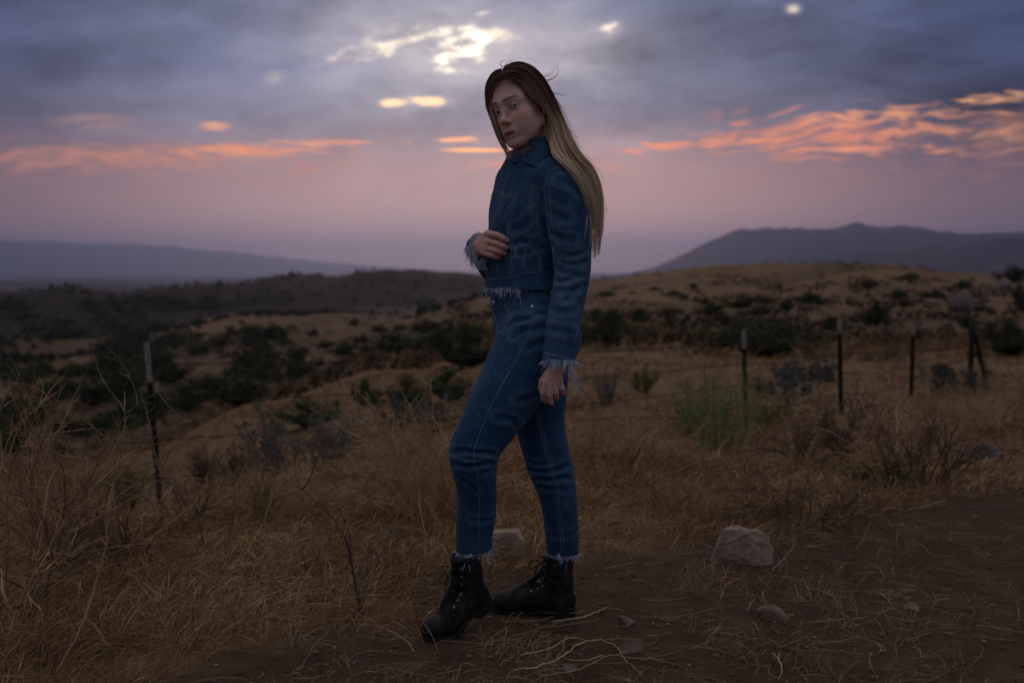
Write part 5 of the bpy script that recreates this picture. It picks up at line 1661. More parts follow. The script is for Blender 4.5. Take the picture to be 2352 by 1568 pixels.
# barbed wire: each strand runs from post to post
def strand(hs, label):
    pts = []
    A0 = (PB[0][0] + np.array([-4.3, -1.4, 0.1]), PB[0][1] + np.array([-4.3, -1.4, 0.1]))
    A0 = tuple(np.array([p[0], p[1], float(ground_z(p[0], p[1])) + k]) for p, k in ((A0[0], 0), (A0[1], 1.25)))
    hid = 0.52 * PB[0][1] + 0.48 * PB[1][1]
    hb = np.array([hid[0], hid[1], float(ground_z(hid[0], hid[1]))])
    seq = [A0, PB[0], PB[1], PB[2], PB[3], PB[4]]
    for (a0, a1), (b0, b1) in zip(seq[:-1], seq[1:]):
        a = a0 + (a1 - a0) * hs; b = b0 + (b1 - b0) * hs
        n = 40
        for t in np.linspace(0, 1, n, endpoint=False):
            p = a + (b - a) * t
            p[2] -= 4 * t * (1 - t) * 0.05
            p[2] = max(p[2], float(ground_z(p[0], p[1])) + 0.06)
            pts.append(p)
    pts = np.array(pts)
    paths, rad = [pts], [0.0042]
    s = np.concatenate([[0], np.cumsum(np.linalg.norm(np.diff(pts, axis=0), axis=1))])
    for q in np.arange(0.06, s[-1], 0.13):
        c = np.array([np.interp(q, s, pts[:, i]) for i in range(3)])
        for _ in range(2):
            d = rng.normal(size=3); d /= np.linalg.norm(d)
            paths.append(np.array([c - d * 0.014, c, c + d * 0.014])); rad.append(0.0016)
    v, f = tubes(paths[:1], rad[:1], 5)
    o = mesh_obj('barbed_wire', v - pts[0], f, M_WIRE)
    o.location = pts[0]
    v, f = tubes(paths[1:], rad[1:], 3)
    mesh_obj('barbs', v - pts[0], f, M_WIRE, o)['kind'] = 'stuff'
    tag(o, label, 'wire', 'strands of the wire fence')
for hs, nm in ((0.88, 'topmost strand of rusty barbed wire on the fence'), (0.66, 'second strand from the top of the barbed wire fence'), (0.44, 'third strand from the top of the barbed wire fence'), (0.22, 'lowest strand of the barbed wire fence, close to the grass')):
    strand(hs, nm)

# ------------------------------------------------------------------ rocks
def rockmat(name, stops):
    def mk(nb):
        p = objcoord(nb)
        n = nb.noise(p, 9.0, 6, 0.6); n2 = nb.noise(p, 60.0, 5, 0.65); n3 = nb.noise(p, 3.0, 2, 0.5)
        return dict(color=nb.ramp(n * 0.5 + n2 * 0.3 + n3 * 0.2, stops), rough=0.9, height=n2 * 0.6 + n, strength=0.7, distance=0.01)
    return material(name, build=mk, spec=0.2)
M_ROCKT = rockmat('tan_sandstone', [(0.32, (0.16, 0.115, 0.075)), (0.48, (0.31, 0.235, 0.165)), (0.60, (0.42, 0.33, 0.245)), (0.75, (0.54, 0.45, 0.36))])
M_ROCKP = rockmat('pinkish_sandstone', [(0.32, (0.10, 0.06, 0.045)), (0.50, (0.22, 0.135, 0.095)), (0.70, (0.34, 0.23, 0.17))])
M_ROCKG = rockmat('grey_stone', [(0.32, (0.07, 0.06, 0.052)), (0.50, (0.15, 0.13, 0.115)), (0.66, (0.26, 0.235, 0.21)), (0.80, (0.45, 0.43, 0.40))])
def rock_mesh(size, seed, n=26, facets=11, rough=0.045):
    """a convex block cut by random planes, roughened"""
    r = np.random.default_rng(seed)
    V, F = uv_ball(None, 1.0, n)
    N = r.normal(size=(facets, 3)); N /= np.linalg.norm(N, axis=1)[:, None]
    dd = 0.42 + 0.36 * r.random(facets)
    rad = np.min(np.where(V @ N.T > 0.05, dd[None] / np.maximum(V @ N.T, 0.05), 1.25), axis=1)
    rad = np.minimum(rad, 1.05)
    V = V * rad[:, None]
    V = V * (1 + rough * (fbm(V[:, 0] * 2.2 + seed, V[:, 1] * 2.2, V[:, 2] * 2.2 + seed, octaves=4) - 0.5)[:, None] * 2)
    V /= np.abs(V).max(0)
    return V * np.array(size) * 0.5, F
def rock(x, y, wpx, hpx, seed, mat, label, name='rock', group=None, facets=11, deep=0.9, sink=0.45, rz=0.0):
    """bottom of the rock at pixel (x, y); width and height in pixels of the 2352-wide photograph"""
    g = G(x, y); Y = g[1]; sc = Y / FPX
    w, h = wpx * sc, hpx * sc
    V, F = rock_mesh((w, w * deep, h / (1 - sink)), seed, facets=facets)
    c, s_ = math.cos(rz), math.sin(rz)
    V = V @ np.array([[c, s_, 0], [-s_, c, 0], [0, 0, 1]])
    o = mesh_obj(name, V, F, mat, smooth=False)
    o.location = (g[0], g[1] + w * deep * 0.3, g[2] + h - 0.5 * h / (1 - sink))
    tag(o, label, 'rock', group)
    return o
import bmesh
def hewn(x, y, pts, mat, label, seed, rough=0.012):
    """an angular stone: hull of hand-placed corners, subdivided and weathered; front bottom edge at pixel (x, y)"""
    g = G(x, y)
    bm = bmesh.new()
    for p in pts: bm.verts.new(p)
    bmesh.ops.convex_hull(bm, input=bm.verts)
    bmesh.ops.subdivide_edges(bm, edges=bm.edges[:], cuts=5, use_grid_fill=True)
    bmesh.ops.triangulate(bm, faces=bm.faces[:])
    bmesh.ops.subdivide_edges(bm, edges=bm.edges[:], cuts=1, use_grid_fill=True)
    bmesh.ops.smooth_vert(bm, verts=bm.verts[:], factor=0.5, use_axis_x=True, use_axis_y=True, use_axis_z=True)
    bm.normal_update()
    C = np.array([v.co for v in bm.verts]); Nn = np.array([v.normal for v in bm.verts])
    d = (fbm(C[:, 0] * 18 + seed, C[:, 1] * 18, C[:, 2] * 18, octaves=4) - 0.5) * 2 * rough
    for v, p in zip(bm.verts, C + Nn * d[:, None]): v.co = p
    me = bpy.data.meshes.new('rock'); bm.to_mesh(me); bm.free()
    me.materials.append(mat)
    o = bpy.data.objects.new('rock', me); col.objects.link(o)
    o.location = (g[0], g[1], g[2] - 0.02)
    return tag(o, label, 'rock')
hewn(1166, 1285, [(-.085, 0, 0), (.085, 0, 0), (.08, .12, 0), (-.08, .12, 0), (-.075, .0, .085), (-.06, .01, .115), (.030, .01, .122), (.068, .015, .085), (.085, .02, .03), (.045, .10, .12), (-.05, .10, .115)], M_ROCKT, 'pale angular stone just behind the stepping feet', 3)
rock(1022, 1262, 46, 32, 8, M_ROCKP, 'small brownish stone half sunk in straw left of the front shin', facets=8)
hewn(1706, 1296, [(-.118, 0, 0), (.10, 0, 0), (.125, .10, 0), (-.10, .16, 0), (-.112, .0, .055), (-.066, .03, .140), (-.012, .03, .146), (.012, .02, .134), (.105, .05, .128), (.122, .03, .07), (.08, .13, .12), (-.04, .13, .13)], M_ROCKT, 'large tan stone lying in dry twigs on the right', 5, 0.015)
rock(2268, 1064, 104, 48, 6, M_ROCKG, 'grey stone with a white patch at the edge of the bare track', deep=0.8, facets=9)
rock(1778, 1424, 84, 34, 12, M_ROCKP, 'flat reddish stone on the bare dirt', deep=0.8, facets=8)
rock(1448, 1498, 66, 44, 14, M_ROCKP, 'brown triangular stone in the dirt behind loose straw stems', facets=7)
rock(1440, 1436, 44, 22, 17, M_ROCKP, 'small rounded stone on dirt right of the back heel', facets=10)
rock(1310, 2 * 0 + 1545, 40, 16, 19, M_ROCKG, 'small low stone half buried near the bottom edge', facets=9)
rock(650, 1338, 34, 18, 23, M_ROCKG, 'small grey stone in the bare patch left of the person', facets=9)
rock(2100, 1400, 40, 12, 25, M_ROCKP, 'thin flat stone lying on the track at right', facets=9)
rock(890, 1240, 40, 18, 27, M_ROCKG, 'small stone in the straw left of the forward leg', facets=9)
# boulders on the hillside
rock(2216, 716, 88, 50, 31, M_ROCKG, 'big pale boulder on the brushy hillside at upper right', name='boulder', deep=0.9, facets=8)
rock(2262, 716, 32, 24, 33, M_ROCKG, 'small pale boulder touching the right side of the biggest one', name='boulder', facets=9)
rock(2304, 668, 60, 30, 35, M_ROCKG, 'pale boulder near the hill crest at the right edge', name='boulder', facets=9)
rock(2148, 706, 40, 20, 37, M_ROCKP, 'brownish boulder just left of the biggest one on the hillside', name='boulder', facets=9)
STN = ['leftmost'] + [k + ' from the left' for k in ('second', 'third', 'fourth', 'fifth', 'sixth', 'seventh', 'eighth', 'ninth')] + ['rightmost']
for i, (x, y, w, h) in enumerate(sorted([(2052, 722, 22, 11), (1985, 745, 24, 11), (1960, 752, 20, 10), (1915, 742, 22, 12), (1890, 755, 16, 9), (2120, 742, 20, 9), (2180, 748, 26, 11), (1842, 748, 18, 9), (2320, 700, 26, 13), (2030, 735, 16, 8)])):
    rock(x, y, w, h, 40 + i, M_ROCKP if i % 2 else M_ROCKG, 'small stone on the rocky foot of the hillside behind the fence, ' + STN[i], name='hillside_stone', group='small stones along the foot of the brushy hill', facets=8)
# gravel scattered on bare soil
def gravel(n, name, label, mat, seed, smax, pw):
    V0, F0 = rock_mesh((1, 1, 0.7), seed, n=4, facets=6)
    r = 2.4 + 5.5 * rng.random(n) ** 1.2; a = np.radians(rng.uniform(-27, 27, n))
    x, y = r * np.sin(a), r * np.cos(a)
    keep = rng.random(n) > straw_mask(x, y) * 0.85
    x, y = x[keep], y[keep]; n = len(x)
    s = 0.005 + smax * rng.random(n) ** pw
    z = ground_z(x, y) + s * 0.1
    th = rng.random(n) * 6.28
    c, sn = np.cos(th), np.sin(th)
    V = V0[None] * s[:, None, None] * rng.uniform(0.6, 1.3, (n, 1, 3))
    V = np.stack([V[..., 0] * c[:, None] - V[..., 1] * sn[:, None], V[..., 0] * sn[:, None] + V[..., 1] * c[:, None], V[..., 2]], -1)
    V += np.stack([x, y, z], 1)[:, None]
    F = F0[None] + (np.arange(n) * len(V0))[:, None, None]
    o = mesh_obj(name, V.reshape(-1, 3), F.reshape(-1, 4), mat, smooth=False)
    tag(o, label, 'gravel', kind='stuff')
gravel(3000, 'gravel', 'loose gravel and grit strewn over the bare dirt track', M_ROCKP, 77, 0.020, 5)
M_CLOD = matvar('soil_clods', [(0.3, (0.065, 0.041, 0.024)), (0.55, (0.11, 0.072, 0.044)), (0.75, (0.16, 0.11, 0.072))], 25)
gravel(3200, 'soil_crumbs', 'crumbly clods of soil on the bare dirt', M_CLOD, 78, 0.020, 3)
# ------------------------------------------------------------------ plants
def tonemat(name, rough=0.8, var=0.35, trans=0.0):
    def mk(nb):
        p = objcoord(nb)
        c = nb.attr('tone', 'Color')
        n = nb.noise(p, 30.0, 3, 0.6)
        k = n * (2 * var) + (1 - var)
        return dict(color=nb.mix(1.0, c, nb.vec(k, k, k), 'MULTIPLY'), rough=rough)
    return material(name, build=mk, spec=0.15)
M_STRAW = tonemat('dry_straw'); M_TWIG = tonemat('dry_twig', 0.9); M_LEAF = tonemat('shrub_leaf', 0.75, 0.3)
def pick(cols, n, r=rng):
    cols = np.array(cols); w = r.random((n, len(cols))) ** 3; w /= w.sum(1, keepdims=True)
    return (w @ cols) * r.uniform(0.75, 1.25, (n, 1))
STRAW = [(0.38, 0.230, 0.108), (0.25, 0.140, 0.060), (0.54, 0.365, 0.19), (0.14, 0.076, 0.036)]
DRYTAN = [(0.46, 0.30, 0.15), (0.32, 0.195, 0.090), (0.54, 0.38, 0.21)]
BROWNT = [(0.17, 0.105, 0.060), (0.11, 0.066, 0.042), (0.23, 0.145, 0.085)]
PURPLET = [(0.115, 0.080, 0.062), (0.16, 0.110, 0.080), (0.075, 0.052, 0.042)]
GREYT = [(0.25, 0.22, 0.19), (0.17, 0.145, 0.13), (0.34, 0.30, 0.26)]
GREENW = [(0.25, 0.30, 0.095), (0.34, 0.36, 0.13), (0.16, 0.21, 0.065)]
YELGR = [(0.19, 0.19, 0.05), (0.13, 0.15, 0.04), (0.24, 0.21, 0.07)]
SAGE = [(0.085, 0.10, 0.065), (0.12, 0.13, 0.095), (0.06, 0.075, 0.045)]
DARKG = [(0.044, 0.056, 0.022), (0.078, 0.090, 0.036), (0.024, 0.032, 0.014)]
MIDG = [(0.056, 0.082, 0.027), (0.085, 0.110, 0.036), (0.032, 0.050, 0.018)]

def blades(base, height, lean_dir, lean, width, n_pts=5, r=rng, droop=0.35):
    """curved ribbons from base points"""
    n = len(base)
    t = np.linspace(0, 1, n_pts)
    d = np.stack([np.cos(lean_dir), np.sin(lean_dir), np.zeros(n)], 1)
    up = np.array([0, 0, 1.0])
    h = height[:, None, None]
    path = base[:, None] + h * (up * (t - droop * t ** 2.4 * lean[:, None])[..., None] + d[:, None] * (lean[:, None] * t ** 1.6)[..., None])
    return path, t

# ---- the short dry grass: nobody could count it
def grass_layer(name, label, n_tuft, rmin, rmax, per, hmin, hmax, width, mask, seed, cols, power=1.0, azr=27, npt=5, heads=0.4):
    r = np.random.default_rng(seed)
    lr = np.log(rmin) + (np.log(rmax) - np.log(rmin)) * r.random(n_tuft) ** power
    rad = np.exp(lr); a = np.radians(r.uniform(-azr, azr, n_tuft))
    tx, ty = rad * np.sin(a), rad * np.cos(a)
    m = mask(tx, ty)
    k = r.random(n_tuft) < m
    tx, ty, rad = tx[k], ty[k], rad[k]; n = len(tx)
    sc = fbm(tx / 0.8 + 11, ty / 0.8, octaves=2)
    bx = np.repeat(tx, per) + r.normal(0, 0.035, n * per) * np.repeat(np.maximum(rad / 4, 0.7), per)
    by = np.repeat(ty, per) + r.normal(0, 0.035, n * per) * np.repeat(np.maximum(rad / 4, 0.7), per)
    N = n * per
    h = (hmin + (hmax - hmin) * r.random(N) ** 1.5) * np.repeat(0.55 + 0.9 * sc, per)
    wind = np.repeat(r.normal(0.3, 1.3, n), per)
    ld = wind + r.normal(0, 0.75, N)
    lean = np.clip(r.gamma(2.4, 0.42, N), 0.05, 1.9)
    base = np.stack([bx, by, ground_z(bx, by) - 0.01], 1)
    path, t = blades(base, h, ld, lean, None, npt, r)
    w = width * np.repeat(np.maximum(rad / 4.2, 0.8), per)[:, None] * (1.0 - 0.75 * t)[None]
    hd = (r.random(N) < heads)[:, None]
    w = np.where(hd, w * (1 + 1.9 * np.exp(-((t - 0.80) / 0.16) ** 2))[None], w)
    nrm = np.concatenate([r.normal(0, 0.6, (N, 1, 2)) + np.array([0, -1.0]), r.normal(0.25, 0.3, (N, 1, 1))], 2)
    V, F = ribbons(path, w, nrm)
    o = mesh_obj(name, V, F, M_STRAW)
    tone = pick(cols, N, r) * np.repeat(0.65 + 0.7 * fbm(tx / 0.5, ty / 0.5 + 3, octaves=2), per)[:, None]
    cattr(o, 'tone', np.repeat(tone, npt * 2, 0))
    tag(o, label, 'grass', kind='stuff')
    return o
def m_near(x, y):
    return np.clip(straw_mask(x, y) * (0.25 + 1.3 * sm(fbm(x / 0.45, y / 0.45 + 7, octaves=3), 0.38, 0.62)), 0, 1)
grass_layer('dry_grass', 'short tangled straw coloured grass on the near ground', 11500, 2.6, 7.5, 10, 0.04, 0.125, 0.0032, m_near, 21, STRAW, azr=31)
grass_layer('field_grass', 'longer dry grass of the field beyond the fence', 8000, 6.0, 26, 6, 0.04, 0.13, 0.0040, lambda x, y: 0.25 + 0.6 * sm(fbm(x / 1.5, y / 1.5, octaves=3), 0.4, 0.6), 22, STRAW + [(0.16, 0.10, 0.07)], azr=31, npt=4)
grass_layer('hill_grass', 'pale dry grass covering the open slopes', 7000, 24, 120, 4, 0.25, 0.55, 0.0065, lambda x, y: sm(fbm(x / 6, y / 6, octaves=3), 0.35, 0.6) * (1 - sm(np.degrees(np.arctan2(x, y)), 3, 8) * sm(np.hypot(x, y), 38, 48)) * (1 - sm(-np.degrees(np.arctan2(x, y)), 2, 8) * sm(np.hypot(x, y), 45, 70)), 23, [(0.26, 0.165, 0.08), (0.20, 0.12, 0.055)], npt=3, heads=0.0)
# sparse wisps out on the dirt
grass_layer('dirt_wisps', 'sparse low straw wisps on the bare dirt', 2600, 2.5, 6.0, 8, 0.025, 0.085, 0.0026, lambda x, y: (1 - straw_mask(x, y)) * sm(fbm(x / 0.35 + 2, y / 0.35, octaves=3), 0.48, 0.64) * (1 - 0.45 * sm(x, 0.5, 1.3)), 24, STRAW)

# ---- loose stems lying on the dirt
def litter():
    r = np.random.default_rng(31)
    n = 1700
    rad = np.exp(r.uniform(math.log(2.4), math.log(6.5), n)); a = np.radians(r.uniform(-27, 27, n))
    x, y = rad * np.sin(a), rad * np.cos(a)
    ln = 0.03 + 0.16 * r.random(n) ** 2.5; th = r.normal(0.2, 0.8, n)
    t = np.linspace(-0.5, 0.5, 6); cv = r.normal(0, 0.25, n)
    px = x[:, None] + ln[:, None] * (np.cos(th)[:, None] * t - np.sin(th)[:, None] * cv[:, None] * (t ** 2) * 2)
    py = y[:, None] + ln[:, None] * (np.sin(th)[:, None] * t + np.cos(th)[:, None] * cv[:, None] * (t ** 2) * 2)
    pz = ground_z(px, py) + 0.004 + 0.012 * r.random((n, 1))
    path = np.stack([px, py, pz], -1)
    V, F = ribbons(path, np.broadcast_to(0.0026 * np.array([.6, 1, 1, 1, .9, .4]), (n, 6)), np.tile([0, -0.5, 1.0], (n, 1, 1)))
    o = mesh_obj('straw_litter', V, F, M_STRAW)
    cattr(o, 'tone', np.repeat(pick(DRYTAN + BROWNT + BROWNT, n, r) * 0.75, 12, 0))
    tag(o, 'broken straw and twig litter lying on the dirt', 'litter', kind='stuff')
litter()

# ---- branching dry plants
def grow(base, height, n, spread, seed, branch=(6, 3), wig=0.10, arch=0.35, r0=0.0035, up=1.0, tilt=(0, 0), blen=0.42, fan=0.04):
    """list of (path, radii, level) of a many-stemmed twiggy plant"""
    r = np.random.default_rng(seed)
    out = []
    def stem(p, d, L, rad, lev, npt):
        d = d / np.linalg.norm(d)
        pts = [p]; dd = d.copy()
        side = r.normal(0, 1, 3); side[2] = -0.9 if lev == 0 else r.normal(0, 0.5)
        for k in range(npt - 1):
            dd = dd + r.normal(0, wig, 3) + side * arch / npt
            dd /= np.linalg.norm(dd)
            p = p + dd * L / (npt - 1); pts.append(p)
        pts = np.array(pts)
        out.append((pts, np.linspace(rad, rad * 0.35, npt), lev))
        if lev < len(branch):
            for _ in range(max(0, int(r.poisson(branch[lev])))):
                t = r.uniform(0.22, 0.95); i = min(int(t * (npt - 1)), npt - 2)
                q = pts[i] + (pts[i + 1] - pts[i]) * (t * (npt - 1) - i)
                ax = pts[i + 1] - pts[i]; ax /= np.linalg.norm(ax)
                nd = ax + r.normal(0, 0.62, 3) + np.array([0, 0, 0.15])
                stem(q, nd, L * blen * r.uniform(0.5, 1.25) * (1.15 - 0.55 * t), rad * 0.55, lev + 1, 6 if lev == 0 else 4)
    for i in range(n):
        a = r.random() * 6.283; s = spread * abs(r.normal(0.6, 0.4))
        d = np.array([math.cos(a) * s + tilt[0], math.sin(a) * s + tilt[1], up])
        b = base + np.array([math.cos(a), math.sin(a), 0]) * fan * r.random() ** 0.5
        stem(b, d, height * r.uniform(0.55, 1.12), r0 * r.uniform(0.7, 1.2), 0, 10)
    return out
def leaves_on(stems, per, size, seed, levels=(1, 2), narrow=0.32):
    r = np.random.default_rng(seed)
    P_, D_ = [], []
    for pts, _, lev in stems:
        if lev not in levels: continue
        k = r.poisson(per)
        for _ in range(k):
            t = r.random() ** 0.7 * (len(pts) - 1.001); i = int(t); q = pts[i] + (pts[i + 1] - pts[i]) * (t - i)
            d = (pts[i + 1] - pts[i]); d = d / np.linalg.norm(d) + r.normal(0, 0.55, 3)
            P_.append(q); D_.append(d / np.linalg.norm(d))
    P_, D_ = np.array(P_), np.array(D_); n = len(P_)
    s = size * r.uniform(0.6, 1.3, n)
    sd = np.cross(D_, r.normal(size=(n, 3))); sd /= np.linalg.norm(sd, axis=1)[:, None]
    V = np.stack([P_, P_ + D_ * (s * 0.5)[:, None] + sd * (s * narrow * 0.5)[:, None], P_ + D_ * s[:, None], P_ + D_ * (s * 0.5)[:, None] - sd * (s * narrow * 0.5)[:, None]], 1).reshape(-1, 3)
    return V, np.arange(n * 4).reshape(n, 4)
def plant(name, label, cat_, stems, cols, leaf=None, leafcols=None, group=None, sides=3, seed=0, base=None):
    r = np.random.default_rng(seed + 500)
    base = np.array(stems[0][0][0]) if base is None else np.array(base)
    o = empty(name, tuple(base))
    v, f = tubes([q[0] for q in stems], [q[1] for q in stems], sides)
    ob = mesh_obj('stems', v - base, f, M_TWIG, o)
    cattr(ob, 'tone', np.repeat(pick(cols, len(stems), r), [len(q[0]) * sides for q in stems], 0))
    if leaf is not None:
        ob = mesh_obj('leaves', leaf[0] - base, leaf[1], M_LEAF, o, smooth=False)
        cattr(ob, 'tone', np.repeat(pick(leafcols or cols, len(leaf[1]), r), 4, 0))
    return tag(o, label, cat_, group)
def twiggy(x, y, hpx, n, spread, seed, cols, label, name='dry_weed', cat_='weed', group=None, leaf=None, leafcols=None, **kw):
    g = G(x, y); h = hpx * g[1] / FPX
    r0 = kw.pop('r0px', 1.5) * g[1] / FPX * (1.35 if g[1] < 6.5 else 1.1)
    st = grow(g - np.array([0, 0, 0.02]), h, n, spread, seed, r0=r0, **kw)
    lf_ = leaves_on(st, leaf[0], leaf[1] * g[1] / FPX, seed + 3, leaf[2] if len(leaf) > 2 else (1, 2)) if leaf else None
    return plant(name, label, cat_, st, cols, lf_, leafcols, group, seed=seed)

# near weeds, left to right
twiggy(40, 1420, 520, 15, 0.55, 1, DRYTAN + BROWNT, 'tall tan dry weed at the lower left edge', branch=(5, 2), arch=0.7, r0px=2.8)
twiggy(120, 1300, 480, 26, 0.75, 2, DRYTAN + BROWNT, 'tangled brown weed left of the leaning post, spreading wide', branch=(7, 2), arch=0.8, r0px=1.9)
twiggy(35, 1215, 400, 20, 0.6, 3, DRYTAN, 'dry weed with bare upright stalks at the left edge', branch=(5, 2), arch=0.5, r0px=1.7)
twiggy(205, 1235, 330, 22, 0.8, 4, BROWNT + DRYTAN, 'low brown weed in front of the leaning post', branch=(7, 3), arch=0.8, r0px=1.5)
twiggy(300, 1290, 240, 18, 0.7, 5, BROWNT, 'dark brown twiggy weed below the leaning post', branch=(6, 3), arch=0.6, r0px=1.4)
twiggy(430, 1210, 230, 20, 0.7, 6, PURPLET + DRYTAN, 'thin dry weed just right of the leaning post', branch=(6, 2), arch=0.6, r0px=1.3)
twiggy(300, 1165, 110, 26, 0.45, 7, YELGR, 'small yellow green bush at the foot of the leaning post', name='small_bush', cat_='bush', branch=(6, 2), arch=0.3, r0px=1.2, leaf=(6, 7), leafcols=YELGR)
twiggy(600, 1195, 200, 26, 0.75, 8, YELGR + DRYTAN, 'yellowish green weed with fine arching stems in the straw', branch=(6, 2), arch=0.8, r0px=1.2)
twiggy(700, 1180, 150, 20, 0.8, 9, DRYTAN, 'low tan weed left of the walking figure', branch=(6, 2), arch=0.8, r0px=1.2)
twiggy(985, 1195, 350, 56, 0.62, 10, DRYTAN, 'big bushy straw weed right behind the bent knee', branch=(6, 3), arch=0.5, r0px=1.5, fan=0.12)
twiggy(930, 1165, 300, 14, 0.7, 11, DRYTAN + YELGR, 'tall arching straw stems left of the bent knee', branch=(3, 2), arch=0.9, r0px=1.5)
twiggy(1050, 1180, 220, 22, 0.7, 12, DRYTAN, 'dry weed half hidden behind the front leg', branch=(6, 2), arch=0.6, r0px=1.3)
twiggy(1250, 1190, 120, 24, 0.8, 13, DRYTAN + YELGR, 'low straw weed seen between the legs', branch=(5, 2), arch=0.7, r0px=1.2)
twiggy(1400, 1120, 190, 30, 0.75, 14, DRYTAN + BROWNT, 'tan weed close behind the back leg', branch=(6, 2), arch=0.7, r0px=1.2, fan=0.10)
twiggy(1480, 1080, 170, 26, 0.75, 15, DRYTAN, 'tan weed left of the bright green bush', branch=(6, 2), arch=0.7, r0px=1.1, fan=0.10)
twiggy(1648, 1030, 185, 60, 0.40, 16, GREENW, 'bright green upright bush right of the hanging hand', name='green_bush', cat_='bush', branch=(5, 2), arch=0.10, r0px=1.3, leaf=(1.6, 7, (0, 1, 2)), leafcols=GREENW, fan=0.14, wig=0.06)
twiggy(1580, 1000, 120, 24, 0.5, 17, YELGR, 'small pale green sprig at the left side of the bright bush', name='small_bush', cat_='bush', branch=(4, 2), arch=0.2, r0px=1.1, leaf=(4, 7), leafcols=YELGR)
twiggy(1760, 985, 80, 30, 0.6, 18, YELGR + DRYTAN, 'yellow green bush at the foot of the post by the wide dark bush', name='small_bush', cat_='bush', branch=(5, 2), arch=0.4, r0px=1.1, leaf=(4, 6), leafcols=YELGR)
twiggy(1930, 1045, 170, 22, 0.75, 19, PURPLET, 'dark purplish leafless bush below the tallest post', name='bare_bush', cat_='bush', branch=(7, 3), arch=0.2, r0px=2.2, wig=0.16)
twiggy(1840, 1060, 170, 22, 0.8, 20, PURPLET + BROWNT, 'brown leafless bush between the green bush and the tallest post', name='bare_bush', cat_='bush', branch=(7, 3), arch=0.3, r0px=1.6, wig=0.14)
twiggy(2050, 1110, 240, 22, 0.65, 21, DRYTAN, 'tall tan weed with long arching stems at the track edge', branch=(4, 2), arch=0.9, r0px=1.6)
twiggy(2120, 1120, 240, 30, 0.85, 22, BROWNT + PURPLET, 'wide dark twiggy heap left of the grey stone', name='bare_bush', cat_='bush', branch=(7, 3), arch=0.5, r0px=1.5, fan=0.15)
twiggy(2010, 1130, 110, 26, 0.9, 23, [(0.05, 0.07, 0.02), (0.08, 0.09, 0.03)], 'low dark green clump under the arching tan weed', name='small_bush', cat_='bush', branch=(5, 2), arch=0.6, r0px=1.2, leaf=(4, 8))
twiggy(2270, 985, 130, 34, 0.85, 24, DRYTAN, 'tan weed thicket behind the grey stone', branch=(6, 2), arch=0.9, r0px=1.3, fan=0.2)
twiggy(2345, 1000, 230, 34, 0.8, 25, DRYTAN + BROWNT, 'tall tan weed at the right edge above the track', branch=(6, 2), arch=0.9, r0px=1.4, fan=0.2)
twiggy(2170, 950, 90, 30, 0.8, 26, DRYTAN + YELGR, 'dry weed below the thin white-tipped post', branch=(6, 2), arch=0.7, r0px=1.1, fan=0.15)
twiggy(1560, 1175, 150, 30, 1.0, 27, BROWNT + DRYTAN, 'flattened brown weed above the large tan stone, on its left', branch=(7, 3), arch=0.9, r0px=1.3, fan=0.15)
twiggy(1690, 1185, 170, 34, 1.0, 28, BROWNT + DRYTAN, 'flattened brown weed directly behind the large tan stone', branch=(7, 3), arch=0.9, r0px=1.3, fan=0.18)
twiggy(1830, 1200, 170, 32, 1.0, 29, PURPLET + BROWNT, 'dark flattened weed right of the large tan stone', branch=(7, 3), arch=0.9, r0px=1.3, fan=0.15)
twiggy(1940, 1170, 150, 28, 1.0, 30, BROWNT + DRYTAN, 'brown matted weed at the edge of the dirt track', branch=(7, 2), arch=0.9, r0px=1.2, fan=0.15)
twiggy(1330, 1160, 90, 22, 0.9, 31, DRYTAN, 'low straw tuft behind the back knee', branch=(5, 2), arch=0.8, r0px=1.1)
# greyer brush farther off
twiggy(1392, 935, 100, 26, 0.55, 32, PURPLET + GREYT, 'grey leafless bush just right of the hanging sleeve', name='bare_bush', cat_='bush', branch=(7, 3), arch=0.1, r0px=1.1)
twiggy(690, 1085, 150, 34, 0.75, 33, PURPLET + GREYT, 'grey purple twiggy bush with green tips below the golden slope', name='sage_bush', cat_='bush', branch=(7, 3), arch=0.2, r0px=1.6, leaf=(0.9, 10), leafcols=SAGE, fan=0.25)
twiggy(760, 1060, 120, 30, 0.75, 34, GREYT, 'pale grey sage bush beside the purple twiggy one', name='sage_bush', cat_='bush', branch=(7, 3), arch=0.2, r0px=1.3, leaf=(0.8, 9), leafcols=SAGE, fan=0.2)
twiggy(470, 1110, 100, 24, 0.6, 35, PURPLET, 'small dark leafless bush right of the leaning post', name='bare_bush', cat_='bush', branch=(7, 3), arch=0.1, r0px=1.5)
twiggy(540, 1100, 85, 22, 0.6, 36, PURPLET + BROWNT, 'small brown leafless bush left of the sage bushes', name='bare_bush', cat_='bush', branch=(7, 3), arch=0.1, r0px=1.3)
twiggy(1850, 880, 50, 44, 0.8, 37, GREYT + SAGE, 'silvery sage bush in front of the wide dark bush', name='sage_bush', cat_='bush', branch=(6, 2), arch=0.2, r0px=1.2, leaf=(5, 9), leafcols=SAGE + GREYT, fan=0.4)
twiggy(1800, 905, 40, 30, 0.8, 38, GREYT + PURPLET, 'low grey sage bush right of the second post base', name='sage_bush', cat_='bush', branch=(6, 2), arch=0.2, r0px=1.2, leaf=(4, 8), leafcols=SAGE + GREYT, fan=0.3)
twiggy(1480, 905, 60, 24, 0.6, 39, YELGR, 'small yellow green bush in the field behind the sleeve', name='small_bush', cat_='bush', branch=(5, 2), arch=0.2, r0px=1.1, leaf=(4, 7), leafcols=YELGR)
twiggy(940, 985, 95, 30, 0.7, 40, GREYT + PURPLET, 'grey twiggy bush below the green shrubs at the slope foot', name='sage_bush', cat_='bush', branch=(6, 3), arch=0.2, r0px=1.2, leaf=(2, 9), leafcols=SAGE, fan=0.25)
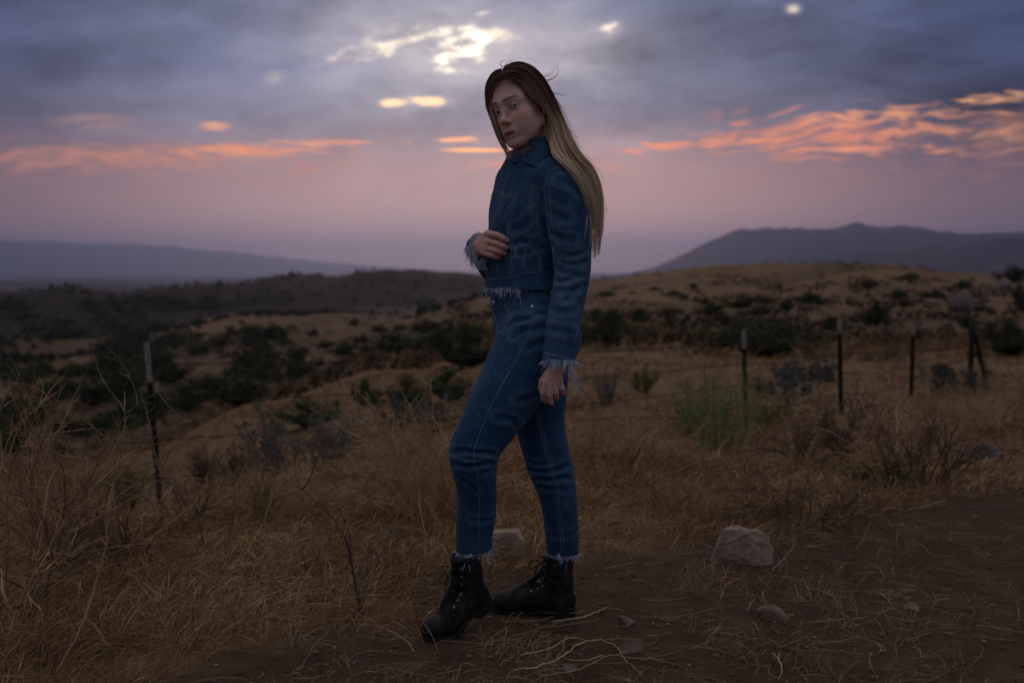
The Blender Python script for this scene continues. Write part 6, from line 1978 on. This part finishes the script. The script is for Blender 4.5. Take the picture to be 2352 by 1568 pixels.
twiggy(1060, 985, 100, 30, 0.7, 41, GREYT + BROWNT, 'pale dry bush just left of the thigh', name='sage_bush', cat_='bush', branch=(6, 3), arch=0.2, r0px=1.2, leaf=(2, 8), leafcols=SAGE, fan=0.25)
twiggy(2200, 905, 80, 30, 0.7, 42, GREYT + PURPLET, 'grey brush at the base of the wooden corner post', name='sage_bush', cat_='bush', branch=(6, 3), arch=0.3, r0px=1.1, leaf=(3, 7), leafcols=SAGE, fan=0.25)

# bare stalks traced from the photograph
def Z4(x, y): return (x * 0.36, y * 0.36 + 752.6)
def Z6(x, y): return (x * 0.5, y * 0.5 + 1081.9)
def stalk(Z, lines, gpx, label, cols, r0=0.0028, depth_jit=0.05, seed=0, name='dry_stalk'):
    g = G(*gpx); Y = g[1]
    r = np.random.default_rng(seed)
    st = []
    for k, ln in enumerate(lines):
        px = [Z(*p) for p in ln]
        A = np.array([P(x, y, Y + (0 if (k == 0 and i == 0) else r.normal(0, depth_jit))) for i, (x, y) in enumerate(px)])
        if k == 0: A = np.vstack([[g - np.array([0, 0, 0.02])], A])
        A = crom(A, 5)
        A[1:-1] += r.normal(0, 0.0015, A[1:-1].shape)
        st.append((A, np.linspace(r0 if k == 0 else r0 * 0.6, r0 * 0.3, len(A)), 0 if k == 0 else 1))
        # little snapped side twigs
        for _ in range(5):
            i = r.integers(len(A) // 3, len(A) - 1); d = A[i] - A[i - 1]; d = d / np.linalg.norm(d) + r.normal(0, 0.8, 3); d /= np.linalg.norm(d)
            L_ = r.uniform(0.01, 0.05)
            st.append((np.array([A[i], A[i] + d * L_ * 0.5, A[i] + d * L_ + r.normal(0, 0.004, 3)]), np.array([r0 * 0.4, r0 * 0.3, r0 * 0.2]), 1))
    plant(name, label, 'weed', st, cols, seed=seed, base=g)
stalk(Z4, [[(690, 1240), (715, 1100), (735, 1000), (765, 860), (795, 640), (795, 410)], [(800, 530), (735, 440), (680, 370), (630, 270), (585, 140)], [(875, 490), (865, 400), (800, 260), (740, 180), (655, 95)], [(800, 560), (860, 500), (950, 440), (1100, 360), (1240, 290), (1310, 240)], [(740, 1000), (800, 920), (930, 740), (900, 690)], [(735, 990), (600, 880), (530, 810), (490, 730)]],
      (243, 1290), 'tall thin branching stalk standing left of the leaning post', GREYT + DRYTAN, 0.0036, seed=1)
stalk(Z4, [[(1440, 1450), (1470, 1300), (1490, 1150), (1488, 950), (1470, 790)], [(1490, 960), (1420, 930), (1360, 925)], [(1490, 1010), (1510, 960), (1540, 900)], [(1485, 860), (1510, 845), (1540, 825)]], (518, 1290), 'single straight bare stalk in the straw between post and figure', BROWNT, 0.0026, seed=2)
stalk(Z4, [[(1310, 1480), (1290, 1330), (1240, 1160), (1165, 1045), (1040, 970)], [(1165, 1045), (1100, 1010), (1030, 960)]], (474, 1300), 'thin dark stalk leaning left, beside the straight one', BROWNT + PURPLET, 0.0026, seed=3)
stalk(Z4, [[(870, 1510), (940, 1370), (1010, 1200), (960, 1090), (900, 1040)], [(1010, 1200), (1020, 1100), (1120, 980), (1180, 740), (1220, 630)], [(1030, 950), (990, 800), (960, 640), (900, 430)], [(1220, 600), (1150, 570), (1080, 500), (990, 390)]], (305, 1320), 'forked pale stalk crossing in front of the leaning post', GREYT + DRYTAN, 0.0032, seed=4)
stalk(Z4, [[(2255, 1560), (2230, 1440), (2200, 1330), (2085, 1170), (2000, 1090), (1905, 1005)], [(2235, 1460), (2240, 1390), (2236, 1330)], [(1930, 1030), (1990, 930), (1990, 820)]], (830, 1415), 'thick purplish stick leaning left in front of the straw weed', PURPLET, 0.0048, seed=5)
stalk(Z4, [[(1690, 1210), (1730, 1100), (1735, 950), (1700, 850), (1640, 750)], [(1735, 960), (1790, 1060), (1815, 1160)]], (610, 1260), 'curved pale stem in the yellowish weed', DRYTAN, 0.0020, seed=6)
stalk(Z6, [[(255, 935), (370, 730), (440, 520), (488, 345), (495, 200), (520, 50)]], (118, 1560), 'thick tan stem arching up from the lower left corner', DRYTAN, 0.0062, seed=7)
stalk(Z6, [[(110, 650), (165, 505), (250, 415), (330, 325), (358, 240), (348, 100)], [(250, 415), (150, 400), (60, 330)]], (60, 1470), 'pale stem bending twice near the left edge', DRYTAN, 0.0048, seed=8)
stalk(Z6, [[(235, 945), (205, 720), (172, 570), (200, 490)], [(190, 640), (120, 560), (90, 470)]], (112, 1555), 'thin pale stem rising beside the thick tan one', DRYTAN, 0.0040, seed=9)
stalk(Z6, [[(25, 960), (40, 770), (90, 610), (170, 470), (230, 350)], [(60, 690), (20, 560), (5, 450)]], (10, 1562), 'blurred tan stem in the lower left corner', DRYTAN, 0.0070, seed=10)
stalk(Z6, [[(1665, 640), (1650, 540), (1615, 400), (1605, 280)], [(1660, 600), (1680, 480), (1700, 360)], [(1650, 540), (1650, 430)], [(1655, 560), (1720, 460), (1735, 400), (1715, 360)]], (833, 1412), 'short forked twig standing left of the front boot', PURPLET + GREYT, 0.0034, seed=11)
stalk(Z6, [[(1690, 960), (1640, 850), (1625, 740), (1640, 700)]], (846, 1562), 'thin grey stem lying toward the bottom edge left of the boot', GREYT, 0.0030, seed=12)
def Z7(x, y): return ((1250 + x / 1.8816) * SF, (1150 + y / 1.8816) * SF)
stalk(Z7, [[(1080, 640), (1120, 570), (1180, 470), (1260, 390)], [(1180, 470), (1250, 400), (1300, 330)]], (1716, 1405), 'grey forked stick lying in the dirt below the large tan stone', GREYT, 0.0040, 0.02, seed=13)
stalk(Z7, [[(720, 395), (850, 375), (940, 345), (1050, 305), (1160, 265), (1260, 255)]], (1545, 1290), 'long pale stick lying across the large tan stone', GREYT, 0.0036, 0.01, seed=14)
stalk(Z7, [[(1530, 440), (1560, 380), (1620, 300), (1650, 200), (1665, 60)]], (1900, 1320), 'single curved stem rising from the dirt right of the tan stone', BROWNT + DRYTAN, 0.0024, seed=15)
stalk(Z7, [[(1545, 460), (1450, 330), (1360, 210), (1330, 140), (1300, 60)], [(1500, 250), (1420, 120), (1370, 80)]], (1905, 1325), 'long thin stem slanting left above the large tan stone', GREYT + BROWNT, 0.0024, seed=16)
def lying(Z, lines, label, cols, r0, seed, name='straw_stem'):
    r = np.random.default_rng(seed); st = []
    for k, ln in enumerate(lines):
        A = crom(np.array([G(*Z(*p)) for p in ln]), 6)
        A[:, 2] += 0.010 + 0.012 * np.sin(np.linspace(0, 3.1, len(A))) + r.normal(0, 0.0015, len(A))
        st.append((A, np.full(len(A), r0) * np.linspace(1, 0.5, len(A)), 0 if k == 0 else 1))
    plant(name, label, 'weed', st, cols, seed=seed)
lying(Z7, [[(5, 930), (120, 925), (240, 880), (300, 830), (390, 800), (480, 820)], [(240, 880), (330, 900), (450, 880), (560, 890), (700, 885)], [(130, 960), (300, 945), (400, 900), (520, 850)], [(480, 820), (520, 900), (600, 960)], [(40, 860), (160, 850), (260, 800), (330, 790)]], 'sprawl of tan straw stems on the dirt below the back boot', DRYTAN, 0.0034, 51)
lying(Z7, [[(185, 705), (300, 705), (380, 680), (435, 640)]], 'single tan straw curving just behind the back heel', DRYTAN, 0.0030, 52)
lying(Z7, [[(0, 780), (120, 755), (260, 740), (370, 715), (400, 690)]], 'thick dark root lying under the back heel', BROWNT, 0.0055, 53, name='root')
lying(Z7, [[(1190, 850), (1225, 900), (1240, 950), (1225, 970)], [(1225, 900), (1225, 850)]], 'small hooked twig on the bare dirt near the bottom edge', DRYTAN, 0.0030, 54, name='twig')
lying(Z7, [[(1815, 185), (1900, 180), (1970, 160), (2000, 140)]], 'thin curved straw lying on the bare track at right', DRYTAN, 0.0028, 55)
lying(Z6, [[(1310, 640), (1330, 720), (1340, 820)]], 'short pale stem lying in the bare patch left of the front boot', GREYT, 0.0030, 58)
lying(Z6, [[(1540, 740), (1450, 830), (1380, 930)]], 'pale stem lying aslant in the bare patch at the bottom', GREYT, 0.0030, 56)
lying(Z6, [[(100, 830), (300, 760), (440, 720), (560, 700)]], 'dark stick lying in the grass at lower left', BROWNT, 0.0045, 57, name='twig')

# ------------------------------------------------------------------ shrubs
def shrub_mesh(seed, n_leaf, n_clump=16, leaf=0.10, flat=0.75):
    """unit shrub: leaf-sized faces in uneven clumps, half-width 0.5, height 1"""
    r = np.random.default_rng(seed)
    c = r.normal(0, 0.30, (n_clump, 3)); c[:, 2] = 0.30 + 0.42 * r.random(n_clump) - 0.7 * np.hypot(c[:, 0], c[:, 1]) ** 2
    cr = r.uniform(0.10, 0.24, n_clump)
    k = r.integers(0, n_clump, n_leaf)
    d = r.normal(size=(n_leaf, 3)); d /= np.linalg.norm(d, axis=1)[:, None]
    rad = cr[k] * r.random(n_leaf) ** 0.40
    p = c[k] + d * rad[:, None]
    p[:, 2] = np.abs(p[:, 2])
    a = r.normal(size=(n_leaf, 3)); a = a + d * 0.8; a /= np.linalg.norm(a, axis=1)[:, None]
    b = np.cross(a, r.normal(size=(n_leaf, 3))); b /= np.linalg.norm(b, axis=1)[:, None]
    s = leaf * r.uniform(0.55, 1.2, n_leaf)[:, None]
    V = np.stack([p - a * s * 0.5, p + b * s * 0.30, p + a * s * 0.5, p - b * s * 0.30], 1).reshape(-1, 3)
    V[:, :2] /= np.percentile(np.abs(V[:, :2]), 95) * 2; V[:, 2] /= np.percentile(V[:, 2], 96)
    return V, np.arange(n_leaf * 4).reshape(-1, 4)
def shrub_proto(seed, n_leaf, cols, leaf, nc=16):
    V, F = shrub_mesh(seed, n_leaf, nc, leaf)
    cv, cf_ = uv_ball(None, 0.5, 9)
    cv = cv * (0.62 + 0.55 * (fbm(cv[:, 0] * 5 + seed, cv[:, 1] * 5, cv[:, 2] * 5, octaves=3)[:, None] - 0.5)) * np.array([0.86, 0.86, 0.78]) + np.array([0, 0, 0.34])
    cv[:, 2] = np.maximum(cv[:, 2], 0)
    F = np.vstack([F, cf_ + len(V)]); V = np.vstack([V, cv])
    me_o = mesh_obj('foliage', V, F, M_LEAF, smooth=False)
    r = np.random.default_rng(seed)
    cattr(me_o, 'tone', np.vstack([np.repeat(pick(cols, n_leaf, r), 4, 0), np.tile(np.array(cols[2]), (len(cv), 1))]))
    me = me_o.data
    bpy.data.objects.remove(me_o)
    st = []
    for i in range(9):
        a = r.random() * 6.28; q = np.array([math.cos(a), math.sin(a), 0]) * r.uniform(0.1, 0.32)
        st.append(crom(np.array([q * 0.15, q * 0.5 + [0, 0, 0.25], q + [0, 0, 0.6]]), 3))
    v, f = tubes(st, [np.linspace(0.025, 0.008, len(s)) for s in st], 4)
    so = mesh_obj('stem', v, f, M_TWIG); cattr(so, 'tone', np.tile((0.05, 0.038, 0.03), (len(v), 1)))
    sm_ = so.data; bpy.data.objects.remove(so)
    return me, sm_
NEARP = [shrub_proto(100 + i, 3200, DARKG, 0.050, 26) for i in range(3)]
GREENP = [shrub_proto(120 + i, 2600, MIDG, 0.055, 22) for i in range(2)]
FARP = [shrub_proto(140 + i, 1500, DARKG, 0.085, 20) for i in range(5)]
def shrub(x, y, w, h, proto, label, group=None, parts=True, name='shrub', i=0, deep=None):
    g = G(x, y); sc = g[1] / FPX
    o = empty(name, tuple(g))
    W, H = w * sc * 1.05, h * sc * 1.05
    dpt = W * (0.75 if deep is None else deep)
    me, st = proto
    f = bpy.data.objects.new('foliage', me); col.objects.link(f); f.parent = o
    f.scale = (W * 1.05, dpt, H * 1.05); f.location = (0, dpt * 0.35, -0.04 * H); f.rotation_euler = (0, 0, 0)
    if parts:
        s = bpy.data.objects.new('stem', st); col.objects.link(s); s.parent = o
        s.scale = (W, dpt, H); s.location = (0, dpt * 0.35, -0.04 * H)
    o.rotation_euler = (0, 0, random.uniform(-0.5, 0.5))
    return tag(o, label, 'shrub', group)
# named ones close by
shrub(1755, 822, 262, 70, NEARP[0], 'wide dark green shrub behind the first white-tipped post on the right')
shrub(1382, 800, 128, 72, NEARP[1], 'dark round shrub behind the right sleeve edge')
shrub(1075, 848, 190, 86, NEARP[2], 'dark green shrub touching the front thigh on its left')
shrub(828, 938, 96, 56, GREENP[0], 'round green shrub standing alone on the golden slope')
shrub(940, 936, 110, 62, GREENP[1], 'mid green shrub left of the thigh, beside the round one')
shrub(1026, 926, 120, 70, GREENP[0], 'tall mid green shrub close to the thigh')
shrub(690, 990, 205, 60, GREENP[1], 'wide green shrub rising behind the sage bushes')
shrub(2124, 798, 78, 36, NEARP[1], 'small dark shrub just right of the thin white-tipped post')
shrub(2312, 822, 120, 78, NEARP[2], 'grey green shrub behind the wooden corner post')
shrub(2170, 862, 60, 22, GREENP[0], 'small low shrub left of the corner post')
RH_ = [(310,385,110,45),(455,390,130,65),(570,370,60,50),(580,425,110,50),(690,440,110,55),(805,355,140,60),(845,410,150,60),(965,408,85,40),(960,310,190,50),(1080,285,200,30),(1030,350,130,40),(1165,325,75,45),(1280,290,120,50),(1345,298,75,35),(1585,215,120,40),(1785,172,105,30),(1725,270,100,45),(1750,308,100,35),(1615,400,140,100),(1420,428,150,65),(1270,430,100,30),(1900,265,180,35),(2060,215,105,35),(2300,185,140,70),(2080,415,150,60),(2340,330,70,120),(1620,500,60,25),(670,495,60,20),(590,520,30,20),(1710,560,80,25),(1380,555,80,35),(700,215,50,25),(600,250,90,20),(400,245,60,15),(250,255,110,25),(500,225,70,15),(660,268,60,25),(1130,215,35,20),(1075,220,25,15),(820,190,80,10),(760,295,70,35),(600,330,120,15)]
ORD = ['leftmost', 'second from the left', 'third from the left', 'fourth from the left', 'fifth from the left', 'sixth from the left', 'seventh from the left', 'eighth from the left', 'ninth from the left', 'tenth from the left', 'eleventh from the left', 'twelfth from the left', 'thirteenth from the left', 'fourteenth from the left', 'rightmost']
def zoned(items, zones, group, what, parts_h):
    """items (x, y, w, h) in photo pixels; each belongs to the first zone whose lower limit it is above"""
    got = {}
    for it in sorted(items, key=lambda q: q[0]):
        for lim, words in zones:
            if it[1] < lim:
                got.setdefault(words, []).append(it); break
    for words, L_ in got.items():
        for k, (x, y, w, h) in enumerate(L_):
            o_ = ORD[-1] if k == len(L_) - 1 and k > 0 else ORD[min(k, 13)]
            shrub(x, y, w, h, FARP[int(x * 7 + y * 3) % 5], what + ' ' + words + ', ' + o_, group, parts=h > parts_h)
zoned([((zx / 2.045 + 1350) * SF, (zy / 2.045 + 600) * SF, w / 2.045 * SF, h / 2.045 * SF) for zx, zy, w, h in RH_],
      [(668, 'high on the golden ridge at right'), (690, 'on the upper hillside at right'), (712, 'along the middle of the right hillside'), (738, 'low on the right hillside'), (765, 'at the foot of the right hillside'), (9999, 'in the flat field behind the fence')],
      'shrubs dotted over the hillside on the right', 'dark shrub', 18)
LV_ = [(1130,600,120,40),(1130,660,110,40),(1250,620,100,60),(1440,605,80,30),(1490,660,100,30),(1210,672,60,25),(1580,700,120,60),(1660,635,90,35),(1730,585,100,30),(1620,555,70,30),(1950,590,200,50),(2060,605,120,50),(1830,580,60,25),(1820,700,260,90),(2000,690,300,80),(2160,640,200,70),(1340,720,140,60),(1200,735,180,40),(1470,745,80,35),(1190,790,90,45),(1350,830,200,90),(1040,785,80,25),(1090,930,260,110),(960,880,220,80),(860,960,180,90),(800,830,200,80),(700,760,200,80),(880,700,180,60),(980,660,150,50),(560,720,160,60),(780,660,160,50),(640,640,120,50),(480,800,220,90),(330,800,180,60),(180,780,160,50),(80,840,180,70),(250,900,260,80),(420,930,220,100),(560,900,220,100),(600,1000,200,70),(100,1010,260,90),(350,1060,180,50),(450,1040,200,60),(60,1140,160,90),(250,1160,120,50),(700,940,160,80),(300,620,300,45),(120,600,240,50),(500,590,240,50),(250,560,260,36),(700,580,200,40),(450,540,200,30),(100,530,200,30),(50,700,80,25)]
zoned([(zx * 0.5, zy * 0.5 + 470.4, w * 0.5, h * 0.5) for zx, zy, w, h in LV_],
      [(762, 'in the far row of the left valley'), (785, 'in the second row of the left valley'), (808, 'in the third row of the left valley'), (838, 'in the middle of the left valley'), (880, 'in the near part of the left valley'), (930, 'below the valley middle at left'), (9999, 'by the near edge of the left valley')],
      'shrubs crowding the valley on the left', 'dark shrub', 30)
# the thickets that run together on the valley side
def valley_scrub():
    r = np.random.default_rng(71)
    V0s = [shrub_mesh(200 + i, 170, 14, 0.20) for i in range(4)]
    VV, FF, TT, b, n = [], [], [], 0, 0
    cand = []
    for _ in range(7000):
        x, y = r.uniform(-420, 1130), r.uniform(688, 1020)
        crest = np.interp(x, [-50, 0, 300, 600, 900, 1150], [1062, 1055, 1000, 890, 812, 770])
        if y > crest - 4: continue
        if ((x - 520) / 190) ** 2 + ((y - 742) / 30) ** 2 < 1 or ((x - 920) / 130) ** 2 + ((y - 722) / 16) ** 2 < 1 or ((x - 100) / 130) ** 2 + ((y - 822) / 24) ** 2 < 1 or ((x - 140) / 80) ** 2 + ((y - 960) / 40) ** 2 < 1: continue
        dens = fbm(x / 150 + 3, y / 48, octaves=3)
        if r.random() > sm(dens, 0.46, 0.60) * (1.0 if x < 760 else 0.55) * np.interp(y, [688, 780, 1020], [1, 0.6, 0.28]): continue
        cand.append((x, y))
        if len(cand) >= 720: break
    GG = G_many(*zip(*cand))
    for (x, y), g in zip(cand, GG):
        sc = g[1] / FPX
        if g[1] > 1500: continue
        w = r.uniform(26, 62) * np.interp(y, [688, 800, 1000], [0.55, 1.0, 1.7]) * sc; h = w * r.uniform(0.32, 0.48)
        v, f = V0s[r.integers(4)]
        a = r.random() * 6.28; c, s_ = math.cos(a), math.sin(a)
        q = np.stack([v[:, 0] * c - v[:, 1] * s_, v[:, 0] * s_ + v[:, 1] * c, v[:, 2]], 1) * np.array([w, w * 0.8, h]) + g
        VV.append(q); FF.append(f + b); b += len(q); TT.append(np.repeat(pick(DARKG, len(f), r), 4, 0)); n += 1
        if n >= 620: break
    o = mesh_obj('valley_scrub', np.vstack(VV), np.vstack(FF), M_LEAF, smooth=False)
    cattr(o, 'tone', np.vstack(TT))
    tag(o, 'dark green thickets running together over the valley at left', 'scrub', kind='stuff')
valley_scrub()
# the scrub beyond, too far and too many to count
def far_scrub():
    r = np.random.default_rng(61)
    n = 9000
    rad = np.exp(r.uniform(math.log(380), math.log(2600), n)); a = np.radians(r.uniform(-29, 29, n))
    x, y = rad * np.sin(a), rad * np.cos(a); azd = np.degrees(a)
    n1 = fbm(x / 60 + 8, y / 60, octaves=5)
    keep = (r.random(n) < sm(n1, 0.47, 0.60) * sm(-azd, -3, 3))
    x, y, rad = x[keep], y[keep], rad[keep]; n = len(x)
    V0, F0 = shrub_mesh(62, 34, 6, 0.55)
    s = r.uniform(1.0, 2.4, n) * (1 + rad / 1500)
    V = V0[None] * np.stack([s * 1.5, s * 1.5, s * 0.8], 1)[:, None]
    V = V + np.stack([x, y, ground_z(x, y) - 0.1], 1)[:, None]
    F = F0[None] + (np.arange(n) * len(V0))[:, None, None]
    o = mesh_obj('distant_scrub', V.reshape(-1, 3), F.reshape(-1, 4), M_LEAF, smooth=False)
    cattr(o, 'tone', np.repeat(pick(DARKG, n, r), len(V0), 0))
    tag(o, 'dark scrub spread over the far slopes and valley', 'scrub', kind='stuff')
far_scrub()
# low brown tufts that roughen the open slopes
def slope_tufts():
    r = np.random.default_rng(81)
    n = 5200
    rad = np.exp(r.uniform(math.log(30), math.log(420), n)); a = np.radians(r.uniform(-27, 29, n))
    x, y = rad * np.sin(a), rad * np.cos(a)
    keep = r.random(n) < sm(fbm(x / 14 + 2, y / 14, octaves=4), 0.42, 0.60)
    x, y, rad = x[keep], y[keep], rad[keep]; n = len(x)
    V0, F0 = shrub_mesh(82, 22, 6, 0.42)
    s_ = r.uniform(0.25, 0.75, n) * (0.7 + rad / 200)
    V = V0[None] * np.stack([s_ * 1.4, s_ * 1.4, s_ * 0.6], 1)[:, None] + np.stack([x, y, ground_z(x, y) - 0.03], 1)[:, None]
    F = F0[None] + (np.arange(n) * len(V0))[:, None, None]
    o = mesh_obj('slope_tufts', V.reshape(-1, 3), F.reshape(-1, 4), M_LEAF, smooth=False)
    cattr(o, 'tone', np.repeat(pick([(0.085, 0.055, 0.032), (0.055, 0.050, 0.026), (0.12, 0.080, 0.045)], n, r), len(V0), 0))
    tag(o, 'low brown tufts and weeds dotted over the open slopes', 'scrub', kind='stuff')
slope_tufts()
